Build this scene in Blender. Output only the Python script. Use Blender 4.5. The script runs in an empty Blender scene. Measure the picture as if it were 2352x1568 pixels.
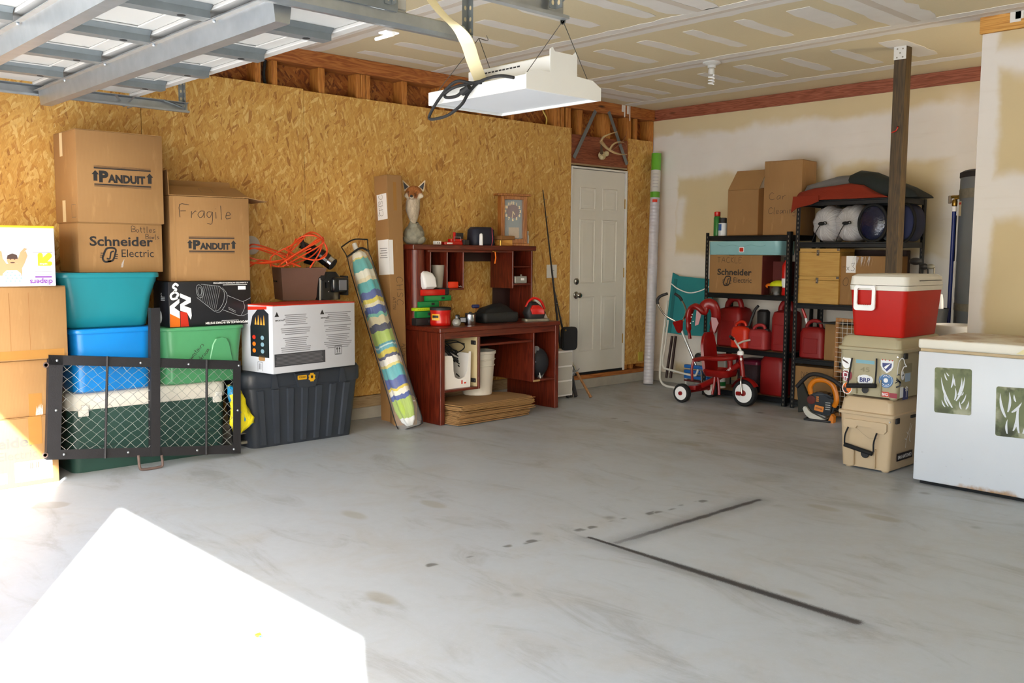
import bpy, bmesh, math, random
from math import pi, sin, cos, radians
from mathutils import Vector, Matrix, Euler
random.seed(7)
SC = bpy.context.scene
COL = SC.collection
V = Vector

# ------------------------------------------------------------------ camera
CAM = V((6.25, -7.87, 1.334))
YAW, PITCH, ROLL, FPX = 0.819537672, 0.0936772446, -0.00654655187, 2137.72872
_f = V((-sin(YAW)*cos(PITCH), cos(YAW)*cos(PITCH), -sin(PITCH)))
_r = V((cos(YAW), sin(YAW), 0)); _d = _f.cross(_r)
CR = _r*cos(ROLL) + _d*sin(ROLL); CD = _d*cos(ROLL) - _r*sin(ROLL); CF = _f
cam = bpy.data.objects.new('camera', bpy.data.cameras.new('camera')); COL.objects.link(cam)
cam.data.sensor_width = 36.0; cam.data.lens = FPX*36.0/2352.0; cam.data.clip_start = 0.05; cam.data.clip_end = 300
m = Matrix((( CR.x, -CD.x, -CF.x, CAM.x), (CR.y, -CD.y, -CF.y, CAM.y), (CR.z, -CD.z, -CF.z, CAM.z), (0, 0, 0, 1)))
cam.matrix_world = m
SC.camera = cam

# ------------------------------------------------------------------ light
SC.view_settings.view_transform = 'Standard'; SC.view_settings.look = 'None'
SC.view_settings.gamma = 1.0; SC.view_settings.use_curve_mapping = False
SC.view_settings.exposure = 1.87
SC.cycles.max_bounces = 12; SC.cycles.diffuse_bounces = 8; SC.cycles.glossy_bounces = 4
SC.cycles.transparent_max_bounces = 12; SC.cycles.sample_clamp_indirect = 8.0
SC.cycles.caustics_reflective = False; SC.cycles.caustics_refractive = False
world = bpy.data.worlds.new('world'); SC.world = world; world.use_nodes = True
wn = world.node_tree; bg = wn.nodes['Background']
sky = wn.nodes.new('ShaderNodeTexSky'); sky.sky_type = 'NISHITA'; sky.sun_disc = False
sky.sun_elevation = radians(33.7); sky.sun_rotation = radians(122.3); sky.air_density = 1.0; sky.dust_density = 2.5; sky.ozone_density = 1.0
whit = wn.nodes.new('ShaderNodeMix'); whit.data_type = 'RGBA'; whit.inputs[0].default_value = 0.2
whit.inputs[7].default_value = (2.4, 2.45, 2.5, 1)
wn.links.new(sky.outputs[0], whit.inputs[6]); wn.links.new(whit.outputs[2], bg.inputs[0])
bg.inputs[1].default_value = 0.40
sun = bpy.data.objects.new('sun', bpy.data.lights.new('sun', 'SUN')); COL.objects.link(sun)
sun.data.energy = 10.5; sun.data.angle = radians(0.6); sun.data.color = (1.0, 0.985, 0.96)
SUNDIR = V((-0.845, 0.534, -0.667)).normalized()
sun.rotation_euler = SUNDIR.to_track_quat('-Z', 'Y').to_euler()
def portal(x0, x1, z0, z1, y):
    l = bpy.data.lights.new('opening_portal', 'AREA'); l.shape = 'RECTANGLE'; l.size = x1-x0; l.size_y = z1-z0
    l.cycles.is_portal = True
    o = bpy.data.objects.new('opening_portal', l); COL.objects.link(o)
    o.location = ((x0+x1)/2, y, (z0+z1)/2); o.rotation_euler = V((0, 1, 0)).to_track_quat('-Z', 'Z').to_euler()
portal(0.86, 3.30, 0.0, 2.2, -7.9); portal(3.96, 6.40, 0.0, 2.2, -7.9)

# ------------------------------------------------------------------ measuring: pixel of the 2352x1568 frame -> point on a real plane
def P(px, py, x=None, y=None, z=None):
    r = CR*((px-1176.0)/FPX) + CD*((py-784.0)/FPX) + CF
    k, v = (0, x) if x is not None else (1, y) if y is not None else (2, z)
    return CAM + r*((v - CAM[k])/r[k])

# ------------------------------------------------------------------ node helpers
def lin(c):
    if isinstance(c, str):
        c = c.lstrip('#'); c = [int(c[i:i+2], 16)/255 for i in (0, 2, 4)]
    return tuple((u/12.92 if u <= 0.04045 else ((u+0.055)/1.055)**2.4) for u in c[:3]) + (1,)
class NT:
    def __init__(s, name):
        s.m = bpy.data.materials.new(name); s.m.use_nodes = True; s.t = s.m.node_tree; s.n = s.t.nodes
        s.b = s.n['Principled BSDF']; s.co = None
    def new(s, t, **kw):
        n = s.n.new(t)
        for k, v in kw.items(): setattr(n, k, v)
        return n
    def set(s, inp, v):
        if hasattr(v, 'is_output') or isinstance(v, bpy.types.NodeSocket): s.t.links.new(v, inp)
        elif isinstance(v, str): inp.default_value = lin(v)
        else: inp.default_value = v
    def obj(s):
        if s.co is None: s.co = s.new('ShaderNodeTexCoord').outputs['Object']
        return s.co
    def map(s, vec=None, scale=(1, 1, 1), rot=(0, 0, 0), loc=(0, 0, 0)):
        n = s.new('ShaderNodeMapping'); s.set(n.inputs[0], vec or s.obj())
        n.inputs[1].default_value = loc; n.inputs[2].default_value = rot; n.inputs[3].default_value = scale
        return n.outputs[0]
    def noise(s, vec=None, scale=5, detail=3, rough=0.55, dist=0.0):
        n = s.new('ShaderNodeTexNoise'); s.set(n.inputs['Vector'], vec or s.obj())
        n.inputs['Scale'].default_value = scale; n.inputs['Detail'].default_value = detail
        n.inputs['Roughness'].default_value = rough; n.inputs['Distortion'].default_value = dist
        return n.outputs[0]
    def voro(s, vec=None, scale=5, feat='F1', out='Color', rnd=1.0):
        n = s.new('ShaderNodeTexVoronoi', feature=feat); s.set(n.inputs['Vector'], vec or s.obj())
        n.inputs['Scale'].default_value = scale; n.inputs['Randomness'].default_value = rnd
        return n.outputs[out]
    def wave(s, vec=None, scale=5, dist=0, detail=2, dscale=1, bands='X', prof='SIN'):
        n = s.new('ShaderNodeTexWave', bands_direction=bands, wave_profile=prof); s.set(n.inputs[0], vec or s.obj())
        n.inputs['Scale'].default_value = scale; n.inputs['Distortion'].default_value = dist
        n.inputs['Detail'].default_value = detail; n.inputs['Detail Scale'].default_value = dscale
        return n.outputs['Fac'] if 'Fac' in n.outputs else n.outputs[1]
    def math(s, op, a, b=0.0, c=0.0, clamp=False):
        n = s.new('ShaderNodeMath', operation=op, use_clamp=clamp)
        s.set(n.inputs[0], a); s.set(n.inputs[1], b); s.set(n.inputs[2], c)
        return n.outputs[0]
    def ramp(s, fac, stops, interp='LINEAR'):
        n = s.new('ShaderNodeValToRGB'); s.set(n.inputs[0], fac); e = n.color_ramp; e.interpolation = interp
        while len(e.elements) < len(stops): e.elements.new(0.5)
        for el, (p, c) in zip(e.elements, stops):
            el.position = p; el.color = lin(c) if not isinstance(c, (int, float)) else (c, c, c, 1)
        return n.outputs[0]
    def mix(s, fac, a, b, mode='MIX'):
        n = s.new('ShaderNodeMix', data_type='RGBA', blend_type=mode)
        s.set(n.inputs[0], fac); s.set(n.inputs[6], a); s.set(n.inputs[7], b)
        return n.outputs[2]
    def sep(s, vec=None):
        n = s.new('ShaderNodeSeparateXYZ'); s.set(n.inputs[0], vec or s.obj()); return n.outputs
    def comb(s, x=0.0, y=0.0, z=0.0):
        n = s.new('ShaderNodeCombineXYZ'); s.set(n.inputs[0], x); s.set(n.inputs[1], y); s.set(n.inputs[2], z); return n.outputs[0]
    def sstep(s, v, a, b):
        n = s.new('ShaderNodeMapRange', interpolation_type='SMOOTHSTEP', clamp=True)
        s.set(n.inputs[0], v); n.inputs[1].default_value = a; n.inputs[2].default_value = b
        n.inputs[3].default_value = 0.0; n.inputs[4].default_value = 1.0
        return n.outputs[0]
    def bump(s, h, strength=0.2, dist=0.01):
        n = s.new('ShaderNodeBump'); n.inputs['Strength'].default_value = strength; n.inputs['Distance'].default_value = dist
        s.set(n.inputs['Height'], h); s.t.links.new(n.outputs[0], s.b.inputs['Normal'])
    def out(s, col, rough=0.6, metal=0.0, **kw):
        s.set(s.b.inputs['Base Color'], col); s.set(s.b.inputs['Roughness'], rough); s.b.inputs['Metallic'].default_value = metal
        for k, v in kw.items(): s.set(s.b.inputs[k.replace('_', ' ')], v)
        return s.m
MATS = {}
def mat(name, col, rough=0.5, metal=0.0, var=0.12, vs=6.0, bump=0.0, bs=60.0, **kw):
    """plain coloured material with slight uneven colour and optional fine relief"""
    if name in MATS: return MATS[name]
    t = NT(name)
    n = t.noise(scale=vs, detail=4)
    c = lin(col); k = 1.0-var
    dark = (c[0]*k, c[1]*k, c[2]*k, 1); light = tuple(min(1, u*(1+var*0.6)) for u in c[:3]) + (1,)
    MATS[name] = t.out(t.mix(n, dark, light), rough, metal, **kw)
    if bump: t.bump(t.noise(scale=bs, detail=3), bump, 0.004)
    return MATS[name]
def reg(fn):
    MATS[fn.__name__] = fn(); return fn

# ------------------------------------------------------------------ mesh builder
BUILT = []
class MB:
    def __init__(s): s.bm = bmesh.new(); s.mi = 0; s.mtx = Matrix()
    def _fin(s, vs, fs):
        for f in fs: f.material_index = s.mi
        if s.mtx != Matrix():
            for v in vs: v.co = s.mtx @ v.co
    def bx(s, x0, x1, y0, y1, z0, z1, bev=0.0, seg=1, rot=None):
        t = bmesh.new()
        bmesh.ops.create_cube(t, size=1.0)
        c = V(((x0+x1)/2, (y0+y1)/2, (z0+z1)/2)); d = V((abs(x1-x0), abs(y1-y0), abs(z1-z0)))
        for v in t.verts: v.co = V((v.co.x*d.x, v.co.y*d.y, v.co.z*d.z))
        if bev > 0: bmesh.ops.bevel(t, geom=t.edges[:], offset=min(bev, min(d)*0.45), segments=seg, profile=0.5, affect='EDGES')
        R = rot.to_matrix() if isinstance(rot, Euler) else rot
        for v in t.verts: v.co = (R @ v.co if R else v.co) + c
        return s.add(t)
    def add(s, t):
        mp = {}
        vs = [s.bm.verts.new(v.co) for v in t.verts]
        t.verts.index_update(); fs = []
        for f in t.faces:
            try: nf = s.bm.faces.new([vs[v.index] for v in f.verts]); nf.material_index = s.mi; fs.append(nf)
            except ValueError: pass
        t.free(); s._fin(vs, fs); return vs
    def raw(s, verts, faces):
        vs = [s.bm.verts.new(v) for v in verts]; fs = []
        for f in faces:
            try: fs.append(s.bm.faces.new([vs[i] for i in f]))
            except ValueError: pass
        s._fin(vs, fs); return vs
    def loft(s, rings, closed=True, caps=True):
        n = len(rings[0]); verts = [p for r in rings for p in r]; faces = []
        for i in range(len(rings)-1):
            for j in range(n if closed else n-1):
                a, b = i*n+j, i*n+(j+1) % n; faces.append((a, b, b+n, a+n))
        if caps and closed: faces += [tuple(reversed(range(n))), tuple(range((len(rings)-1)*n, len(rings)*n))]
        return s.raw(verts, faces)
    def tube(s, pts, r=0.01, n=8, caps=True, closed=False, flat=1.0):
        pts = [V(p) for p in pts]; rs = r if isinstance(r, (list, tuple)) else [r]*len(pts)
        rings = []; up = None; N = len(pts)
        for i, p in enumerate(pts):
            a = pts[i-1] if (i > 0 or closed) else p; b = pts[(i+1) % N] if (i < N-1 or closed) else p
            d = (b-a)
            d = d.normalized() if d.length > 1e-9 else V((0, 0, 1))
            if up is None: up = V((0, 0, 1)) if abs(d.z) < 0.9 else V((1, 0, 0))
            x = d.cross(up)
            if x.length < 1e-6: x = d.cross(V((1, 0, 0.3)))
            x.normalize(); y = x.cross(d).normalized(); up = y
            rings.append([p + x*(rs[i]*cos(2*pi*k/n)) + y*(rs[i]*flat*sin(2*pi*k/n)) for k in range(n)])
        if closed: rings.append(rings[0]); return s.loft(rings, caps=False)
        return s.loft(rings, caps=caps)
    def lathe(s, prof, n=24, mtx=None, a0=0.0, a1=2*pi):
        full = abs(a1-a0-2*pi) < 1e-6; k = n if full else n+1
        rings = [[V((r*cos(a0+(a1-a0)*i/n), r*sin(a0+(a1-a0)*i/n), z)) for i in range(k)] for r, z in prof]
        if mtx: rings = [[mtx @ p for p in rg] for rg in rings]
        return s.loft(rings, closed=full, caps=full)
    def rrings(s, secs, k=3):
        """stack of rounded rectangles: (z, width, depth, corner radius[, cx, cy])"""
        rings = []
        for sec in secs:
            z, w, d, r = sec[:4]; cx, cy = (sec[4], sec[5]) if len(sec) > 4 else (0, 0); r = min(r, w/2-1e-4, d/2-1e-4); ring = []
            for q, (sx, sy) in enumerate(((1, 1), (-1, 1), (-1, -1), (1, -1))):
                for i in range(k+1):
                    a = pi/2*(q + i/k); ring.append(V((cx+sx*(w/2-r)+r*cos(a), cy+sy*(d/2-r)+r*sin(a), z)))
            rings.append(ring)
        return s.loft(rings)
    def prism(s, poly, h, mtx=None):
        t = mtx or Matrix(); n = len(poly)
        v = [t @ V((p[0], p[1], 0)) for p in poly] + [t @ V((p[0], p[1], h)) for p in poly]
        f = [tuple(reversed(range(n))), tuple(range(n, 2*n))] + [(i, (i+1) % n, (i+1) % n+n, i+n) for i in range(n)]
        return s.raw(v, f)
    def sph(s, c, r, seg=16, rings=10, sc=(1, 1, 1), rot=None):
        t = bmesh.new(); bmesh.ops.create_uvsphere(t, u_segments=seg, v_segments=rings, radius=1.0)
        for v in t.verts:
            p = V((v.co.x*r*sc[0], v.co.y*r*sc[1], v.co.z*r*sc[2])); v.co = (rot @ p if rot else p) + V(c)
        return s.add(t)
    def build(s, name, m=None, parent=None, smooth=35, loc=None, rot=None):
        me = bpy.data.meshes.new(name)
        bmesh.ops.recalc_face_normals(s.bm, faces=s.bm.faces[:])
        s.bm.to_mesh(me); s.bm.free()
        for x in (m if isinstance(m, (list, tuple)) else [m]):
            if x: me.materials.append(MATS[x] if isinstance(x, str) else x)
        if smooth:
            me.polygons.foreach_set('use_smooth', [True]*len(me.polygons)); me.set_sharp_from_angle(angle=radians(smooth))
        o = bpy.data.objects.new(name, me); COL.objects.link(o)
        if parent: o.parent = parent
        if loc: o.location = loc
        if rot: o.rotation_euler = rot
        BUILT.append(o); return o
def box(name, m, parent, x0, x1, y0, y1, z0, z1, bev=0.003, seg=1, **kw):
    b = MB(); b.bx(x0, x1, y0, y1, z0, z1, bev, seg); return b.build(name, m, parent, **kw)
def tube(name, m, parent, pts, r, n=8, **kw):
    b = MB(); b.tube(pts, r, n, **kw); return b.build(name, m, parent)
def smoothpath(pts, k=6):
    """Catmull-Rom through the points"""
    pts = [V(p) for p in pts]; q = [pts[0]*2-pts[1]] + pts + [pts[-1]*2-pts[-2]]; out = []
    for i in range(1, len(q)-2):
        a, b, c, d = q[i-1:i+3]
        for j in range(k):
            t = j/k; out.append(0.5*((2*b) + (c-a)*t + (2*a-5*b+4*c-d)*t*t + (3*b-a-3*c+d)*t**3))
    return out + [pts[-1]]
def thing(name, label, cat, loc=(0, 0, 0), rz=0.0, group=None, rot=None):
    o = bpy.data.objects.new(name, None); COL.objects.link(o); o.empty_display_size = 0.1
    o.location = loc; o.rotation_euler = rot if rot else (0, 0, rz); o['label'] = label; o['category'] = cat
    if group: o['group'] = group
    return o
def tag(o, label, cat, group=None):
    o['label'] = label; o['category'] = cat
    if group: o['group'] = group
    return o
def struct(name, label=None, loc=(0, 0, 0)):
    o = bpy.data.objects.new(name, None); COL.objects.link(o); o.location = loc; o['kind'] = 'structure'
    if label: o['label'] = label
    return o
def st(o, label=None):
    o['kind'] = 'structure'
    if label: o['label'] = label
    return o
def dup(root, loc, rot, label=None, group=None):
    r = root.copy(); COL.objects.link(r); r.location = loc; r.rotation_euler = rot
    if label: r['label'] = label
    if group: r['group'] = group
    for ch in list(root.children):
        c = ch.copy(); COL.objects.link(c); c.parent = r
        for g in ch.children: d = g.copy(); COL.objects.link(d); d.parent = c
    return r
# faces of a local box: origin + (u, v) directions, normal = u x v
FRONT = (V((1, 0, 0)), V((0, 0, 1))); LEFT = (V((0, -1, 0)), V((0, 0, 1))); RIGHT = (V((0, 1, 0)), V((0, 0, 1))); TOP = (V((1, 0, 0)), V((0, 1, 0)))
def fmtx(o, face, rot=0.0, lift=0.0006):
    u, v = V(face[0]), V(face[1]); n = u.cross(v).normalized()
    u, v = u*cos(rot)+v*sin(rot), v*cos(rot)-u*sin(rot); o = V(o)+n*lift
    return Matrix(((u.x, v.x, n.x, o.x), (u.y, v.y, n.y, o.y), (u.z, v.z, n.z, o.z), (0, 0, 0, 1)))
def patch(parent, name, poly, o, face, m, lift=0.0004, th=0.0006, rot=0.0):
    b = MB(); b.prism(poly, th, fmtx(o, face, rot, lift)); return b.build(name, m, parent, smooth=0)
def rect(w, h, cx=0.0, cy=0.0): return [(cx-w/2, cy-h/2), (cx+w/2, cy-h/2), (cx+w/2, cy+h/2), (cx-w/2, cy+h/2)]
def rrect(w, h, r, cx=0.0, cy=0.0, k=4):
    return [(cx+sx*(w/2-r)+r*cos(pi/2*(q+i/k)), cy+sy*(h/2-r)+r*sin(pi/2*(q+i/k))) for q, (sx, sy) in enumerate(((1, 1), (-1, 1), (-1, -1), (1, -1))) for i in range(k+1)]
def ell(a, b, cx=0.0, cy=0.0, n=28): return [(cx+a*cos(2*pi*i/n), cy+b*sin(2*pi*i/n)) for i in range(n)]
def rects(parent, name, lst, o, face, m, lift=0.0004, th=0.0006, rot=0.0):
    b = MB()
    for pl in lst: b.prism(pl, th, fmtx(o, face, rot, lift))
    o = b.build(name, m, parent, smooth=0)
    if len(lst) > 1: o['kind'] = 'stuff'
    return o
_TXT = {}
def lettering(parent, txt, o, face, h, m, w=None, bold=0.0, rot=0.0, lift=0.0008, shear=0.0, align='CENTER', name='lettering', flip=False):
    """printed words as thin raised mesh; h = cap height in metres, w = total width (letters squeezed to it)"""
    key = (txt, bold, shear)
    if key not in _TXT:
        cu = bpy.data.curves.new('lettering', 'FONT'); cu.body = txt; cu.size = 1.0; cu.offset = bold; cu.shear = shear; cu.resolution_u = 3; cu.fill_mode = 'FRONT'
        ob = bpy.data.objects.new('lettering', cu); COL.objects.link(ob)
        dg = bpy.context.evaluated_depsgraph_get(); dg.update()
        me = bpy.data.meshes.new_from_object(ob.evaluated_get(dg)); bpy.data.objects.remove(ob); bpy.data.curves.remove(cu)
        _TXT[key] = ([v.co.copy() for v in me.vertices], [tuple(p.vertices) for p in me.polygons]); bpy.data.meshes.remove(me)
    vs, fs = _TXT[key]
    x0 = min(v.x for v in vs); x1 = max(v.x for v in vs); sy = h/0.73; sx = (w/(x1-x0)) if w else sy
    ax = {'CENTER': (x0+x1)/2, 'LEFT': x0, 'RIGHT': x1}[align]; M = fmtx(o, face, rot, lift); b = MB()
    nl = txt.count('\n'); yo = 0.365 if not nl else (min(v.y for v in vs)+max(v.y for v in vs))/2
    b.raw([M @ V(((v.x-ax)*sx*(-1 if flip else 1), (v.y-yo)*sy, 0)) for v in vs], fs)
    return b.build(name, m, parent, smooth=0)
# single-stroke hand lettering: strokes on a 0..1 x 0..1 cell
HAND = {'A': 'a0,0 .4,1 .8,0|.15,.4 .65,.4', 'B': '0,0 0,1 .55,.9 .5,.6 .05,.52 .6,.4 .6,.08 0,0', 'C': '.7,.85 .4,1 .05,.6 .1,.15 .45,0 .75,.15', 'D': '.1,0 .1,1 .6,.75 .65,.3 .1,0',
 'E': '.6,1 .05,1 .05,0 .6,0|.05,.5 .5,.52', 'F': '.75,1 .05,.95 .1,0|.1,.5 .5,.52', 'H': '0,1 .05,0|.65,1 .65,0|.02,.5 .65,.52', 'I': '.2,0 .2,1', 'K': '.05,1 .05,0|.6,1 .07,.5 .6,0', 'L': '.05,1 .05,0 .6,.03',
 'M': '0,0 .1,1 .4,.3 .7,1 .8,0', 'N': '0,0 .05,1 .6,0 .65,1', 'O': '.35,1 .02,.6 .1,.1 .45,0 .7,.45 .6,.9 .35,1', 'S': '.65,.85 .35,1 .08,.75 .55,.4 .5,.08 .05,.08', 'T': '0,1 .7,.97|.35,1 .35,0', 'X': '0,1 .6,0|.6,1 0,0', 'W': '0,1 .2,0 .4,.6 .6,0 .8,1',
 'a': '.5,.5 .2,.55 .05,.25 .2,0 .45,.2 .5,.5 .52,.05', 'b': '.05,1 .05,0 .45,.1 .45,.45 .05,.4', 'c': '.45,.5 .15,.5 .05,.2 .25,0 .5,.1', 'd': '.45,.4 .1,.45 .05,.1 .3,0 .45,.3 .5,1 .5,0', 'e': '.05,.27 .45,.32 .3,.55 .08,.35 .15,.02 .5,.1', 'f': '.5,.95 .25,.9 .22,0|.02,.5 .45,.5',
 'g': '.5,.5 .15,.5 .08,.15 .35,.05 .5,.45 .45,-.4 .1,-.35', 'i': '.15,.5 .17,0|.16,.72 .17,.75', 'k': '.05,1 .05,0|.4,.5 .07,.22 .45,0', 'l': '.12,1 .12,.02 .2,0', 'm': '.02,0 .05,.5 .25,.5 .3,0 .32,.45 .52,.48 .55,0', 'n': '.05,0 .05,.5 .35,.5 .42,0', 'o': '.25,.52 .03,.25 .2,0 .45,.2 .3,.52',
 'r': '.05,0 .07,.5|.08,.3 .3,.52 .42,.48', 's': '.4,.48 .12,.5 .1,.32 .38,.2 .35,.02 .05,.02', 't': '.2,.95 .2,.05 .35,0|.02,.6 .4,.6', 'u': '.05,.5 .1,.03 .35,.05 .4,.5 .43,0', 'w': '0,.5 .12,0 .28,.4 .42,0 .55,.5', 'y': '.05,.5 .22,.05|.45,.5 .1,-.4', ' ': '', '3': '.05,.95 .6,.95 .25,.55 .6,.3 .4,0 .05,.05', '-': '.1,.45 .5,.5', 'x': '0,.5 .4,0|.4,.5 0,0', 'h': '.05,1 .05,0|.06,.3 .3,.5 .4,0', 'p': '.05,.5 .05,-.4|.05,.45 .4,.45 .35,.05 .06,.1'}
def handwriting(parent, txt, o, face, h, m='ink', rot=0.0, pen=0.0025, gap=0.16, wide=1.0):
    """marker scrawl as thin flat ribbons, starting at o"""
    rnd = random.Random(txt); M = fmtx(o, face, rot, 0.0018); b = MB(); x = 0.0
    for ch in txt:
        st_ = HAND.get(ch, '').lstrip('a')
        w = 0.32
        for stroke in [k for k in st_.split('|') if k]:
            pts = [tuple(float(q) for q in p.split(',')) for p in stroke.split()]
            w = max(w, max(p[0] for p in pts)); j = lambda: rnd.uniform(-.04, .04)
            pp = smoothpath([(p[0]+j(), p[1]+j(), 0) for p in pts], 3) if len(pts) > 2 else [V((p[0], p[1], 0)) for p in pts]
            pp = [V(((x+p.x*wide)*h, p.y*h, 0)) for p in pp]
            L, R_ = [], []
            for i, p in enumerate(pp):
                d = (pp[min(i+1, len(pp)-1)]-pp[max(i-1, 0)]); d = d.normalized() if d.length > 1e-9 else V((1, 0, 0)); nn = V((-d.y, d.x, 0))*pen/2
                L.append(M @ (p+nn)); R_.append(M @ (p-nn))
            n = len(pp); b.raw(L+R_, [(i, i+1, n+i+1, n+i) for i in range(n-1)])
        x += (w*wide + gap)
    return b.build('handwriting', m, parent, smooth=0)

# ------------------------------------------------------------------ materials of the shell
@reg
def osb():
    t = NT('osb'); x, y, z = t.sep(); p = t.comb(y, z, 0.0)
    wob = t.new('ShaderNodeTexNoise'); t.set(wob.inputs['Vector'], p); wob.inputs['Scale'].default_value = 3.0
    vm = t.new('ShaderNodeVectorMath', operation='MULTIPLY_ADD'); t.set(vm.inputs[0], wob.outputs[1]); vm.inputs[1].default_value = (0.05, 0.05, 0); t.set(vm.inputs[2], p)
    val = 0.5; rnd = random.Random(3)
    for i, (a, sx, sy, th) in enumerate(((1.45, 10, 40, 0.0), (1.1, 11, 46, 0.35), (1.95, 11, 48, 0.4), (1.7, 8, 34, 0.5), (1.25, 15, 66, 0.5), (2.3, 10, 46, 0.7), (1.5, 7, 32, 0.66), (1.0, 16, 70, 0.6), (1.8, 15, 66, 0.6), (0.6, 14, 60, 0.85))):
        q = t.map(t.map(vm.outputs[0], rot=(0, 0, -a), loc=(rnd.random()*9, rnd.random()*9, 0)), scale=(sx, sy, 1))
        c = t.voro(q, 1.0); s = t.sep(c)
        val = s[0] if i == 0 else t.mix(t.math('GREATER_THAN', s[1], th), val, s[0])
    fine = t.noise(t.map(p, scale=(160, 40, 1)), 1.0, 3)
    col = t.ramp(val, [(0, '#96652c'), (0.05, '#b3803c'), (0.16, '#c39345'), (0.5, '#cc9f50'), (0.8, '#d5ab5c'), (1, '#e6c880')])
    speck = t.sstep(t.noise(t.map(p, scale=(60, 22, 1)), 1.0, 2, 0.6), 0.66, 0.74)
    col = t.mix(t.math('MULTIPLY', speck, 0.6), col, '#7a4a20')
    g2 = t.noise(t.map(t.map(p, rot=(0, 0, -1.2)), scale=(16, 190, 1)), 1.0, 3, 0.65); g3 = t.noise(t.map(t.map(p, rot=(0, 0, -1.9)), scale=(18, 210, 1)), 1.0, 3, 0.65)
    st_k = t.math('MAXIMUM', t.sstep(g2, 0.54, 0.70), t.sstep(g3, 0.56, 0.72)); st_l = t.math('MAXIMUM', t.sstep(g2, 0.44, 0.30), t.sstep(g3, 0.42, 0.28))
    col = t.mix(t.math('MULTIPLY', st_k, 0.42), col, '#8f5f2c'); col = t.mix(t.math('MULTIPLY', st_l, 0.4), col, '#ead29c')
    col = t.mix(t.math('MULTIPLY', fine, 0.22), col, '#9a6628', 'MIX')
    blot = t.noise(p, 1.3, 3); col = t.mix(t.math('MULTIPLY', blot, 0.2), col, '#b9823c', 'MIX')
    t.bump(t.math('ADD', val, t.math('MULTIPLY', fine, 0.4)), 0.35, 0.004)
    return t.out(col, 0.55)
@reg
def sheathing():
    t = NT('sheathing'); x, y, z = t.sep(); p = t.comb(y, z, 0.0); val = 0.5
    for i, (a, sx, sy, th) in enumerate(((0.4, 14, 50, 0.0), (1.2, 15, 52, 0.4), (2.4, 16, 60, 0.5))):
        s = t.sep(t.voro(t.map(t.map(p, rot=(0, 0, -a)), scale=(sx, sy, 1)), 1.0)); val = s[0] if i == 0 else t.mix(t.math('GREATER_THAN', s[1], th), val, s[0])
    return t.out(t.ramp(val, [(0, '#6a3210'), (0.4, '#8f4f1b'), (0.8, '#a3632a'), (1, '#b37434')]), 0.6)
def wood(name, dark, mid, light, axis='Y', scale=1.0, rough=0.6, knots=True, fine=1.0):
    t = NT(name); x, y, z = t.sep(); a, b, c = {'X': (x, y, z), 'Y': (y, x, z), 'Z': (z, x, y)}[axis]
    p = t.comb(t.math('MULTIPLY', a, 0.9*scale), t.math('MULTIPLY', b, 14*scale), t.math('MULTIPLY', c, 14*scale))
    n = t.noise(p, 1.6, 3, 0.5, 0.6); w = t.math('FRACT', t.math('MULTIPLY', n, 7.0))
    w = t.math('ABSOLUTE', t.math('SUBTRACT', t.math('MULTIPLY', w, 2.0), 1.0))
    f = t.noise(t.comb(t.math('MULTIPLY', a, 4*scale), t.math('MULTIPLY', b, 160*scale), t.math('MULTIPLY', c, 160*scale)), 1.0, 2)
    col = t.ramp(w, [(0, dark), (0.45, mid), (1, light)]); col = t.mix(t.math('MULTIPLY', f, 0.45*fine), col, dark)
    if knots:
        k = t.voro(t.comb(t.math('MULTIPLY', a, 1.7), t.math('MULTIPLY', b, 7.0), t.math('MULTIPLY', c, 7.0)), 1.0, out='Distance')
        col = t.mix(t.math('SUBTRACT', 1.0, t.sstep(k, 0.05, 0.13)), col, '#3a1d0c')
    t.bump(f, 0.15, 0.003); MATS[name] = t.out(col, rough); return MATS[name]
wood('fir_y', '#8a4a20', '#a8652f', '#bb7a3e', 'Y', 1.2)
wood('fir_x', '#7a3f24', '#96523a', '#a9654a', 'X', 1.2)
wood('fir_z', '#93561f', '#b8752f', '#c98a40', 'Z', 1.2)
wood('ply_red', '#6b3019', '#85442a', '#965636', 'Y', 1.6, knots=False)
wood('pale_plate', '#8a7354', '#a18a68', '#b09a78', 'Y', 1.2)
wood('pine_end', '#b0762e', '#cf9644', '#dca957', 'X', 1.0)
wood('treated_post', '#362814', '#4c3a1f', '#5d4827', 'Z', 1.3)
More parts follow.
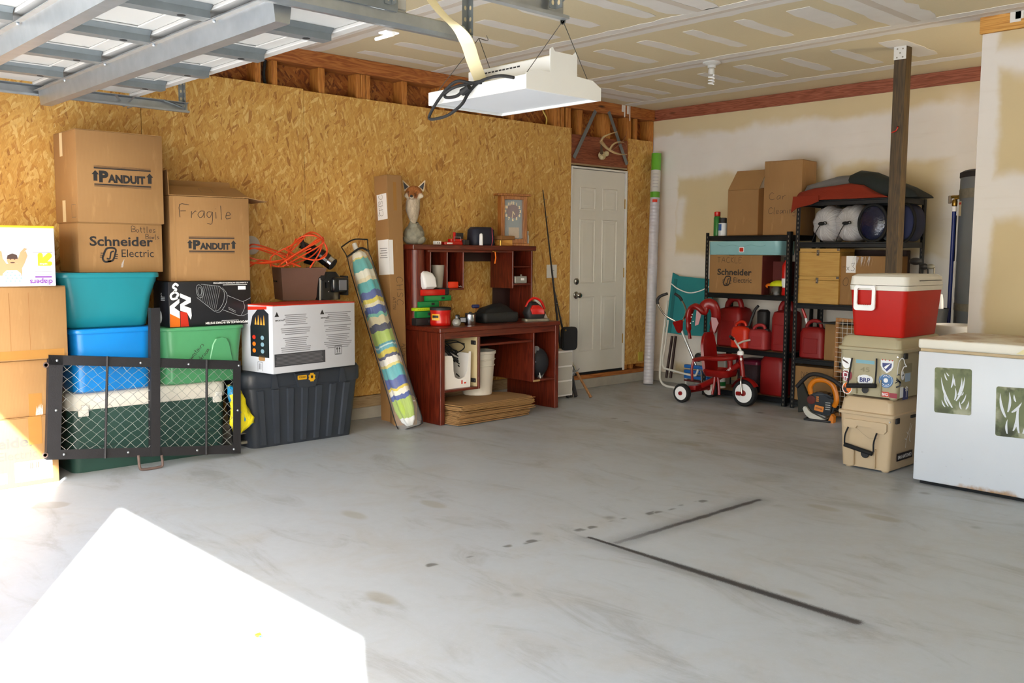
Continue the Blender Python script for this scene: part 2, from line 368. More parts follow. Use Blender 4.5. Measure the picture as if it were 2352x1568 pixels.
@reg
def concrete():
    t = NT('concrete'); o = t.obj(); x, y, z = t.sep()
    def seg(ax, ay, bx, by):
        dx, dy = bx-ax, by-ay; L2 = dx*dx+dy*dy
        px, py = t.math('SUBTRACT', x, ax), t.math('SUBTRACT', y, ay)
        k = t.math('DIVIDE', t.math('ADD', t.math('MULTIPLY', px, dx), t.math('MULTIPLY', py, dy)), L2, clamp=True)
        ex, ey = t.math('SUBTRACT', px, t.math('MULTIPLY', k, dx)), t.math('SUBTRACT', py, t.math('MULTIPLY', k, dy))
        return t.math('SQRT', t.math('ADD', t.math('MULTIPLY', ex, ex), t.math('MULTIPLY', ey, ey)))
    n1 = t.noise(o, 0.55, 5, 0.6); n2 = t.noise(o, 2.3, 6, 0.65, 0.6); n3 = t.noise(o, 22, 4, 0.7); n4 = t.noise(t.map(scale=(1.2, 3.4, 1)), 1.0, 6, 0.7, 1.0); n5 = t.noise(o, 160, 2, 0.6)
    col = t.mix(n1, '#a6adb3', '#b9bfc3')
    col = t.mix(t.math('MULTIPLY', t.sstep(n2, 0.42, 0.75), 0.38), col, '#a79f90')
    col = t.mix(t.math('MULTIPLY', t.sstep(n4, 0.5, 0.72), 0.6), col, '#8b8a86')
    col = t.mix(t.math('MULTIPLY', n3, 0.16), col, '#7f8184')
    col = t.mix(t.math('MULTIPLY', t.sstep(n5, 0.62, 0.78), 0.25), col, '#dfe2e4')
    # dark old stains towards the back of the bay, footprints and drips
    far = t.math('MULTIPLY', t.sstep(y, -4.3, -2.0), t.sstep(t.noise(t.map(scale=(1.0, 2.6, 1), loc=(3.1, 7.7, 0)), 1.5, 5, 0.65, 0.8), 0.46, 0.66))
    col = t.mix(t.math('MULTIPLY', far, 0.32), col, '#7d786b')
    col = t.mix(t.math('MULTIPLY', t.sstep(y, -3.0, -0.8), 0.03), col, '#8c8375')  # faint even darkening towards the back wall
    sp = t.sstep(t.voro(o, 2.2, out='Distance'), 0.10, 0.02); sp2 = t.sstep(t.voro(t.map(scale=(1, 2.2, 1), loc=(4, 2, 0)), 1.1, out='Distance'), 0.14, 0.08)
    col = t.mix(t.math('MULTIPLY', sp, 0.7), col, '#6d6a66'); col = t.mix(t.math('MULTIPLY', sp2, 0.42), col, '#8d8368')
    # spray paint overspray left by a square of card, with a drip trail beside it
    grain = t.math('MULTIPLY_ADD', n5, 0.03, -0.015); rag = t.math('MULTIPLY_ADD', t.noise(o, 9, 3), 0.03, -0.015)
    d1 = t.math('ADD', seg(3.36, -4.66, 4.70, -4.69), t.math('ADD', grain, t.math('MULTIPLY', rag, 0.3))); side1 = t.sstep(t.math('ADD', y, 4.675), 0.012, -0.006)
    d2 = t.math('ADD', seg(3.50, -4.62, 3.52, -3.46), t.math('ADD', grain, rag))
    w1 = t.math('MULTIPLY_ADD', t.sstep(x, 3.4, 4.1), 0.014, 0.014)
    core1 = t.math('SUBTRACT', 1.0, t.sstep(t.math('DIVIDE', d1, w1), 0.4, 1.5)); halo1 = t.math('MULTIPLY', t.math('SUBTRACT', 1.0, t.sstep(d1, 0.0, 0.13)), t.math('MULTIPLY_ADD', side1, 0.3, 0.06))
    core2 = t.math('MULTIPLY', t.math('SUBTRACT', 1.0, t.sstep(d2, 0.006, 0.034)), t.math('MULTIPLY_ADD', t.sstep(y, -4.7, -4.1), 0.35, 0.6)); halo2 = t.math('MULTIPLY', t.math('SUBTRACT', 1.0, t.sstep(d2, 0.0, 0.12)), 0.32)
    ink = t.math('MAXIMUM', t.math('MAXIMUM', core1, halo1), t.math('MAXIMUM', core2, halo2))
    col = t.mix(t.math('MULTIPLY', ink, 0.93), col, '#17161c')
    dr = seg(3.155, -5.56, 3.33, -3.7); bl = t.voro(t.map(scale=(12, 14, 1)), 1.0, out='Distance')
    drip = t.math('MULTIPLY', t.math('SUBTRACT', 1.0, t.sstep(dr, 0.012, 0.028)), t.math('SUBTRACT', 1.0, t.sstep(bl, 0.30, 0.5)))
    col = t.mix(t.math('MULTIPLY', drip, 0.8), col, '#555552')
    # damp marks near the boxes
    dm = t.math('ADD', seg(0.95, -6.52, 1.10, -6.34), t.math('MULTIPLY', rag, 2.5)); col = t.mix(t.math('MULTIPLY', t.sstep(dm, 0.075, 0.055), 0.5), col, '#8a8375')
    r = t.math('MULTIPLY_ADD', n2, 0.25, 0.30)
    r = t.math('MULTIPLY_ADD', n3, 0.1, r); t.bump(t.math('ADD', n3, t.math('MULTIPLY', n5, 0.5)), 0.06, 0.003)
    return t.out(col, r)
@reg
def ceiling_board():
    t = NT('ceiling_board'); n = t.noise(scale=0.8, detail=4); f = t.noise(scale=90, detail=2)
    c = t.mix(n, '#d3c5a2', '#ddd0ae'); c = t.mix(t.math('MULTIPLY', f, 0.14), c, '#9a8a6a'); t.bump(f, 0.04, 0.002)
    return t.out(c, 0.9)
@reg
def joint_mud():
    t = NT('joint_mud'); n = t.noise(scale=7, detail=5); return t.out(t.mix(n, '#d6d1c9', '#e6e3dd'), 0.85)
@reg
def tape_seam():
    t = NT('tape_seam'); return t.out(t.mix(t.noise(scale=5), '#c6bbac', '#d2c9bc'), 0.9)
def drywall(name, masks, base='#d9c9a4', mud='#ece8e1', axis='x'):
    """bare tan board with hand-trowelled joint compound: soft rectangles (u0,u1,v0,v1,soft) in wall metres"""
    t = NT(name); x, y, z = t.sep(); u = x if axis == 'x' else y
    nz = t.noise(scale=1.6, detail=5, rough=0.6); jit = t.math('MULTIPLY_ADD', nz, 0.24, -0.12); jit2 = t.math('MULTIPLY_ADD', t.noise(t.map(loc=(5, 3, 8)), 2.4, 4), 0.24, -0.12)
    uu, vv = t.math('ADD', u, jit), t.math('ADD', z, jit2); acc = None
    for u0, u1, v0, v1, s in masks:
        k = t.math('MULTIPLY', t.math('MULTIPLY', t.sstep(uu, u0-s, u0+s), t.sstep(uu, u1+s, u1-s)), t.math('MULTIPLY', t.sstep(vv, v0-s, v0+s), t.sstep(vv, v1+s, v1-s)))
        acc = k if acc is None else t.math('MAXIMUM', acc, k)
    b = t.mix(t.noise(scale=1.1, detail=4), base, '#cbb98f'); w = t.mix(t.noise(scale=2.2, detail=5), mud, '#d8d1c7')
    w = t.mix(t.math('MULTIPLY', t.sstep(t.noise(t.map(scale=(1, 1, 9)), 2.0, 3), 0.55, 0.8), 0.2), w, '#c2b5a2')
    c = t.mix(acc, b, w)
    low = t.math('MULTIPLY', t.sstep(z, 0.55, 0.0), t.sstep(t.noise(scale=5, detail=5), 0.45, 0.7)); c = t.mix(t.math('MULTIPLY', low, 0.6), c, '#8d8067')
    t.bump(t.noise(scale=60, detail=2), 0.03, 0.002); MATS[name] = t.out(c, 0.88); return MATS[name]
drywall('back_drywall', [(0.0, 0.32, 0.0, 2.58, .02), (-.2, 4.3, 2.13, 2.57, .05), (-.2, 4.3, .2, 1.38, .05), (3.02, 4.3, .2, 2.6, .12), (.30, .42, 1.52, 1.92, .05), (1.93, 2.02, 1.9, 2.2, .05), (1.25, 1.45, 1.85, 2.2, .06), (2.45, 2.62, 1.5, 2.1, .07)])
drywall('partition_drywall', [(3.7, 3.97, 0.0, 2.75, .03), (3.7, 8, 1.55, 1.86, .05), (3.7, 8, 2.48, 2.62, .05)], base='#c2ae88', mud='#d9d3cb')
mat('plain_drywall', '#e9e6e0', 0.9, vs=1.5)
mat('driveway_concrete', '#d3d4d4', 0.9, vs=1.0)
mat('door_paint', '#d5d3cb', 0.45, var=0.05)
mat('frame_paint', '#d9d8d2', 0.5, var=0.05)
mat('black_gap', '#0d0d0e', 0.8)
mat('brass', '#9a7a3c', 0.3, 1.0)
mat('nickel', '#a9a69f', 0.22, 1.0)
mat('galvanised', '#a7acaf', 0.36, 0.85, var=0.25, vs=14)
mat('galvanised_dark', '#7f8587', 0.45, 0.6, var=0.25, vs=14)
mat('curb_concrete', '#a8a49a', 0.9, var=0.25, vs=9, bump=0.3)

# ------------------------------------------------------------------ the setting
st(box('floor', 'concrete', None, -0.15, 7.15, -7.95, 0.15, -0.12, 0.0, 0), 'sealed grey concrete garage floor with stains and black overspray lines')
st(box('ground', 'driveway_concrete', None, -14, 22, -34, -7.95, -0.14, -0.02, 0), 'pale driveway outside the garage openings')
ceil = st(box('ceiling', 'ceiling_board', None, -0.15, 7.15, -7.88, 0.15, 2.84, 2.92, 0), 'unpainted tan drywall ceiling with white joint compound strips')
rnd = random.Random(11)
def ragged(x0, x1, y0, y1, along, step=0.09, amp=0.012, zt=2.84, th=0.0025):
    """a hand-trowelled strip on the ceiling with uneven edges"""
    b = MB(); A, B_ = [], []
    a0, a1 = (x0, x1) if along == 'x' else (y0, y1); n = max(3, int((a1-a0)/step)); c0, c1 = (y0, y1) if along == 'x' else (x0, x1)
    for i in range(n+1):
        a = a0+(a1-a0)*i/n; e = 0.35 if i in (0, n) else 0
        p, q = c0+rnd.uniform(-amp, amp)+e*(c1-c0)*rnd.uniform(.1, .5), c1+rnd.uniform(-amp, amp)-e*(c1-c0)*rnd.uniform(.1, .5)
        A.append((a, p)); B_.append((a, q))
    poly = A+B_[::-1]
    if along == 'y': poly = [(q, p) for p, q in poly]
    k = len(A); v = [(x, y, zt) for x, y in poly]+[(x, y, zt-th) for x, y in poly]; N = len(poly)
    f = [(i, i+1, N-2-i, N-1-i) for i in range(k-1)]+[(N+i, N+i+1, 2*N-2-i, 2*N-1-i) for i in range(k-1)]+[(i, (i+1) % N, (i+1) % N+N, i+N) for i in range(N)]
    b.raw(v, f); return b
for k, yc in enumerate((-0.47, -1.672, -2.872, -4.16)):
    ragged(-0.02 if k else 0.03, 3.9 if k < 1 else 7.0, yc-0.115+0.04*(k == 0), yc+0.115-0.04*(k == 0), 'x').build('mud_strip', 'joint_mud', ceil, smooth=0)
    if k: ragged(0, 7.0, yc-0.026, yc+0.026, 'x', amp=.003, zt=2.8375, th=0.001).build('tape_line', 'tape_seam', ceil, smooth=0)
for xc, y0, y1 in ((2.70, -4.05, -2.98), (3.52, -2.76, -1.78), (0.34, -1.56, -0.56), (4.75, -4.05, -2.98), (0.3, -4.05, -3.0)):
    if xc == 0.3: continue
    ragged(xc-0.17, xc+0.17, y0, y1, 'y', amp=0.02).build('mud_strip', 'joint_mud', ceil, smooth=0)
    ragged(xc-0.03, xc+0.03, y0, y1, 'y', amp=.003, zt=2.8375, th=0.001).build('tape_line', 'tape_seam', ceil, smooth=0)
for i in range(8):
    x = 0.715+0.405*i
    for y0, y1 in ((-1.36, -0.72), (-2.58, -1.97)):
        w = rnd.uniform(.05, .065) if i != 6 else .09
        if x < 3.3: ragged(x-w, x+w, y0+rnd.uniform(-.04, .04), y1+rnd.uniform(-.03, .03), 'y', step=.07, amp=.008).build('mud_patch', 'joint_mud', ceil, smooth=0)
for x in (0.24, 0.66, 1.16, 1.56, 1.98, 2.40, 2.95, 3.4, 3.8): ragged(x-.06, x+.06, -3.84+rnd.uniform(-.05, .05), -3.1+rnd.uniform(-.05, .05), 'y', step=.07, amp=.008).build('mud_patch', 'joint_mud', ceil, smooth=0)
for x in (0.30,): ragged(x-.05, x+.05, -2.55, -1.98, 'y', step=.07, amp=.008).build('mud_patch', 'joint_mud', ceil, smooth=0)

# OSB-clad framed wall with the side door
wl = struct('wall_left', 'stud wall clad in golden oriented strand board with open framing above')
box('sheathing', 'sheathing', wl, -0.16, -0.14, -7.9, 0.1, 0.0, 2.86, 0)
box('curb', 'curb_concrete', wl, -0.14, 0.012, -7.88, 0.0, 0.0, 0.095, 0.004)
box('bottom_plate', 'pale_plate', wl, -0.139, 0.004, -7.88, -1.30, 0.095, 0.185, 0.002)
box('bottom_plate', 'fir_y', wl, -0.139, 0.006, -1.30, -0.0, 0.096, 0.135, 0.002)
box('top_plate', 'fir_y', wl, -0.139, 0.006, -7.88, -0.0, 2.728, 2.839, 0.003)
for y0, y1, zt in ((-7.835, -6.619, 2.545), (-6.615, -5.399, 2.545), (-5.395, -4.179, 2.550), (-4.176, -2.976, 2.538), (-2.973, -1.757, 2.538), (-1.754, -1.268, 2.538), (-0.415, -0.03, 2.515)):
    box('osb_sheet', 'osb', wl, -0.012, 0.0, y0, y1, 0.19, zt, 0.0012)
for y0, y1 in ((-7.8, -7.76), (-7.0, -6.96), (-6.62, -6.58), (-6.2, -6.16), (-5.80, -5.76), (-5.40, -5.36), (-5.0, -4.96), (-4.56, -4.52), (-4.43, -4.385), (-4.04, -3.985), (-3.70, -3.66), (-3.655, -3.615), (-3.61, -3.57), (-3.26, -3.21), (-2.87, -2.82), (-2.45, -2.41), (-2.05, -2.01), (-1.50, -1.455), (-1.45, -1.41), (-1.40, -1.36), (-0.31, -0.27), (-0.08, -0.005)):
    box('stud', 'fir_z', wl, -0.138, -0.013, y0, y1, 0.14, 2.727, 0.002)
for y0, y1 in ((-1.16, -1.10), (-0.80, -0.69), (-0.44, -0.40)): box('cripple_stud', 'fir_z', wl, -0.138, -0.015, y0, y1, 2.49, 2.727, 0.002)
box('stud', 'fir_z', wl, -0.138, -0.013, -1.33, -1.265, 0.14, 2.727, 0.002); box('stud', 'fir_z', wl, -0.138, -0.013, -0.425, -0.37, 0.14, 2.727, 0.002)
box('door_header', 'ply_red', wl, -0.136, -0.008, -1.262, -0.428, 2.215, 2.487, 0.002)
box('wall_shim', 'pale_plate', wl, -0.136, -0.008, -1.262, -0.428, 2.198, 2.214, 0.001)
for a, b in ((P(1368, 254, x=0.006), P(1318, 362, x=0.006)), (P(1398, 256, x=0.006), P(1440, 378, x=0.006))):
    q = MB(); d = (b-a).normalized(); n = V((1, 0, 0)).cross(d)*0.021
    q.loft([[p-n, p+n, p+n+V((.0015, 0, 0)), p-n+V((.0015, 0, 0))] for p in (a, b)]); q.build('strap_tie', 'galvanised_dark', wl)
cb = MB()
for k in range(3): cb.tube([(-0.05, -4.53+k*.012, 2.53), (-0.06, -4.52+k*.012, 2.73)], 0.006, 6)
cb.build('wall_cable', mat('cream_cable', '#cfc3a0', 0.5), wl)
tube('wall_cable', 'black_gap', wl, smoothpath([(-0.03, -4.47, 2.53), (-0.05, -4.475, 2.62), (-.05, -4.46, 2.73)]), 0.012)
tube('wall_cable', mat('yellow_cable', '#c9a94a', 0.5), wl, smoothpath([(-0.02, -1.60, 2.53), (-.03, -1.58, 2.60), (-.05, -1.61, 2.68), (-.06, -1.56, 2.73)]), 0.007)
md = MB()
for k, (y, zz, w) in enumerate(((-0.53, 2.77, .035), (-.50, 2.72, .018), (-.45, 2.755, .03), (-.42, 2.69, .012))): md.bx(0.006, 0.009, y-w/2, y+w/2, zz, 2.838, 0.002)
md.build('mud_drip', 'joint_mud', wl)

# side door
d1 = struct('door_1', 'white six panel side door in the strand board wall')
fz0, fz1, fy0, fy1 = 0.14, 2.185, -1.262, -0.428
for n, a in (('door_jamb', (-0.13, 0.004, fy0, fy0+.017, fz0, fz1)), ('door_jamb', (-0.13, 0.004, fy1-.02, fy1, fz0, fz1)), ('door_head_jamb', (-0.13, 0.004, fy0+.017, fy1-.02, fz1-.018, fz1))): box(n, 'frame_paint', d1, *a, 0.002)
sy0, sy1, sz0, sz1 = fy0+.021, fy1-.024, 0.162, 2.163
b = MB(); pw = (sy1-sy0)
b.bx(-0.055, -0.014, sy0, sy1, sz0, sz1, 0.002)
b.build('door_slab', 'door_paint', d1)
px0 = [sy0+.115, sy0+pw/2+.05]; pwid = pw/2-.165
for a in px0:
    for z0, z1 in ((1.77, 1.99), (1.05, 1.68), (0.37, 0.92)):
        q = MB()   # raised moulding ring and fielded panel
        r0 = [(-.014, a, z0), (-.014, a+pwid, z0), (-.014, a+pwid, z1), (-.014, a, z1)]
        def ring(off, dx): return [V((-.014+dx, a+off, z0+off)), V((-.014+dx, a+pwid-off, z0+off)), V((-.014+dx, a+pwid-off, z1-off)), V((-.014+dx, a+off, z1-off))]
        q.loft([ring(0, -.004), ring(0, .0006), ring(.008, .006), ring(.018, .0012), ring(.028, .0012), ring(.045, .006), ring(.05, .006)])
        q.build('door_panel', 'door_paint', d1, smooth=20)
box('door_gap_strip', 'black_gap', d1, -0.06, -0.012, fy0+.018, fy1-.021, 0.1405, 0.1615, 0)  # black strip: the shaded gap under the door put into its colour
for z0 in (1.80, 1.10, 0.42): box('hinge', 'brass', d1, -0.016, -0.006, sy1-.002, fy1-.012, z0, z0+.1, 0.003)
for zz, nm, prof in ((1.07, 'deadbolt', [(0.033, 0), (0.033, .012), (.026, .018), (.014, .02), (.013, .026), (0.001, .026)]), (0.935, 'door_knob', [(.036, 0), (.036, .008), (.018, .014), (.013, .03), (.026, .045), (.028, .056), (.021, .066), (.001, .069)])):
    q = MB(); q.lathe(prof, 20, Matrix.Translation((-0.014, sy0+.075, zz)) @ Matrix.Rotation(pi/2, 4, 'Y')); q.build(nm, 'nickel', d1)

# back wall, its top plate, partition, unseen walls
wb = st(box('wall_back', 'back_drywall', None, -0.15, 7.15, 0.0, 0.12, 0.0, 2.84, 0), 'patchy tan and white drywall back wall')
box('top_plate', 'fir_x', wb, 0.008, 7.0, -0.016, -0.0002, 2.728, 2.839, 0.002)
box('curb', 'curb_concrete', wb, 0.008, 3.86, -0.03, -0.0002, 0.001, 0.10, 0.004)
wp = st(box('wall_partition', 'partition_drywall', None, 3.856, 7.14, -1.58, -1.46, 0.0, 2.735, 0.002), 'drywall partition behind the chest freezer')
box('top_plate', 'pine_end', wp, 3.842, 7.13, -1.595, -1.45, 2.736, 2.839, 0.003)
ml = MB(); ml.bx(4.02, 4.085, -1.599, -1.5952, 2.775, 2.838, .002); ml.bx(4.05, 4.10, -1.599, -1.5952, 2.79, 2.839, .002); ml.build('mud_smear', 'joint_mud', wp)
st(box('wall_right', 'plain_drywall', None, 7.02, 7.15, -7.88, -1.6, 0.0, 2.84, 0), 'plain drywall side wall outside the view')
wf = struct('wall_front', 'front wall with the two vehicle door openings')
for x0, x1, z0, z1 in ((-0.15, 0.86, 0, 2.84), (3.30, 3.96, 0, 2.84), (6.40, 7.15, 0, 2.84), (0.86, 3.30, 2.2, 2.84), (3.96, 6.40, 2.2, 2.84)):
    box('wall_panel', 'plain_drywall', wf, x0, x1, -7.88, -7.75, z0, z1, 0)

# ------------------------------------------------------------------ materials for the things
@reg
def cardboard():
    t = NT('cardboard'); x, y, z = t.sep(); n = t.noise(scale=3.2, detail=5); c = t.mix(n, '#8c663c', '#a07c4e')
    fl = t.wave(t.comb(t.math('ADD', x, t.math('MULTIPLY', y, 1.0)), 0.0, 0.0), 42, 0.6, 1); c = t.mix(t.math('MULTIPLY', fl, 0.10), c, '#7c5428')
    sc = t.sstep(t.noise(t.map(scale=(9, 9, 2.0)), 2.0, 4, 0.6), 0.58, 0.72); c = t.mix(t.math('MULTIPLY', sc, 0.28), c, '#b8905c')
    t.bump(fl, 0.06, 0.002); return t.out(c, 0.82)
mat('cardboard_flap', '#9e784a', 0.85, vs=5)
mat('cardboard_dark', '#875a2c', 0.85, vs=5)
mat('pack_tape', '#9c7038', 0.18, var=0.1); mat('paper_tape', '#cfbd97', 0.6)
mat('ink', '#2b2420', 0.7, var=0); mat('print_black', '#1f1d1e', 0.6, var=0.05); mat('print_grey', '#4b4640', 0.7, var=0.05)
mat('paper', '#e9eaec', 0.7, var=0.04); mat('white_print', '#f2f2f2', 0.5, var=0)
mat('clear_wrap', '#f2f4f6', 0.08, var=0, Alpha=0.22)
def strokes(parent, name, lst, o, face, m, lift=0.0008, rot=0.0, sc=1.0, k=5):
    """flat ribbons: (points, width)"""
    M = fmtx(o, face, rot, lift); b = MB()
    for pts, wd in lst:
        pp = smoothpath([(p[0]*sc, p[1]*sc, 0) for p in pts], k) if len(pts) > 2 else [V((p[0]*sc, p[1]*sc, 0)) for p in pts]
        L, R_ = [], []; n = len(pp)
        for i, p in enumerate(pp):
            d = (pp[min(i+1, n-1)]-pp[max(i-1, 0)]); d = d.normalized() if d.length > 1e-9 else V((1, 0, 0)); nn = V((-d.y, d.x, 0))*wd*sc/2
            L.append(M @ (p+nn)); R_.append(M @ (p-nn))
        b.raw(L+R_, [(i, i+1, n+i+1, n+i) for i in range(n-1)])
    return b.build(name, m, parent, smooth=0)
def carton(label, loc, rz, w, d, h, name='cardboard_box', m='cardboard', flaps=True, tapes=(), group=None):
    """closed carton; local x 0..w along its front, y 0..d to the back, z 0..h"""
    t = thing(name, label, 'box', loc, rz, group)
    box('body', m, t, 0, w, 0, d, 0, h-(0.004 if flaps else 0), 0.005, 2)
    if flaps:
        box('top_flap', 'cardboard_flap' if m == 'cardboard' else m, t, 0.001, w-.001, 0.001, d/2-.002, h-.0035, h, 0.001)
        box('top_flap', 'cardboard_flap' if m == 'cardboard' else m, t, 0.001, w-.001, d/2+.002, d-.001, h-.0035, h, 0.001)
    for o, face, tw, th, mm in tapes: patch(t, 'tape', rect(tw, th), o, face, mm, 0.0004, 0.0004)
    return t
def panduit(t, cx, z, W):
    s = W/0.34; o = (cx, 0, z)
    lettering(t, 'P', (cx-.112*s, 0, z+.001*s), FRONT, .064*s, 'print_black', w=.054*s, bold=.055)
    lettering(t, 'ANDUIT', (cx+.022*s, 0, z-.009*s), FRONT, .045*s, 'print_black', w=.222*s, bold=.055)
    rects(t, 'print_bars', [rect(.335*s, a*s, 0, sg*b*s) for sg in (1, -1) for a, b in ((.007, .047), (.0025, .054), (.0015, .060))], o, FRONT, 'print_black')
    arrow = lambda c: [(c-.021*s, .010*s), (c-.011*s, .010*s), (c-.011*s, -.028*s), (c+.011*s, -.028*s), (c+.011*s, .010*s), (c+.021*s, .010*s), (c, .034*s)]
    for c in (-.160, .160): patch(t, 'print_arrow', arrow(c*s), o, FRONT, 'print_black')
def schneider(t, cx, z, W, m='print_black'):
    """two line printed wordmark with its looping S emblem"""
    s = W/0.39
    lettering(t, 'Schneider', (cx, 0, z+.045*s), FRONT, .058*s, m, w=.385*s, bold=.024)
    lettering(t, 'Electric', (cx+.095*s, 0, z-.028*s), FRONT, .05*s, m, w=.20*s)
    c = [([(.012, -.045), (-.03, -.048), (-.045, -.025), (-.036, .005), (-.026, .03), (-.012, .046), (.02, .05), (.044, .045)], .014), ([(-.012, .045-.09), (.03-.01, -.042), (.034, -.02), (.04, .0), (.048, .03), (.044, .045)], .013),
         ([(-.018, -.026), (.002, -.028), (.008, -.008), (.014, .018), (.034, .026)], .011)] + [([(a, b), (a+.022, b)], .005) for a, b in ((-.058, .012), (-.062, -.002), (-.064, -.016), (.04, .002), (.038, -.012), (.036, -.026))]
    strokes(t, 'print_emblem', c, (cx-.080*s, 0, z-.040*s), FRONT, m, sc=s*.86)
W90 = pi/2

# ------------------------------------------------------------------ far left stack of cartons
a1 = carton('floor-level cardboard box with Schneider Electric print and a white shipping label', (0.565, -6.68, 0.0), W90, 0.52, 0.44, 0.395)
schneider(a1, .52-.115-.195, .215, .39, 'print_grey')
patch(a1, 'shipping_label', rect(.20, .115), (.385, 0, .085), FRONT, 'paper')
rects(a1, 'barcode', [rect(.004+.003*(k % 3), .035, -.03+.011*k, .03) for k in range(6)]+[rect(.003, .055, .05+.006*k, .0) for k in range(5)]+[rect(.05, .003, -.05, -.03-.012*k) for k in range(3)], (.385, 0, .085), FRONT, 'print_grey', 0.0012)
patch(a1, 'shipping_label', rect(.11, .06), (.19, 0, .06), FRONT, 'paper'); patch(a1, 'tape', rect(.07, .16), (.40, 0, .315), FRONT, 'pack_tape')
a2 = carton('plain cardboard box with a taped seam, second from the floor behind the mesh gate', (0.555, -6.69, 0.3955), W90, 0.53, 0.43, 0.325)
patch(a2, 'tape', rect(.07, .13), (.42, 0, .065), FRONT, 'pack_tape')
sh = MB(); rnd = random.Random(5)
for k in range(5): sh.prism([(-.012+k*.006, 0), (.004+k*.006, .0), (-.004+k*.008, rnd.uniform(.03, .07))], .0005, fmtx((.43, 0, .004), FRONT, 0, .0015))
sh.build('torn_tape', 'clear_wrap', a2, smooth=0)
a3 = carton('large plain cardboard box under the diaper carton, beside the teal tote', (0.578, -6.69, 0.721), W90, 0.60, 0.46, 0.415)
patch(a3, 'tape', rect(.50, .05), (.33, 0, .03), FRONT, 'pack_tape'); rects(a3, 'crease', [rect(.002, .36, .14, .2), rect(.002, .36, .30, .2), rect(.002, .36, .40, .2)], (0, 0, 0), FRONT, 'cardboard_dark', .0003, .0002)
# upside-down printed diaper carton
a4 = carton('white diaper carton standing upside down with yellow top edge and yellow arrow print', (0.55, -6.70, 1.137), radians(82), 0.55, 0.36, 0.335, name='diaper_box', m=mat('white_carton', '#bcbfc6', 0.55, var=0.05, vs=3), flaps=False)
purple, yel = mat('purple_print', '#6f2c91', 0.5, var=0), mat('yellow_print', '#f2b41b', 0.5, var=0.05); skin = mat('skin_print', '#c98a63', 0.6, var=0.15); hairp = mat('hair_print', '#3a241a', 0.6)
box('yellow_edge', yel, a4, -.001, .551, -.001, .361, .322, .337, .003)
lettering(a4, 'diapers', (.475, 0, .021), FRONT, .030, purple, w=.115, bold=.02, rot=pi)
patch(a4, 'print_bar', rrect(.085, .008, .003), (.487, 0, .052), FRONT, purple)
rects(a4, 'small_print', [rect(.085, .0028, 0, .009*k) for k in range(3)]+[rect(.10, .004, 0, .125)], (.487, 0, .064), FRONT, mat('grey_print', '#9a9aa0', 0.6))
ar = [(-.036, -.036), (.028, -.036), (.036, -.028), (.036, -.016), (.028, -.012), (.012, -.012), (.036, .014), (.036, .026), (.028, .036), (.016, .036), (-.010, .010), (-.010, .026), (-.016, .036), (-.030, .036), (-.036, .026)]
patch(a4, 'print_arrow', ar, (.497, 0, .150), FRONT, yel); lettering(a4, 'up&up', (.489, 0, .123), FRONT, .008, 'white_print', w=.038, bold=.02, rot=pi, lift=.0016)
pic = lambda pl, mm, lift: patch(a4, 'printed_photo', pl, (.335, 0, .07), FRONT, mm, lift)
pic([(-.075, -.01), (.045, -.01), (.045, .03), (.060, .06), (.075, .10), (.068, .125), (.048, .118), (.045, .09), (.028, .055), (-.03, .055), (-.048, .085), (-.052, .125), (-.072, .125), (-.075, .07)], skin, .0005)
pic([(.03, .04), (.05, .085), (.055, .118), (.075, .138), (.06, .142), (.04, .12), (.02, .06)], skin, .0007)
pic(ell(.027, .030, 0.0, .075), skin, .0012); pic([(-.028, .082), (.026, .082), (.022, .104), (.0, .112), (-.024, .102)], hairp, .0018)
rects(a4, 'printed_face', [ell(.004, .0025, -.010, .080, 10), ell(.004, .0025, .010, .080, 10), ell(.012, .003, 0, .062, 12)], (.335, 0, .07), FRONT, hairp, .0026)
pic([(-.055, -.035), (-.03, -.055), (.02, -.055), (.045, -.035), (.04, .0), (.02, .02), (-.03, .02), (-.05, .0)], 'white_print', .0018)
rects(a4, 'printed_pattern', [ell(.005, .005, -.035+.022*(k % 4)+.008*(k//4 % 2), -.04+.016*(k//4), 10) for k in range(14)], (.335, 0, .07), FRONT, mat('print_blue', '#7fa0b0', 0.6), .0026)

# ------------------------------------------------------------------ storage totes
def tote(label, loc, rz, w, d, h, m, inset=0.04, rim=0.03, name='storage_tote', lid=False):
    """tapered tub; local origin at front-left of the rim footprint"""
    t = thing(name, label, 'storage tote', loc, rz); b = MB(); cx, cy = w/2, d/2
    b.rrings([(0, w-2*inset-.03, d-2*inset-.03, .05, cx, cy), (.012, w-2*inset, d-2*inset, .06, cx, cy), (h*.55, w-1.1*inset-.012, d-1.1*inset-.012, .065, cx, cy), (h-rim, w-.022, d-.022, .065, cx, cy)], 6)
    b.build('tub', m, t, smooth=50)
    r = MB(); r.rrings([(h-rim, w-.006, d-.006, .065, cx, cy), (h-rim+.004, w, d, .068, cx, cy), (h-.008, w, d, .068, cx, cy), (h, w-.012, d-.012, .062, cx, cy)], 6)
    r.build('lid' if lid else 'rim', m, t, smooth=50)
    return t
@reg
def blue_plastic():
    t = NT('blue_plastic'); return t.out(t.mix(t.noise(scale=2), '#0a6fbe', '#0e86d2'), 0.32, Subsurface_Weight=0.12, Subsurface_Radius=(.02, .05, .1))
mat('teal_plastic', '#1b7f8c', 0.33, var=0.12); mat('green_plastic', '#4f9a68', 0.38, var=0.14)
ic = thing('large_cooler', 'long dark green cooler with white lid behind the chain-link gate', 'cooler', (0.45, -6.065, 0.0), W90)
b = MB(); b.rrings([(0, .96, .40, .05, .505, .21), (.012, .975, .415, .06, .505, .21), (.38, 1.0, .425, .06, .505, .2125)], 6); b.build('body', mat('cooler_green', '#27463f', 0.45, var=0.18), ic, smooth=50)
g = MB()
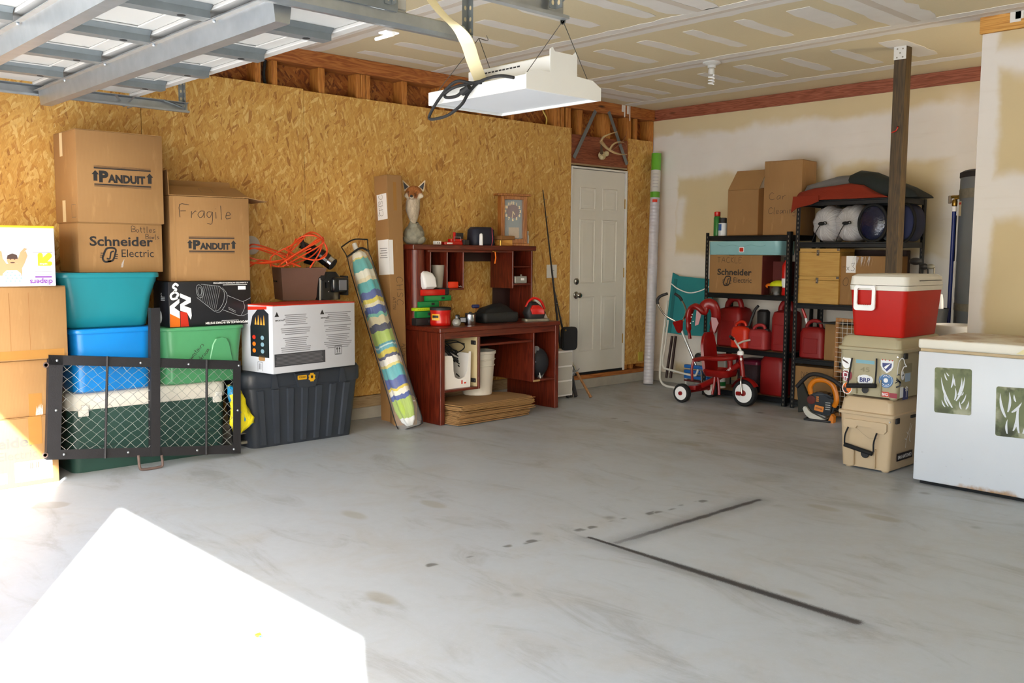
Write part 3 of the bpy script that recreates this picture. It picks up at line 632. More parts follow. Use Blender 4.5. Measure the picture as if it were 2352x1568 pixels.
for zz in (.09, .12, .15): g.bx(.08, .28, -.0005, .004, zz, zz+.006, .001); g.bx(.72, .95, -.0005, .004, zz+.03, zz+.036, .001)
g.build('groove', mat('cooler_groove', '#1d3531', 0.5), ic)
b = MB(); b.rrings([(.382, 1.005, .43, .06, .505, .2125), (.386, 1.012, .436, .063, .505, .2125), (.46, 1.012, .436, .063, .505, .2125), (.482, .99, .416, .06, .505, .2125), (.488, .93, .36, .05, .505, .2125)], 6); b.build('lid', mat('cooler_white', '#dcd9cf', 0.42, var=0.08), ic, smooth=50)
for x in (.085, .935):
    q = MB(); q.bx(x-.03, x+.03, -.018, .0, .345, .385, .005, 2); q.bx(x-.012, x+.03, -.020, -.002, .385, .415, .004, 2); q.build('latch', 'frame_paint', ic)
blue = tote('bright blue plastic tote under the teal tote', (0.53, -6.055, .4885), W90, .50, .40, .385, 'blue_plastic', .02, .028)
teal = tote('teal plastic tote under the Schneider Electric box marked Bottles Bowls', (0.53, -6.12, .874), W90, .615, .43, .333, 'teal_plastic', .065, .03)
for sx in (.02, .595):
    q = MB(); q.bx(sx-.03, sx+.03, .12, .31, .27, .30, .008, 2); q.build('grip', 'teal_plastic', teal)
green = tote('green plastic tote with slanted marker writing, under the black air intake box', (0.54, -5.515, .4885), W90, .568, .42, .367, 'green_plastic', .035, .022)
q = MB(); rr = [V((.36+.075*sx*k, -.002, zz)) for sx, k, zz in ()]
pf = lambda off, y: [V((.30+.0*off, y(0.10), .10)), V((.325+off, y(.25), .25)), V((.345+off, y(.287), .285)), V((.385, y(.295), .293)), V((.425-off, y(.287), .285)), V((.445-off, y(.25), .25)), V((.475, y(.10), .10))]
yb = lambda z: .036*(1-z/.345)
q.loft([pf(0, lambda z: yb(z)+.004), pf(0, lambda z: yb(z)-.004), pf(.008, lambda z: yb(z)-.008)]); q.build('embossed_panel', 'green_plastic', green, smooth=30)
for k, (wd, xx, zz) in enumerate((('Downstairs', .16, .135), ('Breakroom', .205, .105), ('Xmas', .29, .085))):
    handwriting(green, wd, (xx, .034*(1-(zz+.08)/.345)-.004, zz), (V((1, 0, 0)), V((0, -.09, 1)).normalized()), .030, rot=radians(48 if k < 2 else 50), pen=.003, wide=.9, gap=.12)

# printed cartons on the totes
sb = carton('cardboard box with Schneider Electric print and handwritten Bottles Bowls', (0.455, -5.972, 1.2075), W90, .505, .34, .297)
schneider(sb, .255, .145, .385); handwriting(sb, 'Bottles', (.315, 0, .245), FRONT, .036, pen=.0028); handwriting(sb, 'Bowls', (.40, 0, .205), FRONT, .028, pen=.0026)
patch(sb, 'torn_tape', [(-.008, 0), (.006, 0), (.016, .05), (.002, .03)], (.25, 0, .03), FRONT, 'clear_wrap')
pb = carton('large cardboard box with arrow print, topmost of the left stacks under the garage door', (0.46, -5.968, 1.505), W90, .515, .40, .545)
panduit(pb, .268, .275, .345)
patch(pb, 'tape', rect(.05, .14), (0, .26, .47), LEFT, 'paper_tape'); patch(pb, 'tape', rect(.055, .13), (0, .24, .07), LEFT, 'paper_tape')
strokes(pb, 'print_square', [([(-.035, -.03), (.035, -.03)], .002), ([(.035, -.03), (.035, .045)], .002), ([(.035, .045), (-.035, .045)], .002), ([(-.035, .045), (-.035, -.03)], .002)], (0, .07, .06), LEFT, 'print_grey')
fb = carton('open cardboard box marked Fragile with its flaps sticking up', (0.425, -5.405, 1.1458), radians(82), .515, .34, .5425, flaps=False)
panduit(fb, .265, .235, .30); handwriting(fb, 'Fragile', (.06, 0, .405), FRONT, .085, pen=.0035, gap=.1)
def flapm(b, a, c, up, n, th=.004):
    a, c, up, n = V(a), V(c), V(up), V(n).normalized()*th; pts = [a, c, c+up*1.0+(a-c)*.03, a+up+(c-a)*.03]; b.loft([[p for p in pts], [p+n for p in pts]])
for a, c, up, n in (((0, .002, .545), (.515, .002, .545), (-.01, .19, .07), (0, -.3, 1)), ((.0, .002, .545), (.0, .33, .545), (-.005, .0, .16), (1, 0, 0)), ((.515, .002, .545), (.515, .33, .545), (.13, .0, -.02), (.1, 0, 1)), ((0, .338, .545), (.515, .338, .545), (0, .005, .12), (0, -1, 0))):
    q = MB(); flapm(q, a, c, up, n); q.build('flap', 'cardboard_flap', fb, smooth=0)
strokes(fb, 'print_square', [([(-.04, -.03), (.04, -.03)], .002), ([(.04, -.03), (.04, .04)], .002), ([(.04, .04), (-.04, .04)], .002), ([(-.04, .04), (-.04, -.03)], .002)], (.26, .085, .5865), (V((1, 0, 0)), V((0, .938, .346))), 'print_grey')
patch(fb, 'crease', rect(.012, .53), (.03, 0, .27), FRONT, 'cardboard_flap')
# air intake carton, printed upside down
kn = carton('black printed air intake system carton lying upside down on the green tote', (0.49, -5.452, .857), W90, .562, .24, .288, m=mat('black_carton', '#17181d', 0.35, var=0.1), flaps=False)
lettering(kn, 'PERFORMANCE AIR INTAKE SYSTEM', (.395, 0, .016), FRONT, .014, 'white_print', w=.31, bold=.03, rot=pi)
lettering(kn, 'A GUARANTEED INCREASE IN HORSEPOWER', (.42, 0, .276), FRONT, .009, 'white_print', w=.245, bold=.02, rot=pi)
rects(kn, 'small_print', [rect(.17, .0025, 0, 0), rect(.12, .0025, -.04, -.234)], (.45, 0, .263), FRONT, 'white_print')
orange, redp = mat('orange_print', '#e8730e', 0.5, var=0.05), mat('red_print', '#c42a12', 0.5, var=0.05)
patch(kn, 'logo_block', [(.005, .002), (.070, .002), (.070, .075), (.005, .095)], (0, 0, 0), FRONT, orange, .0004); patch(kn, 'logo_block', [(.074, .002), (.128, .002), (.118, .09), (.074, .10)], (0, 0, 0), FRONT, redp, .0004)
patch(kn, 'logo_letter', [(.005, .088), (.068, .055), (.068, .10), (.035, .125), (.068, .155), (.068, .18), (.005, .135)], (0, 0, 0), FRONT, 'white_print', .0014)
patch(kn, 'logo_letter', [(.073, .105), (.116, .09), (.140, .045), (.147, .07), (.143, .118), (.098, .135), (.143, .155), (.143, .185), (.073, .215), (.073, .19), (.115, .17), (.073, .145)], (0, 0, 0), FRONT, 'white_print', .0014)
strokes(kn, 'logo_letter', [([(.058, .185), (.022, .18), (.015, .205), (.04, .222), (.062, .208), (.05, .19)], .014), ([(.035, .225), (.05, .24), (.03, .255), (.045, .275), (.064, .262)], .014)], (0, 0, 0), FRONT, 'white_print')
ln = lambda *p: (list(p), .0022)
filt = [ln(*[(.205+.032*cos(a)*.72-.2*.032*sin(a), .225+.042*sin(a)) for a in [i*2*pi/14 for i in range(15)]]), ln(*[(.205+.018*cos(a)*.72, .225+.026*sin(a)) for a in [i*2*pi/14 for i in range(15)]]), ln((.215, .27), (.34, .255)), ln((.185, .185), (.30, .093)), ln((.34, .255), (.372, .215), (.365, .15), (.33, .10), (.30, .093)), ln((.36, .245), (.392, .2), (.382, .14), (.345, .09), (.315, .085)), ln((.39, .195), (.50, .15)), ln((.36, .10), (.47, .058)), ln((.47, .058), (.515, .06), (.56, .09)), ln((.50, .15), (.53, .16), (.56, .175)), ln((.40, .115), (.45, .088)), ln((.40, .105), (.45, .078)), ln((.505, .15), (.515, .11), (.49, .062))]
filt += [([(.225+.012*i, .272-.0016*i-(.01 if i > 9 else 0)), (.195+.0115*i, .178-.0082*i)], .0012) for i in range(1, 11)]
strokes(kn, 'printed_drawing', filt, (0, 0, 0), FRONT, mat('print_silver', '#aab0b4', 0.5), k=3)
patch(kn, 'barcode', rect(.085*.65, .024), (.497, 0, .242), FRONT, 'white_print'); lettering(kn, 'S', (0, .11, .2), LEFT, .03, 'print_silver', rot=pi); rects(kn, 'small_print', [rect(.06, .004, 0, -.01*k) for k in range(3)], (0, .09, .19), LEFT, 'print_silver')
patch(kn, 'printed_round', ell(.03, .04), (0, .14, .06), LEFT, 'print_silver')

# black ribbed tool tote
bt = thing('tool_tote', 'black ribbed storage tote with a yellow badge on the lid', 'storage tote', (0.54, -4.968, 0), W90)
bp = mat('black_plastic_dusty', '#2c323b', 0.45, var=0.3, vs=5, bump=0.1, bs=120)
b = MB(); W, D = .935, .44
b.rrings([(0, W-.14, D-.10, .05, W/2, D/2), (.01, W-.13, D-.09, .06, W/2, D/2), (.43, W-.03, D-.03, .075, W/2, D/2)], 6); b.build('tub', bp, bt, smooth=50)
for k in range(7):
    x = .12+k*.115; q = MB(); y0, y1 = .043, .0135; x0 = x+(.5-x/W)*.10
    q.loft([[V((x0-.034, y0+.004, .02)), V((x0-.026, y0-.014, .02)), V((x0+.004, y0-.016, .02)), V((x0+.014, y0+.004, .02))], [V((x-.036, y1+.004, .40)), V((x-.030, y1-.010, .40)), V((x+.012, y1-.012, .40)), V((x+.022, y1+.004, .40))]])
    q.build('rib', bp, bt, smooth=20)
b = MB(); b.rrings([(.415, W-.012, D-.012, .08, W/2, D/2), (.425, W, D, .085, W/2, D/2), (.505, W, D, .085, W/2, D/2), (.53, W-.03, D-.03, .075, W/2, D/2), (.535, W-.09, D-.09, .06, W/2, D/2)], 6); b.build('lid', bp, bt, smooth=50)
for x in (.19, .73):
    q = MB(); q.prism([(-.006, 0), (.05, 0), (.028, .10), (.002, .10)], .012, fmtx((x, -.002, .41), FRONT, 0, 0)); q.build('lid_clip', bp, bt, smooth=0)
b = MB(); b.loft([[V((.36, -.0, .505)), V((.56, 0, .505)), V((.53, 0, .405)), V((.39, 0, .405))], [V((.365, -.018, .50)), V((.555, -.018, .50)), V((.525, -.018, .40)), V((.395, -.018, .40))]]); b.build('latch', bp, bt, smooth=0)
yb_ = mat('badge_yellow', '#d9a512', 0.45)
patch(bt, 'badge', rrect(.072, .03, .005), (.418, -.018, .47), FRONT, yb_); lettering(bt, 'TOUGH', (.418, -.018, .472), FRONT, .012, 'print_black', w=.055, lift=.0016, bold=.03)
patch(bt, 'badge', [(.024*cos(a)*(1.25 if k % 2 else .95), .03*sin(a)*(1.12 if k % 2 else .95)) for k, a in enumerate([i*2*pi/16 for i in range(16)])], (.495, -.018, .465), FRONT, yb_); patch(bt, 'badge', ell(.009, .011), (.495, -.018, .468), FRONT, 'print_black', .0014)

# white appliance carton, turned a little, on the black tote
ca, cb_, cc = P(628, 860, z=.536), P(816, 838, z=.536), P(556, 845, z=.536)
ang = math.atan2(cb_.y-ca.y, cb_.x-ca.x); wW = (cb_-ca).length; wD = .345
wb_ = carton('white printed appliance carton with warning text on the black tote', (ca.x, ca.y, .5365), ang, wW, wD, .452, m='white_carton', flaps=False, name='appliance_carton')
box('red_edge', redp, wb_, -.0008, wW+.0008, -.0008, wD+.0008, .447, .4535, .001)
gp = mat('warning_print', '#77777c', 0.7)
rp = random.Random(4); lines = []
for cx in (.03, .40):
    for k in range(20):
        if k in (6, 11): continue
        lines.append(rect(rp.uniform(.16, .26)*wW/.72, .0045, 0, 0)); lines[-1] = [(p[0]+.16*wW/.72+cx*wW/.72, p[1]+.385-.0128*k) for p in lines[-1]]
rects(wb_, 'printed_text', lines, (0, 0, 0), FRONT, gp)
for cx in (.035, .42):
    patch(wb_, 'warning_sign', [(-.018, -.015), (.018, -.015), (0, .017)], (cx*wW/.72, 0, .392), FRONT, 'print_black'); lettering(wb_, 'IMPORTANT', (cx*wW/.72+.025, 0, .352), FRONT, .009, 'print_black', w=.075, bold=.03)
patch(wb_, 'print_panel', rect(.60*wW, .085), (.315*wW, 0, .088), FRONT, mat('dark_print', '#3b3d42', 0.6)); rects(wb_, 'printed_text', [rect(rp.uniform(.5, .57)*wW, .0025, 0, -.03+.0088*k) for k in range(8)], (.305*wW, 0, .088), FRONT, gp, .0014)
strokes(wb_, 'upright_sign', [([(-.03, -.03), (.03, -.03)], .003), ([(.03, -.03), (.03, .03)], .003), ([(.03, .03), (-.03, .03)], .003), ([(-.03, .03), (-.03, -.03)], .003), ([(-.011, -.018), (-.011, .018)], .005), ([(.011, -.018), (.011, .018)], .005), ([(-.02, -.024), (.02, -.024)], .003)], (.78*wW, 0, .12), FRONT, 'print_black')
rects(wb_, 'upright_sign', [[(c-.008, .006), (c+.008, .006), (c, .022)] for c in (-.011, .011)], (.78*wW, 0, .12), FRONT, 'print_black')
patch(wb_, 'print_panel', [(-.10, -.16), (.10, -.16), (.10, .13), (.05, .16), (-.02, .155), (-.075, .11), (-.10, .04)], (0, .14, .265), LEFT, mat('navy_print', '#15181f', 0.4)); fl = mat('flame_print', '#e0a13a', 0.5)
rects(wb_, 'print_flame', [[(-.05+.03*k, 0), (-.03+.03*k, 0), (-.04+.03*k, .05+.015*(k % 2))] for k in range(4)], (0, .14, .32), LEFT, fl, .0014)
for k, mm in enumerate(('red_print', 'print_blue', 'orange_print', 'print_blue', 'orange_print', 'print_blue')): patch(wb_, 'print_icon', ell(.018, .014), (0, .20-.09*(k % 2), .235-.045*(k//2)), LEFT, mm, .0014)
patch(wb_, 'hand_hole', rrect(.07, .035, .012), (0, .12, .098), LEFT, 'cardboard'); rects(wb_, 'upright_sign', [rect(.05, .004, 0, .03), rect(.004, .06, -.025, 0), rect(.004, .06, .025, 0), rect(.008, .04, -.008, 0), rect(.008, .04, .008, 0)], (0, .14, .042), LEFT, gp)
patch(wb_, 'red_flash', [(-.14, -.015), (.13, .0), (.13, .02), (-.14, .008)], (0, .19, .425), LEFT, redp)

# brown bin, orange cord, black car parts on the white carton
ba, bb, bc = P(648, 690, z=.992), P(706, 689, z=.992), P(572, 689, z=.992)
bz = .9905; ang2 = math.atan2(bb.y-ba.y, bb.x-ba.x)
bn = thing('brown_bin', 'brown fabric bin full of orange cord on the white carton', 'bin', (ba.x-.02, ba.y+.02, bz), ang2)
b = MB(); w0, d0, w1, d1_ = .235, .27, .315, .33
O = lambda w, d, z: [V((-.02*(z > .1), -.03*(z > .1), z)), V((w, -.03*(z > .1), z)), V((w, d, z)), V((-.02*(z > .1), d, z))]
b.loft([O(w0, d0, 0), O(w1, d1_, .235), [V((p.x*.97+.004, p.y*.97+.004, p.z)) for p in O(w1, d1_, .235)], [V((p.x*.95+.006, p.y*.95+.006, .03)) for p in O(w0, d0, 0)]]); b.build('body', mat('brown_fabric', '#63483c', 0.85, var=0.15, bump=0.2, bs=200), bn, smooth=0)
q = MB(); q.bx(-.024, -.017, .10, .19, .13, .14, .002); q.build('grip_slot', 'black_gap', bn)
rnd = random.Random(21); co = thing('extension_cord', 'tangled orange extension cord heaped over the brown bin', 'cord', (0, 0, 0))
cord = mat('orange_cord', '#d8481b', 0.45, var=0.15)
def xp(px, py, x=.33): return P(px, py, x=x)
loops = [[(573, 612), (600, 598), (640, 600), (690, 578), (735, 545), (742, 556), (720, 585), (690, 600), (640, 612), (610, 600), (572, 590), (572, 566), (590, 562), (640, 578), (660, 585)],
 [(660, 585), (690, 555), (712, 533), (738, 545), (736, 575), (712, 615)], [(660, 585), (668, 570), (690, 545), (720, 541), (735, 552), (700, 572), (660, 600)],
 [(655, 572), (690, 590), (725, 597), (748, 588), (750, 570), (738, 545)], [(660, 565), (670, 595), (675, 612)], [(680, 548), (665, 580), (660, 596), (690, 612)], [(566, 606), (630, 600), (660, 592), (700, 570), (732, 552)], [(574, 570), (610, 572), (650, 592), (662, 610)], [(567, 575), (585, 570), (625, 582), (660, 588)],
 [(622, 612), (622, 592), (640, 578), (672, 562), (700, 545)], [(690, 612), (655, 600), (640, 612)], [(645, 606), (685, 580), (735, 550), (740, 560), (690, 590), (650, 612)], [(660, 570), (695, 543), (712, 536), (740, 552), (752, 575), (735, 595)], [(568, 600), (600, 605), (650, 600), (680, 585), (715, 570)]]
q = MB()
for k, lp in enumerate(loops):
    pp = [xp(px, py, .30+.10*(k % 4)/3+.03*sin(i*1.7+k)) for i, (px, py) in enumerate(lp)]; q.tube(smoothpath(pp, 5), .0055, 6)
q.build('cable', cord, co)
q = MB(); pr = [xp(692, 545, .31), xp(697, 568, .31)]; q.tube(pr, [.012, .019], 8); q.tube([xp(689, 541, .31), xp(691, 548, .31)], .004, 6); q.tube([xp(695, 541, .31), xp(696, 548, .31)], .004, 6); q.build('plug', 'black_gap', co)
gl = mat('gloss_black', '#141517', 0.18, var=0.1); chrome = mat('chrome', '#c9ccd0', 0.12, 1.0, var=0.05)
du = thing('air_duct', 'black rubber air duct with chrome ring resting across the orange cord', 'car part', (0, 0, 0))
q = MB(); q.tube(smoothpath([xp(690, 560, .20), xp(712, 572, .22), xp(735, 585, .24), xp(752, 598, .27)], 5), [.03]*5+[.045]*5+[.05]*6, 14); q.tube([xp(722, 598, .2), xp(700, 592, .17)], .04, 12)
q.build('duct', gl, du); c0 = xp(753, 599, .27); c1 = xp(764, 607, .30); q = MB(); q.tube([c0, c1], .048, 20, caps=False); q.build('clamp_ring', chrome, du); q = MB(); q.tube([c0+(c1-c0)*.2, c1+(c1-c0)*.15], .043, 18); q.build('end_cap', 'black_gap', du)
lm = thing('headlamp_housing', 'glossy black headlamp housing standing at the end of the white carton', 'car part', (P(725, 690, x=.36).x, P(731, 690, x=.36).y, .9905), W90)
b = MB(); b.rrings([(0, .19, .22, .03, .11, .12), (.16, .19, .22, .03, .115, .12), (.205, .15, .18, .03, .115, .13)], 4); b.build('housing', gl, lm)
b = MB(); b.bx(.115, .255, -.02, .12, .055, .165, .02, 3); b.build('lens_block', gl, lm); b = MB(); b.bx(.245, .26, .0, .10, .03, .175, .004); b.bx(.07, .085, -.004, .0, .09, .135, .002); b.bx(.02, .06, -.006, .002, .145, .18, .004); b.build('bracket', 'black_gap', lm); b = MB(); b.bx(.165, .23, -.022, -.019, .07, .145, .001); b.build('lens', mat('lens_grey', '#6a6d72', 0.1), lm)
for z in (.06, .135): q = MB(); q.sph((.095, .012, z), .006, 8, 6); q.build('screw', chrome, lm)

# ------------------------------------------------------------------ chain-link trailer gate leaning on the coolers
gx = lambda z: .63-.05*z
def gp_(px, py):
    p = P(px, py, x=.61); return P(px, py, x=gx(max(p.z, 0)))
gt = thing('trailer_gate', 'black angle-iron gate with chain-link mesh leaning on the green cooler', 'gate', (0, 0, 0)); iron = mat('black_iron', '#17161a', 0.6, var=0.35, vs=30, bump=0.25, bs=160)
TL, TR, BL, BR = gp_(113, 815), gp_(553, 829), gp_(107, 1056), gp_(553, 1041)
def bar(name, a, b_, w, inward, th=.006, leg=.04, m=iron, parent=gt):
    """angle iron from a to b_: flat leg of width w towards inward, other leg going back"""
    q = MB(); n = (V((1, 0, 0))).normalized(); i = V(inward).normalized()
    q.loft([[p, p+i*w, p+i*w-n*th, p+i*th-n*th, p+i*th-n*leg, p-n*leg] for p in (a, b_)]); return q.build(name, m, parent, smooth=0)
up = (TL-BL).normalized(); rt = (TR-TL).normalized()
bar('top_rail', TL, TR, .056, -up); bar('bottom_rail', BL, BR, .056, up); bar('side_rail', BL, TL, .075, rt); bar('side_rail', BR, TR, .052, -rt)
def onrail(px, top): a, b_ = (TL, TR) if top else (BL, BR); k = (px-113)/440.; return a+(b_-a)*k
for px in (233, 464):
    q = MB(); q.tube([onrail(px, True)+V((.008, 0, .004)), onrail(px-1 if px < 300 else px, False)+V((.008, 0, .0))], .008, 8); q.build('mesh_bar', iron, gt)
pa, pb_ = gp_(345, 707), gp_(346, 1048); q = MB(); off = V((.012, 0, 0)); wv = V((0, .056, 0))
q.loft([[p+off, p+off+wv, p+off+wv-V((.006, 0, 0)), p+off+V((-.006, .006, 0)), p+off+V((-.045, .006, 0)), p+off+V((-.045, 0, 0))] for p in (pb_, pa)]); q.build('upright', iron, gt, smooth=0)
rust = mat('rusty_bar', '#5b4a44', 0.7, var=0.4, vs=40, bump=0.3)
h0, h1 = gp_(318, 1045), gp_(371, 1045); fl0 = V((gx(0)+.005, h0.y+.003, .010)); fl1 = V((gx(0)+.005, h1.y+.003, .010))
tube('handle', rust, gt, smoothpath([h0, h0*.2+fl0*.8, fl0+V((0, .02, 0)), fl1-V((0, .02, 0)), h1*.2+fl1*.8, h1], 4), .0085, 8)
for px, top in ((128, 1), (307, 1), (420, 1), (547, 1), (148, 0), (283, 0), (443, 0), (535, 0)):
    q = MB(); c = onrail(px, top)+V((.003, 0, -.03 if top else .03)); q.sph(c, .0085, 10, 6); q.build('bolt', 'galvanised', gt)
for p in (gp_(129, 942), gp_(546, 942)): q = MB(); q.sph(p, .0085, 10, 6); q.build('bolt', 'galvanised', gt)
for p in (gp_(106, 838), gp_(104, 1045)): q = MB(); q.lathe([(.013+.004*cos(a), .004*sin(a)) for a in [i*pi/4 for i in range(9)]], 14, Matrix.Translation(p) @ Matrix.Rotation(pi/2, 4, 'Y')); q.build('eye_bolt', rust, gt)
rnd = random.Random(8); wq = MB(); A0, A1, A2 = TL+rt*.07-up*.05, TR-rt*.045-up*.05, BL+rt*.07+up*.05
Wm, Hm = (A1-A0).length, (A0-A2).length; nC, nR = 31, 17
dev = {}
def mp(i, j):
    if (i, j) not in dev: dev[(i, j)] = V((rnd.uniform(-.004, .004), rnd.uniform(-.005, .005), rnd.uniform(-.006, .006)))
    return A0+(A1-A0)*(i/nC)-up*(Hm*min(j/nR, 1.0))+dev[(i, j)]+V((-.012, 0, 0))
for i in range(0, nC):
    for s in (0, 1):
        pts = []
        for j in range(nR+1):
            if (i+s) % 2 == 0: pts.append(mp(i+(j % 2), j))
        if len(pts) > 2 and s == 0 and i % 2 == 0:
            wq.tube(pts, .0019, 5)
        if len(pts) > 2 and s == 1:
            pass
for i in range(1, nC):
    if i % 2 == 1: wq.tube([mp(i+((j+1) % 2), j)+V((.004, 0, 0)) for j in range(nR+1)], .0019, 5)
wo = wq.build('chain_link_mesh', mat('zinc_wire', '#b9bbb6', 0.38, 0.7, var=0.3, vs=25), gt); wo['kind'] = 'stuff'

# yellow plastic bag and caster bracket between gate and tote
yb2 = thing('yellow_rain_jacket', 'crumpled yellow and blue plastic jacket wedged between the gate and the black tote', 'jacket', (0, 0, 0))
q = MB(); rnd = random.Random(2); rows = [(886, 522, 538), (900, 524, 552), (915, 526, 562), (930, 528, 566), (945, 532, 572), (960, 530, 582), (972, 530, 582), (985, 534, 566), (995, 538, 548)]; rings = []
for py, l, r in rows:
    c = P((l+r)/2, py, x=.545); hw = (P(r, py, x=.545).y-P(l, py, x=.545).y)/2
    rings.append([c+V((.03*sin(a)*(1+.4*sin(5*a+py)), hw*cos(a)*(1+.12*sin(4*a+py*.7)), .008*sin(3*a+py))) for a in [i*2*pi/18 for i in range(18)]])
q.loft(rings)
@reg
def yellow_blue():
    t = NT('yellow_blue'); k = t.sstep(t.noise(t.map(loc=(1.1, 4.2, .3)), 9.0, 1), 0.56, 0.585); t.bump(t.noise(scale=26, detail=3), 0.5, 0.02); return t.out(t.mix(k, '#e3d51c', '#1f8fc4'), 0.35)
q.build('cloth', 'yellow_blue', yb2, smooth=60)
cs = thing('caster_bracket', 'rusty caster bracket on the floor behind the gate beside the black tote', 'caster', (P(575, 1030, z=0).x-.03, P(570, 1030, z=0).y-.01, 0), W90)
b = MB(); b.bx(-.05, .06, 0, .08, .10, .106, .001); b.bx(-.04, -.034, .0, .06, .02, .10, .001); b.loft([[V((.03, .01, .1)), V((.06, .01, .1)), V((.075, .01, .03)), V((.05, .01, .02))], [V((.03, .014, .1)), V((.06, .014, .1)), V((.075, .014, .03)), V((.05, .014, .02))]]); b.bx(-.03, .02, .0, .05, .03, .05, .004); b.build('bracket', mat('dull_steel', '#8d8878', 0.5, 0.5, var=0.4, vs=30), cs)
q = MB(); q.lathe([(.004, -.014), (.027, -.014), (.03, -.008), (.03, .008), (.027, .014), (.004, .014)], 18, Matrix.Translation((.055, .03, .0305)) @ Matrix.Rotation(pi/2, 4, 'X')); q.build('wheel', mat('caster_brown', '#7a5a3c', 0.6), cs)

# ------------------------------------------------------------------ beach umbrella in its clear bag, tall carton
@reg
def umbrella_cloth():
    t = NT('umbrella_cloth'); x, y, z = t.sep()
    st_ = [(0, '#e9ecec'), (.06, '#a9c455'), (.165, '#2b4a9c'), (.19, '#e6e2d2'), (.218, '#d8c02c'), (.232, '#24479c'), (.28, '#3fa9b4'), (.345, '#d9cf7c'), (.36, '#e8e6df'), (.395, '#1f2c5c'), (.413, '#cfc12c'), (.443, '#4aa8bd'), (.462, '#bfe0df'), (.472, '#3d96a8'), (.482, '#a6c552'), (.55, '#202c55'), (.587, '#d6cfae'), (.63, '#6fc0b5'), (.648, '#2c4f9e'), (.69, '#ddd6b8'), (.712, '#cdbf3a'), (.737, '#2b4a96'), (.78, '#3fa7ad'), (.835, '#d8ceaa'), (.855, '#dcdccc'), (.895, '#43a3a3'), (.962, '#d5c870'), (.978, '#e4e0cf')]
    k = t.math('ADD', t.math('DIVIDE', z, 1.40), t.math('MULTIPLY_ADD', t.noise(t.map(scale=(16, 16, 3)), 1.0, 2), .05, -.025))
    vals = {i: c for i, (p, c) in enumerate(st_)}; lo = t.ramp(t.math('MULTIPLY', k, 2.0), [(p*2, c) for p, c in st_ if p < .47][:15], 'CONSTANT'); hi = t.ramp(t.math('MULTIPLY_ADD', k, 2.0, -0.94), [(p*2-.94, c) for p, c in st_ if p >= .47], 'CONSTANT')
    c = t.mix(t.math('GREATER_THAN', k, .4715), lo, hi); t.bump(t.noise(t.map(scale=(30, 30, 2)), 1.0, 4), 0.5, 0.02); return t.out(c, 0.7)
ub, ut = P(944, 985, z=0.0), P(826, 600, x=.16)
ax = (ut-ub); L = ax.length; Q = ax.to_track_quat('Z', 'X')
um = thing('beach_umbrella', 'rolled striped beach umbrella in a clear zip bag leaning on the tall carton', 'umbrella', ub+V((0, 0, .012))); um.rotation_euler = Q.to_euler()
b = MB(); rings = []; nn = 22
prof = [(0.0, .022), (.03, .05), (.10, .072), (.3, .078), (.55, .076), (.8, .078), (.92, .072), (1.0, .05), (1.02, .028)]
for t_, r in prof:
    rings.append([V((r*(1+.13*cos(5*a+t_*3))*cos(a), r*(1+.13*cos(5*a+t_*3))*sin(a), .015+t_*1.38)) for a in [i*2*pi/40 for i in range(40)]])
b.loft(rings); b.build('canopy', 'umbrella_cloth', um, smooth=60)
q = MB(); q.tube([(0, 0, 1.38), (-.005, .0, 1.49)], [.022, .018], 12); q.build('pole_end', mat('pale_grey', '#cfcfc9', 0.5), um)
cdir = Q.inverted() @ (CAM-ub).normalized(); cdir.z = 0; cdir.normalize(); sdir = V((0, 0, 1)).cross(cdir)
edge = lambda sg: [sdir*(sg*w)+V((0, 0, z)) for z, w in ((.0, .075), (.04, .10), (.3, .098), (.9, .095), (1.3, .092), (1.40, .085), (1.49, .105))]
film = MB(); rg = []
for z, w, d in ((.0, .075, .012), (.05, .102, .06), (.3, .099, .088), (.9, .097, .087), (1.3, .094, .084), (1.40, .088, .06)): rg.append([sdir*(w*cos(a))+cdir*(d*sin(a))+V((0, 0, z)) for a in [i*2*pi/26 for i in range(26)]])
film.loft(rg, caps=False)
@reg
def clear_film():
    t = NT('clear_film'); t.bump(t.noise(t.map(scale=(14, 14, 3)), 1.0, 4, .6, .5), 0.8, 0.03); t.m.blend_method = 'BLEND' if hasattr(t.m, 'blend_method') else None
    return t.out('#f4f6f8', 0.12, Alpha=0.10, Specular_IOR_Level=1.0)
film.build('clear_bag', 'clear_film', um, smooth=60)
pp = edge(1)+[sdir*(-w)+V((0, 0, z)) for z, w in ((1.49, .105), (1.40, .085), (1.3, .092), (.9, .095), (.3, .098), (.04, .10), (.0, .075))]
q = MB(); q.tube(smoothpath(edge(1), 4), .0045, 6); q.tube(smoothpath(edge(-1), 4), .0045, 6); q.tube(smoothpath([sdir*.105+V((0, 0, 1.49)), V((0, 0, 1.52)), sdir*-.105+V((0, 0, 1.49))], 5), .0055, 6); q.tube(smoothpath([sdir*.088+V((0, 0, 1.40)), sdir*.03+V((0, 0, 1.43))+cdir*.05, sdir*-.088+V((0, 0, 1.40))], 5), .008, 6)
q.tube([sdir*.075, sdir*-.075], .004, 6)
q.build('piping', 'black_gap', um)
tc = thing('tall_carton', 'tall narrow cardboard carton with taped papers leaning on the wall beside the desk', 'box', (0.305, -3.588, 0.0), rot=(radians(0), radians(-2.3), W90))
tc.rotation_euler = Euler((radians(-2.3), 0, W90), 'XYZ')
w, d, h = .140, .175, 1.945
box('body', 'cardboard', tc, 0, w, 0, d, 0, h, .003)
patch(tc, 'paper_sheet', rect(.13, .20), (0, .075, 1.70), LEFT, 'paper', rot=radians(3)); handwriting(tc, 'CHSC', (0, .06, 1.63), LEFT, .05, rot=pi/2+.05, pen=.003); handwriting(tc, 'Forward to', (0, .105, 1.63), LEFT, .018, rot=pi/2+.08, pen=.002)
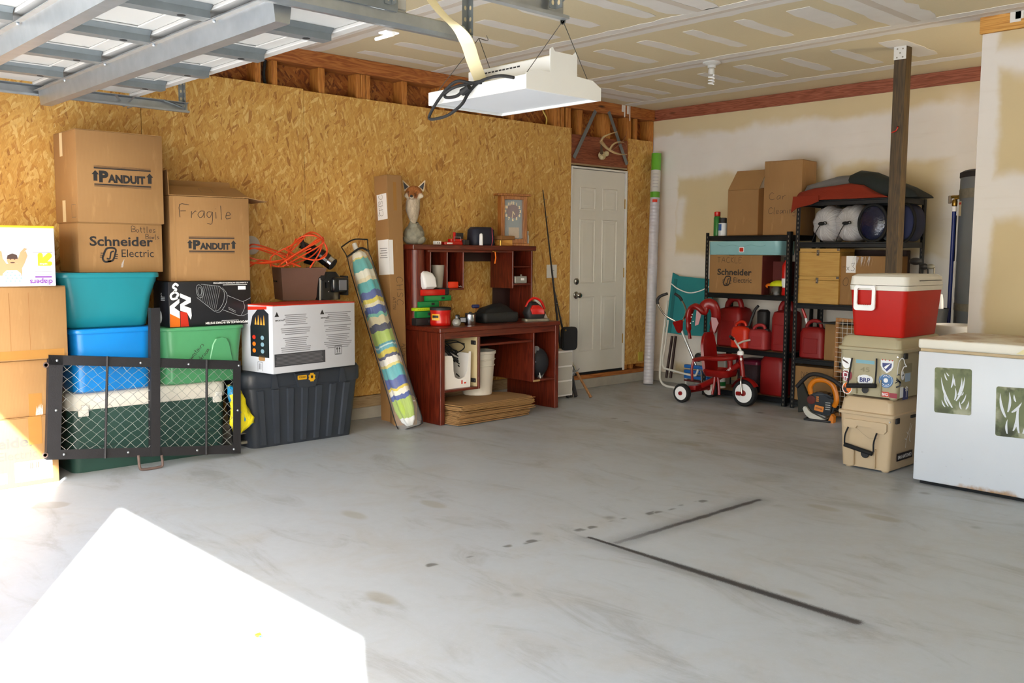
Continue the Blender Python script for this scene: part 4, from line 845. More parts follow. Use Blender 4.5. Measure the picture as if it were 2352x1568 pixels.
patch(tc, 'paper_sheet', rect(.145, .275), (0, .072, 1.305), LEFT, 'paper', .0008, rot=radians(1)); patch(tc, 'paper_sheet', rect(.038, .27), (.019, 0, 1.305), FRONT, 'paper', .0008)
rects(tc, 'printed_text', [rect(.10-.02*(k % 2), .005, 0, -.018*k) for k in range(5)], (0, .07, 1.375), LEFT, gp, .0022)
handwriting(tc, 'CHSC', (.062, 0, 1.15), FRONT, .06, rot=-pi/2, pen=.0028, gap=.3); handwriting(tc, 'ATTN', (.02, 0, .99), FRONT, .028, rot=-pi/2, pen=.0025); handwriting(tc, 'ATTN', (.10, 0, .62), FRONT, .03, rot=-pi/2, pen=.0025); handwriting(tc, 'MKT S', (.07, 0, .60), FRONT, .034, rot=-pi/2, pen=.0025)
patch(tc, 'tape', rect(.03, .22), (.07, 0, 1.78), FRONT, 'pack_tape')
sa, sb_, sc_ = P(906, 978, z=0), P(958, 975, z=0), P(858, 975, z=0)
s_ang = math.atan2(sb_.y-sa.y, sb_.x-sa.x)
s1 = carton('small cardboard box on the floor in front of the tall carton, behind the umbrella tip', (sa.x, sa.y, 0), s_ang, (sb_-sa).length, .155, .21); patch(s1, 'tape', rect(.05, .006), (.14, 0, .19), FRONT, 'white_print')

# ------------------------------------------------------------------ red-brown computer desk with hutch
wood('cherry', '#471409', '#612010', '#762c18', 'Z', 1.0, 0.38, knots=False); wood('cherry_h', '#471409', '#5f1f10', '#742b17', 'X', 1.0, 0.38, knots=False)
mat('raw_board', '#a98a5a', 0.8); mat('cream_board', '#cdbc92', 0.6, var=0.06); mat('dark_board', '#2b100a', 0.6)
DX, DY = .645, -3.392
dk = thing('computer_desk', 'red brown computer desk with open hutch against the strand board wall', 'desk', (DX, DY, 0), W90)
W, D = 1.312, .612          # local x along the wall, y to the wall
dp = lambda n, a, m='cherry', bev=.003: box(n, m, dk, *a, bev)
dp('side_panel', (0, .045, 0, D, 0, .722)); dp('side_panel', (W-.042, W, 0, D, 0, .722))
dp('desktop', (-.012, W+.01, -.012, D, .7225, .760), 'cherry_h', .006)
dp('apron', (.046, W-.043, .004, .022, .672, .722), 'cherry_h', .002)
dp('partition', (.396, .414, .004, D-.03, .252, .672)); dp('partition_lining', (.391, .3955, .02, D-.04, .27, .671), 'cream_board', .0005)
dp('cabinet_bottom', (.046, .3955, .004, D-.03, .252, .270), 'cherry_h'); dp('back_panel', (.046, W-.043, D-.028, D-.022, .50, .722), 'dark_board', .0005); dp('back_panel', (.046, .395, D-.0275, D-.0225, .271, .499), 'dark_board', .0005)
dp('keyboard_shelf', (.415, 1.008, .012, D-.12, .594, .612), 'cherry_h')
dp('partition', (1.009, 1.027, .004, D-.03, .252, .672)); dp('cabinet_bottom', (1.0275, W-.0425, .004, D-.03, .252, .270), 'cherry_h'); dp('bare_edge', (1.01, 1.09, .0025, .0039, .253, .269), 'raw_board', .0003)
for z in (.30, .605): q = MB(); q.bx(.383, .3908, .03, .09, z, z+.035, .004); q.bx(.372, .383, .025, .05, z+.008, z+.028, .004); q.build('hinge', 'print_black', dk)
HF, HB = D-.30, D           # hutch front/back in local y
b = MB(); b.rrings([(.7605, .13, .28, .055, .06, HF+.15), (1.362, .13, .28, .055, .06, HF+.15)], 5); b.build('hutch_side', 'cherry', dk, smooth=40)
dp('hutch_side', (W-.03, W-.012, HF+.004, HB, .7605, 1.362)); dp('hutch_top', (-.03, W+.02, HF-.01, HB, 1.3625, 1.405), 'cherry_h', .006)
dp('hutch_shelf', (.126, .505, HF+.004, HB-.02, 1.035, 1.050), 'cherry_h', .002); dp('hutch_back', (.126, .505, HB-.018, HB-.014, 1.051, 1.362), 'dark_board', .0005)
for x in (.150, .322, .493): dp('divider', (x, x+.012, HF+.004, HB-.02, 1.0505, 1.362))
dp('hutch_back', (.5055, 1.05, HB-.018, HB-.010, 1.268, 1.362), 'dark_board', .0005); dp('divider', (1.052, 1.07, HF+.004, HB-.005, 1.035, 1.362))
dp('hutch_shelf', (1.0705, W-.0305, HF+.004, HB-.02, 1.062, 1.078), 'cherry_h', .002); dp('hutch_shelf', (1.0705, W-.0305, HF+.012, HB-.02, 1.218, 1.228), 'cherry_h', .001); dp('hutch_back', (1.0705, W-.0305, HB-.018, HB-.014, 1.079, 1.362), 'dark_board', .0005)
dp('hutch_valance', (.126, 1.05, HF+.002, HF+.016, 1.345, 1.362), 'cherry_h', .001)
dp('hutch_back', (1.0705, W-.0305, HB-.018, HB-.014, .7605, 1.061), 'dark_board', .0005)  # back board in shade, the darkness put into its colour

def on(px, py, z): return P(px, py, z=z)
# things in and around the desk bottom
st1 = 0.0; rnd = random.Random(6)
shp = [V((-.38, .0)), V((.40, .0)), V((.46, .10)), V((.44, .30)), V((.30, .44)), V((-.36, .44)), V((-.40, .2))]
N = 22; proto = None
for k in range(N):
    g = k//8; th = .0052; jx, jy = rnd.uniform(-.02, .02)+(-.015, .012, .0)[min(g, 2)], rnd.uniform(-.016, .016)+(.02, .008, -.015)[min(g, 2)]
    if proto is None:
        t = thing('flat_carton', 'flattened cardboard carton in the bottom bundle of the stack under the desk', 'cardboard', (0, 0, 0), 0, 'flattened cartons stacked under the desk')
        for nm, pl in (('sheet', [(-.30, .0), (.26, .0), (.26, .44), (-.30, .44)]), ('flap', [(.262, .0), (.42, .012), (.40, .03), (.44, .10), (.43, .30), (.30, .43), (.262, .44)]), ('flap', [(-.302, .44), (-.38, .42), (-.40, .20), (-.37, .008), (-.302, .0)])):
            q = MB(); q.prism(pl, th, Matrix.Translation((0, 0, .0002))); q.build(nm, 'cardboard_flap', t, smooth=0)
        proto = t; c = t
    else: c = dup(proto, (0, 0, 0), (0, 0, 0), 'topmost flattened cardboard carton of the stack, under the bucket' if k == N-1 else 'flattened cardboard carton in the %s bundle of the stack under the desk' % ('bottom', 'middle', 'upper')[min(g, 2)])
    c.location = (.775-jy, -2.925+jx, .001+k*.0075); c.rotation_euler = (0, 0, W90+rnd.uniform(-.03, .03)+(.02, -.03, .0)[min(g, 2)])
ST = .001+N*.0075
bk = thing('plastic_bucket', 'white plastic bucket with wire handle standing on the flat cartons under the desk', 'bucket', (.40, -2.80, ST))
b = MB(); b.lathe([(.118, 0), (.122, .004), (.138, .24), (.146, .243), (.146, .25), (.139, .252), (.141, .29), (.149, .293), (.149, .30), (.142, .302), (.144, .34), (.153, .343), (.153, .365), (.146, .367), (.14, .33), (.115, .01)], 36); b.build('pail', mat('white_plastic', '#d9d6ce', 0.45, var=0.12), bk, smooth=40)
q = MB(); q.lathe([(.001, .30), (.139, .30), (.139, .312), (.001, .312)], 24); q.build('contents', mat('cocoa', '#5a3d2c', 0.9), bk)
tube('wire_handle', 'galvanised', bk, smoothpath([(.06, -.14, .295), (.12, -.125, .16), (.10, -.15, .13), (.02, -.168, .11), (-.07, -.155, .13), (-.15, -.02, .295)], 6), .003, 6); q = MB(); q.bx(.05, .085, -.165, -.13, .27, .31, .006); q.build('handle_lug', 'white_plastic', bk)
wbin = thing('white_cutaway_bin', 'white plastic bin with a cut-out front holding black cables in the desk cabinet', 'bin', (.60, -3.335, .2705), W90)
def shell(b, pts, y0, y1, th=.006):
    pass
b = MB(); ww, dd, hh = .285, .24, .265; sil = [(0, 0), (ww, 0), (ww+.008, hh+.02), (ww-.012, hh+.02), (ww-.03, .13), (ww-.06, .085), (ww-.10, .072), (.16, .072), (.125, .09), (.112, .14), (.108, .235), (.095, .26), (.06, .265), (.0, .262)]
b.prism(sil, .006, fmtx((0, .006, 0), FRONT, 0, 0)); b.bx(0, ww, .006, dd, 0, .006, .001); b.bx(0, .006, .006, .07, .006, .26, .001); b.bx(0, .006, .07, dd, .006, .07, .001); b.bx(ww-.006, ww, .006, dd, .006, .27, .001); b.bx(0, ww, dd-.006, dd, .006, .26, .001)
b.build('bin_shell', mat('bright_white_plastic', '#eceae6', 0.35, var=0.04), wbin, smooth=30); patch(wbin, 'sticker', rect(.055, .034), (.215, 0, .045), FRONT, 'white_print', .0008); rects(wbin, 'barcode', [rect(.014, .03, -.018, 0), rect(.02, .012, .014, -.008)], (.215, 0, .045), FRONT, 'redp' if 'redp' in MATS else 'red_print', .002)
cc_ = thing('cable_bundle', 'bundle of black power cables spilling over the white cut-out bin', 'cable', (0, 0, 0)); q = MB(); rnd = random.Random(12)
for k in range(9):
    pts = [P(1018+rnd.uniform(0, 8), 795+rnd.uniform(-8, 12), x=.40), P(1045+rnd.uniform(-8, 8), 805+k*2.5, x=.44), P(1062+rnd.uniform(-6, 6), 822+k*1.4, x=.46), P(1052+rnd.uniform(-5, 5), 832, x=.42), P(1028, 812+k, x=.36)]; q.tube(smoothpath(pts, 5), .005, 6)
for lp in ([(1022, 785), (1045, 782), (1066, 793), (1062, 803), (1045, 812)], [(1070, 794), (1088, 805), (1094, 822), (1082, 834), (1062, 838), (1045, 828)], [(1052, 838), (1062, 850), (1065, 862), (1058, 866), (1048, 858)], [(1025, 790), (1050, 786), (1075, 792), (1092, 794)]): q.tube(smoothpath([P(a, c, x=.47) for a, c in lp], 6), .0048, 6)
q.build('cable', 'black_gap', cc_)
q = MB(); q.sph((.535, -2.238, .402), .113, 22, 16, (.85, .98, 1.14)); dg_ = q.build('bag', mat('navy_cloth', '#12151d', 0.7, bump=0.3, bs=40), None)
db = thing('duffel_bag', 'dark navy and silver bag stuffed in the right desk cabinet', 'bag', (0, 0, 0)); dg_.parent = db
q = MB(); rnd = random.Random(3)
q.loft([[P(px+7*cos(a), py+6*sin(a), x=.565+.02*sin(2*a)) for a in [i*pi/6 for i in range(12)]] for px, py in ((1232, 800), (1236, 818), (1242, 835), (1246, 850), (1240, 863))]); q.build('silver_lining', mat('silver_cloth', '#9a9da0', 0.35, 0.4, var=0.4, vs=40, bump=0.6, bs=40), db, smooth=60)
q = MB(); q.tube(smoothpath([P(1230, 830, x=.60), P(1238, 850, x=.6), P(1241, 868, x=.60)], 5), .004, 6); q.build('drawstring', 'white_print', db)

# things on the desk top
Z = .7605
p = on(1013, 749, Z); cf = thing('coffee_can', 'red plastic coffee can with black lid on the desk corner', 'can', (p.x-.07, p.y+.05, Z), radians(52))
b = MB(); b.lathe([(.076, 0), (.082, .006), (.084, .03), (.080, .05), (.080, .10), (.084, .112), (.084, .125), (.08, .127)], 32); b.build('can', mat('red_plastic', '#c2180f', 0.28, var=0.06), cf, smooth=50); b = MB(); b.lathe([(.086, .124), (.087, .142), (.08, .147), (.01, .148)], 32); b.build('lid', 'print_black', cf)
def cyl_patch(t, nm, r, a0, a1, z0, z1, m):
    b = MB(); n = 8; b.loft([[V((r*sin(a0+(a1-a0)*i/n), -r*cos(a0+(a1-a0)*i/n), z)) for i in range(n+1)] for z in (z0, z1)], closed=False); return b.build(nm, m, t)
cyl_patch(cf, 'label', .0846, -.95, -.1, .045, .095, 'yellow_print'); cyl_patch(cf, 'label', .0852, -.85, -.2, .065, .085, 'print_black'); lettering(cf, 'Folgers', (-.043, -.0725, .056), (V((.87, .5, 0)).normalized()*1, V((0, 0, 1))), .012, 'white_print', w=.05, bold=.02, lift=.003)
p = on(1085, 747, Z); pot = thing('silver_canister', 'shiny silver canister with black lid beside the coffee can', 'canister', (p.x-.05, p.y+.02, Z))
b = MB(); b.lathe([(.043, 0), (.045, .004), (.045, .085), (.04, .088)], 28); b.build('can', chrome, pot, smooth=50); b = MB(); b.lathe([(.041, .088), (.041, .094), (.012, .096), (.012, .104), (.002, .106)], 20); b.build('lid', 'print_black', pot)
p = on(1058, 748, Z); cm = thing('desk_lamp_clamp', 'small silver and black clip lamp lying between the can and the canister', 'lamp', (p.x-.06, p.y+.02, Z), radians(50))
b = MB(); b.lathe([(.03, 0), (.034, .012), (.02, .03), (.014, .032)], 22, Matrix.Translation((-.01, -.03, .022)) @ Matrix.Rotation(radians(70), 4, 'X')); b.build('lamp_head', mat('satin_grey', '#a2a39f', 0.35, 0.3), cm); b = MB(); b.bx(-.02, .015, -.01, .035, .0, .085, .008, 2); b.bx(.015, .07, .0, .03, .02, .065, .006); b.build('lamp_body', 'gloss_black', cm) if 'gloss_black' in MATS else b.build('lamp_body', gl, cm)
p = on(1158, 741, Z); tb = thing('tool_bag', 'black soft tool bag lying open on the desk top', 'bag', (p.x-.10, p.y, Z), radians(84))
b = MB(); b.rrings([(0, .34, .16, .03, 0, 0), (.015, .37, .18, .04, 0, 0), (.075, .37, .18, .04, 0, 0), (.085, .35, .16, .03, 0, 0)], 5); b.build('bag', mat('black_nylon', '#15181a', 0.6, bump=0.35, bs=60), tb, smooth=60)
b = MB(); b.loft([[V((-.17, -.07, .086)), V((.14, -.07, .086)), V((.15, .08, .086)), V((-.15, .08, .086))], [V((-.13, -.05, .115)), V((.09, -.02, .14)), V((.12, .07, .13)), V((-.12, .07, .12))], [V((-.02, .01, .155)), V((.05, .02, .16)), V((.06, .05, .155)), V((-.01, .05, .15))]]); b.build('open_flap', 'black_nylon', tb, smooth=60); q = MB(); q.bx(-.20, -.13, .05, .09, .12, .15, .01); q.build('blue_cuff', mat('royal_blue', '#20285a', 0.7), tb)
p = on(1088, 731, Z); rbw = thing('red_bowl', 'red bowl heaped with small hardware behind the canister', 'bowl', (p.x-.04, p.y, Z))
b = MB(); b.lathe([(.05, 0), (.055, .004), (.078, .10), (.085, .125), (.08, .127), (.072, .10), (.05, .01)], 28); b.build('bowl', 'red_plastic', rbw); q = MB(); rnd = random.Random(4)
for k in range(22): a, r = rnd.uniform(0, 6.3), rnd.uniform(0, .06); c = V((r*cos(a), r*sin(a), .12+rnd.uniform(0, .015))); q.tube([c, c+V((rnd.uniform(-.03, .03), rnd.uniform(-.03, .03), rnd.uniform(.0, .02)))], .003, 5)
o = q.build('hardware', 'paper', rbw); o['kind'] = 'stuff'
p = on(1238, 737, Z); dr = thing('power_sander', 'red and black corded power tool standing at the far end of the desk', 'power tool', (p.x-.06, p.y, Z), radians(70))
b = MB(); b.rrings([(.02, .16, .10, .04, 0, 0), (.07, .20, .13, .05, .0, 0), (.13, .13, .10, .04, -.01, 0), (.165, .06, .05, .02, -.02, 0)], 5); b.build('motor_housing', 'print_black', dr, smooth=60); b = MB(); b.rrings([(.06, .12, .02, .01, .01, -.062), (.10, .13, .025, .01, .0, -.062), (.135, .07, .02, .01, -.01, -.05)], 4); b.build('red_cover', 'red_plastic', dr, smooth=60); tube('handle', 'red_plastic', dr, smoothpath([(-.08, 0, .12), (-.05, 0, .17), (.0, 0, .195), (.06, 0, .17), (.10, 0, .10)], 5), .011, 8)
b = MB(); b.rrings([(0, .24, .10, .03, 0, -.03), (.02, .24, .10, .03, 0, -.03)], 4); b.build('base_plate', 'dull_steel', dr)
p = on(1272, 735, Z); gs = thing('caulk_tube', 'grey tube leaning beside the power tool', 'tube', (p.x-.10, p.y, Z)); q = MB(); q.tube([(0, 0, .0), (-.05, -.07, .17), (-.055, -.08, .2)], [.022, .022, .008], 14); q.build('tube', 'pale_grey', gs)
# stacked cases at the left end of the desk
z = Z
for nm, lab, px, py, dx, w, d, h, m, cat in (('black_case', 'small black case at the bottom of the stack behind the coffee can', 983, 744, .12, .20, .14, .06, 'print_black', 'case'), ('green_case', 'green plastic case under the lime level', 982, 728, .12, .17, .13, .055, mat('case_green', '#0f7a3c', 0.4), 'case'), ('lime_level', 'lime green level lying on the green case', 980, 712, .12, .19, .06, .028, mat('lime', '#b6d41e', 0.4), 'level'), ('driver_case', 'dark green case with a black clasp above the lime level', 990, 702, .16, .20, .12, .048, 'case_green', 'case'), ('drill_case', 'wide green tool case near the top of the stack', 1012, 690, .24, .26, .14, .045, mat('case_green_2', '#12803f', 0.35), 'case'), ('staple_gun', 'red and black heavy tool lying on top of the green cases', 1000, 680, .24, .24, .09, .05, 'red_plastic', 'tool')):
    yy = P(px, py, x=DX-.28).y; t = thing(nm, lab, cat, (DX-.30, yy-w/2+.0, z), W90)
    box('case_body', m, t, 0, w, 0, d, .0005, h-.0005, .006, 2)
    if cat == 'case': box('clasp', 'print_black', t, w*.6, w*.6+.03, -.006, 0.002, h*.35, h*.75, .002)
    if nm == 'staple_gun': box('battery', 'print_black', t, w-.06, w+.05, .005, d-.005, 0.002, h+.01, .008)
    if nm == 'lime_level': rects(t, 'marks', [rect(.002, .006, .02*k-.07, 0) for k in range(8)], (w/2, 0, h/2), FRONT, 'print_black')
    z += h
# in the hutch
hz = 1.0505
hb = thing('white_pillow_bag', 'white crumpled plastic bag in the first hutch cubby', 'bag', (DX-HF+.045, P(981, 660, x=DX-HF).y-.055, hz), W90); b = MB(); b.rrings([(0, .09, .07, .012, .06, .06), (.02, .125, .10, .02, .066, .05), (.09, .130, .085, .02, .062, .055), (.125, .11, .05, .015, .055, .06), (.142, .05, .02, .008, .045, .065)], 4); b.build('bag', 'paper', hb, smooth=60)
pt = thing('measuring_pitcher', 'grey plastic measuring pitcher in the second hutch cubby', 'pitcher', (DX-HF-.08, P(1006, 662, x=DX-HF-.08).y, hz), W90); b = MB(); b.lathe([(.036, 0), (.038, .004), (.056, .19), (.053, .19), (.035, .008)], 24); b.build('jug', mat('frosted_grey', '#9d978c', 0.45), pt, smooth=50); tube('handle', 'pale_grey', pt, smoothpath([(.05, 0, .175), (.085, 0, .17), (.08, 0, .10), (.05, 0, .07)], 5), .007, 6)
ro = thing('orange_box', 'small bright orange box on the third hutch cubby shelf', 'box', (DX-HF-.015, P(1028, 665, x=DX-HF-.02).y, hz), W90); box('body', mat('hunter_orange', '#e0330f', 0.4), ro, 0, .115, 0, .06, 0, .055, .008, 2); tube('wire', 'satin_grey', ro, smoothpath([(.115, .01, .02), (.13, 0, .01), (.14, .01, .02), (.15, .0, .006)], 4), .003, 5)
gb = thing('grey_junction_box', 'grey metal junction box on the right hutch shelf', 'box', (DX-HF-.03, P(1181, 668, x=DX-HF-.03).y+.01, 1.0785), W90); box('body', 'satin_grey', gb, 0, .145, 0, .09, 0, .062, .004); box('tag', 'white_print', gb, .07, .11, -.001, .0, .025, .045, .0003); b = MB(); b.sph((.10, .03, .068), .01, 8, 6); b.build('knob', 'satin_grey', gb)
hg = thing('hanging_hook', 'gold picture hook with orange tag hanging from the hutch edge', 'hook', (DX-HF+.012, P(1137, 565, x=DX-HF+.012).y, 1.352), W90); b = MB(); b.bx(-.03, .03, -.012, .004, .0, .008, .003); b.build('clip', 'brass', hg); tube('tag', 'orange_print', hg, [(.0, -.002, 0), (.006, -.004, -.05), (.0, -.004, -.075), (-.006, -.004, -.10)], .006, 6)
# on top of the hutch
TZ = 1.4055; hx = DX-HF
def top(px, dx=.05): return P(px, 560, x=hx-dx).y
for nm, lab, cat, px, w, d, h, m, dx in (('white_outlet', 'small white outlet box on the hutch top near the rock', 'outlet', 1001, .06, .04, .03, 'paper', .05), ('red_bit_box', 'flat red box of drill bits on the hutch top', 'box', 1022, .24, .06, .026, 'red_plastic', .06), ('black_spool', 'black spool lying behind the red box on the hutch top', 'spool', 1066, .06, .05, .045, 'print_black', .04)):
    t = thing(nm, lab, cat, (hx-dx, top(px, dx), TZ), W90); box('body', m, t, 0, w, 0, d, 0, h, .004)
    if nm == 'red_bit_box':
        patch(t, 'label', rect(.06, .012), (.05, 0, .013), FRONT, 'white_print'); box('upper_box', 'red_plastic', t, .07, .19, .005, .05, .0265, .05, .003); tube('wire_clip', 'galvanised', t, [(.09, -.01, .03), (.09, -.01, .065), (.16, -.01, .065), (.16, -.01, .035)], .003, 5); tube('red_handle', 'red_plastic', t, [(.115, .02, .05), (.115, .02, .105)], .011, 8); box('black_block', 'print_black', t, .13, .21, .012, .045, .051, .10, .004)
    if nm == 'white_outlet': rects(t, 'slots', [rect(.006, .012, x, 0) for x in (-.012, 0.008)], (.03, 0, .015), FRONT, 'print_black')
bp_ = thing('lunch_bag', 'small navy zip bag with pink piping on the hutch top', 'bag', (hx-.04, top(1092, .04), TZ), W90); b = MB(); b.rrings([(0, .24, .13, .04, .12, .07), (.01, .25, .14, .05, .12, .07), (.13, .24, .13, .05, .12, .07), (.155, .19, .10, .04, .12, .07)], 5); b.build('bag', mat('navy_blue', '#161c30', 0.6), bp_, smooth=60); tube('piping', mat('pink', '#b8384f', 0.5), bp_, smoothpath([(.19, .005, .15), (.185, -.004, .10), (.19, -.004, .05), (.18, -.002, .0)], 5), .003, 5)
wtube = thing('white_bottle', 'slim white bottle in front of the navy zip bag', 'bottle', (hx-.015, top(1105, .015), TZ)); b = MB(); b.lathe([(.015, 0), (.016, .003), (.016, .08), (.012, .095), (.002, .10)], 14); b.build('bottle', 'paper', wtube)
wk = thing('wooden_trinket_box', 'small wooden box with gold lid cap in front of the clock', 'box', (hx-.03, top(1152, .03), TZ), W90); box('body', 'pine_end', wk, 0, .13, 0, .08, 0, .05, .003); box('lid', 'cardboard_dark', wk, -.015, .15, -.01, .09, .0505, .085, .004); b = MB(); b.lathe([(.012, 0), (.012, .045), (.002, .047)], 12, Matrix.Translation((-.02, -.008, 0))); b.build('brass_cap', 'brass', wk)
ck = thing('mantel_clock', 'oak mantel clock with gold numerals behind glass on the hutch top', 'clock', (hx-.09, P(1146, 556, x=hx-.09).y, TZ), radians(72))
oak = wood('oak', '#7d481c', '#a0642c', '#b5793d', 'Z', 1.4, .4, knots=False); cw, chh = .29, .45
box('base', oak, ck, .0, cw, -.01, .09, 0, .022, .003); box('top', oak, ck, -.015, cw+.015, -.015, .095, chh-.02, chh, .004)
for a in ((.02, .055), (cw-.055, cw-.02)): box('frame_stile', oak, ck, a[0], a[1], 0, .08, .0225, chh-.0205, .002)
box('frame_rail', oak, ck, .0555, cw-.0555, .002, .03, .0225, .06, .002); box('frame_rail', oak, ck, .0555, cw-.0555, .002, .03, chh-.05, chh-.0205, .002); box('backing', mat('slate_blue', '#59666b', 0.4), ck, .0555, cw-.0555, .031, .05, .0225, chh-.0205, .001)
patch(ck, 'dial', ell(.062, .062), (cw/2, .031, .30), FRONT, mat('maroon', '#4c1c22', 0.5)); num = mat('gold_numeral', '#f0d69a', 0.4)
for k in range(12):
    a = pi/2-(k+1)*pi/6; lettering(ck, str(k+1), (cw/2+.072*cos(a), .031, .30+.072*sin(a)), FRONT, .024, num, bold=.05, lift=.0016, name='numeral')
for a, l, wd in ((radians(-60), .035, .006), (radians(-98), .06, .005)): strokes(ck, 'clock_hand', [([(0, 0), (l*cos(a), l*sin(a))], wd)], (cw/2, .031, .30), FRONT, num, .003)
patch(ck, 'picture', rect(.10, .09), (cw/2+.012, .031, .115), FRONT, mat('picture_tan', '#a99372', 0.6, var=0.4, vs=60)); 
gl_ = MB(); gl_.bx(.0556, cw-.0556, .012, .014, .0605, chh-.0505, 0)
@reg
def glass():
    t = NT('glass'); return t.out('#ffffff', 0.03, Alpha=0.10, Specular_IOR_Level=.8)
gl_.build('glass_pane', 'glass', ck); wv = thing('white_spray_bottle', 'thin white bottle standing behind the clock edge', 'bottle', (hx-.12, top(1212, .12)-.0, TZ)); b = MB(); b.lathe([(.012, 0), (.012, .09), (.006, .10), (.009, .13), (.002, .135)], 12); b.build('bottle', 'pale_grey', wv)

# fox taxidermy on its rock
rk = thing('fox_mount', 'mounted red fox with pale chest standing on a grey rock on the hutch', 'taxidermy', (hx-.13, P(951, 558, x=hx-.13).y, TZ), radians(50))
b = MB(); b.sph((0, 0, .08), .085, 18, 12, (.98, .75, .98)); b.sph((-.03, .0, .045), .06, 14, 10, (.95, .8, .8)); b.sph((.045, 0, .04), .055, 14, 10, (.85, .8, .75)); b.sph((.0, 0, .14), .05, 12, 8)
for v in b.bm.verts:
    n = math.sin(v.co.x*70+1)*math.sin(v.co.y*60)*math.sin(v.co.z*65+2); v.co *= 1+.10*n; v.co.z = max(v.co.z, 0.0005)
b.build('rock', mat('granite', '#8f8b7a', 0.9, var=0.55, vs=30, bump=0.8, bs=45), rk, smooth=20)
b = MB()
b.tube([(.0, .0, .165), (-.005, -.005, .22), (-.01, -.01, .28), (-.008, -.005, .33), (0, 0, .37)], [.020, .042, .058, .058, .05], 18)
b.sph((0, .055, .27), .05, 14, 10, (1, 1.5, 1.2)); b.sph((0, .0, .41), .062, 20, 14, (1.08, 1.0, .92)); b.tube([(-.006, -.03, .40), (-.012, -.075, .382), (-.014, -.105, .376)], [.046, .028, .016], 14)
b.sph((-.05, -.012, .388), .024, 12, 8, (1.25, .9, .9)); b.sph((.05, -.012, .388), .025, 12, 8, (1.25, .9, .9))
b.tube([(-.008, -.01, .23), (-.004, -.015, .175), (0.002, -.02, .155)], [.03, .02, .015], 10)
body = b.build('fur_body', None, None); rm = body.modifiers.new('merge', 'REMESH'); rm.mode = 'VOXEL'; rm.voxel_size = .006; sm = body.modifiers.new('soft', 'SMOOTH'); sm.iterations = 4
dg = bpy.context.evaluated_depsgraph_get(); me2 = bpy.data.meshes.new_from_object(body.evaluated_get(dg)); old = body.data; body.modifiers.clear(); body.data = me2; bpy.data.meshes.remove(old); me2.name = 'fur_body'
me2.polygons.foreach_set('use_smooth', [True]*len(me2.polygons)); body.parent = rk
@reg
def fox_fur():
    t = NT('fox_fur'); x, y, z = t.sep(); nz = t.math('MULTIPLY_ADD', t.noise(scale=60, detail=4), .03, -.015)
    def ball(cx, cy, cz, r, s=.012):
        d = t.new('ShaderNodeVectorMath', operation='DISTANCE'); t.set(d.inputs[0], t.obj()); d.inputs[1].default_value = (cx, cy, cz); return t.sstep(t.math('ADD', d.outputs[1] if len(d.outputs) > 1 else d.outputs[0], nz), r+s, r-s)
    col = t.mix(t.noise(scale=35, detail=4), '#8a4f22', '#b8763a'); chest = t.math('MULTIPLY', t.sstep(t.math('ADD', z, nz), .375, .35), t.sstep(t.math('ADD', y, nz), .035, .01))
    col = t.mix(chest, col, t.mix(t.noise(t.map(scale=(60, 60, 14)), 1.0, 3), '#8b7a66', '#d4c6ae')); ck_ = t.math('MAXIMUM', ball(-.060, -.035, .375, .028), ball(.060, -.035, .375, .030)); col = t.mix(ck_, col, '#ddd0b8')
    mz = t.math('MAXIMUM', ball(-.012, -.098, .362, .02, .006), 0.0); col = t.mix(mz, col, '#d9cbb2'); br = t.math('MAXIMUM', ball(-.03, -.07, .392, .012, .006), ball(.014, -.075, .39, .014, .006)); col = t.mix(t.math('MULTIPLY', br, .7), col, '#4b2d18')
    t.bump(t.noise(t.map(scale=(1, 1, .35)), 160, 2), .8, .01); return t.out(col, 0.95)
me2.materials.append(MATS['fox_fur'])
b = MB(); b.sph((-.014, -.108, .379), .0115, 12, 8); b.build('nose', 'print_black', rk)
for sx in (-.038, .022): b = MB(); b.sph((sx, -.052, .412), .009, 12, 8); b.build('eye', mat('amber_eye', '#5e3511', 0.1), rk)
for sg in (-1, 1):
    tip, bl, br_ = V((sg*.098, .0, .525)), V((sg*.024, .0, .455)), V((sg*.080, .008, .415)); b = MB(); back = V((sg*.05, .03, .45))
    b.raw([tip, bl, br_, back], [(0, 1, 3), (0, 3, 2), (1, 2, 3), (0, 2, 1)]); bmesh.ops.bevel(b.bm, geom=b.bm.edges[:], offset=.006, segments=2, profile=.6, affect='EDGES'); b.build('ear', mat('fox_ear', '#d9c4a0', 0.9), rk, smooth=60)
    c = (tip*.3+bl*.33+br_*.37); b = MB(); k = .55; f_ = V((0, -.0075, 0)); b.raw([c+(tip-c)*k+f_, c+(bl-c)*k+f_, c+(br_-c)*k+f_, c+V((0, -.003, 0))], [(0, 1, 2), (0, 1, 3), (1, 2, 3), (0, 2, 3)]); b.build('inner_ear', 'print_black', rk)
b = MB(); b.sph((.022, -.01, .172), .013, 10, 8, (1, 1, .7)); b.build('paw', 'print_black', rk)

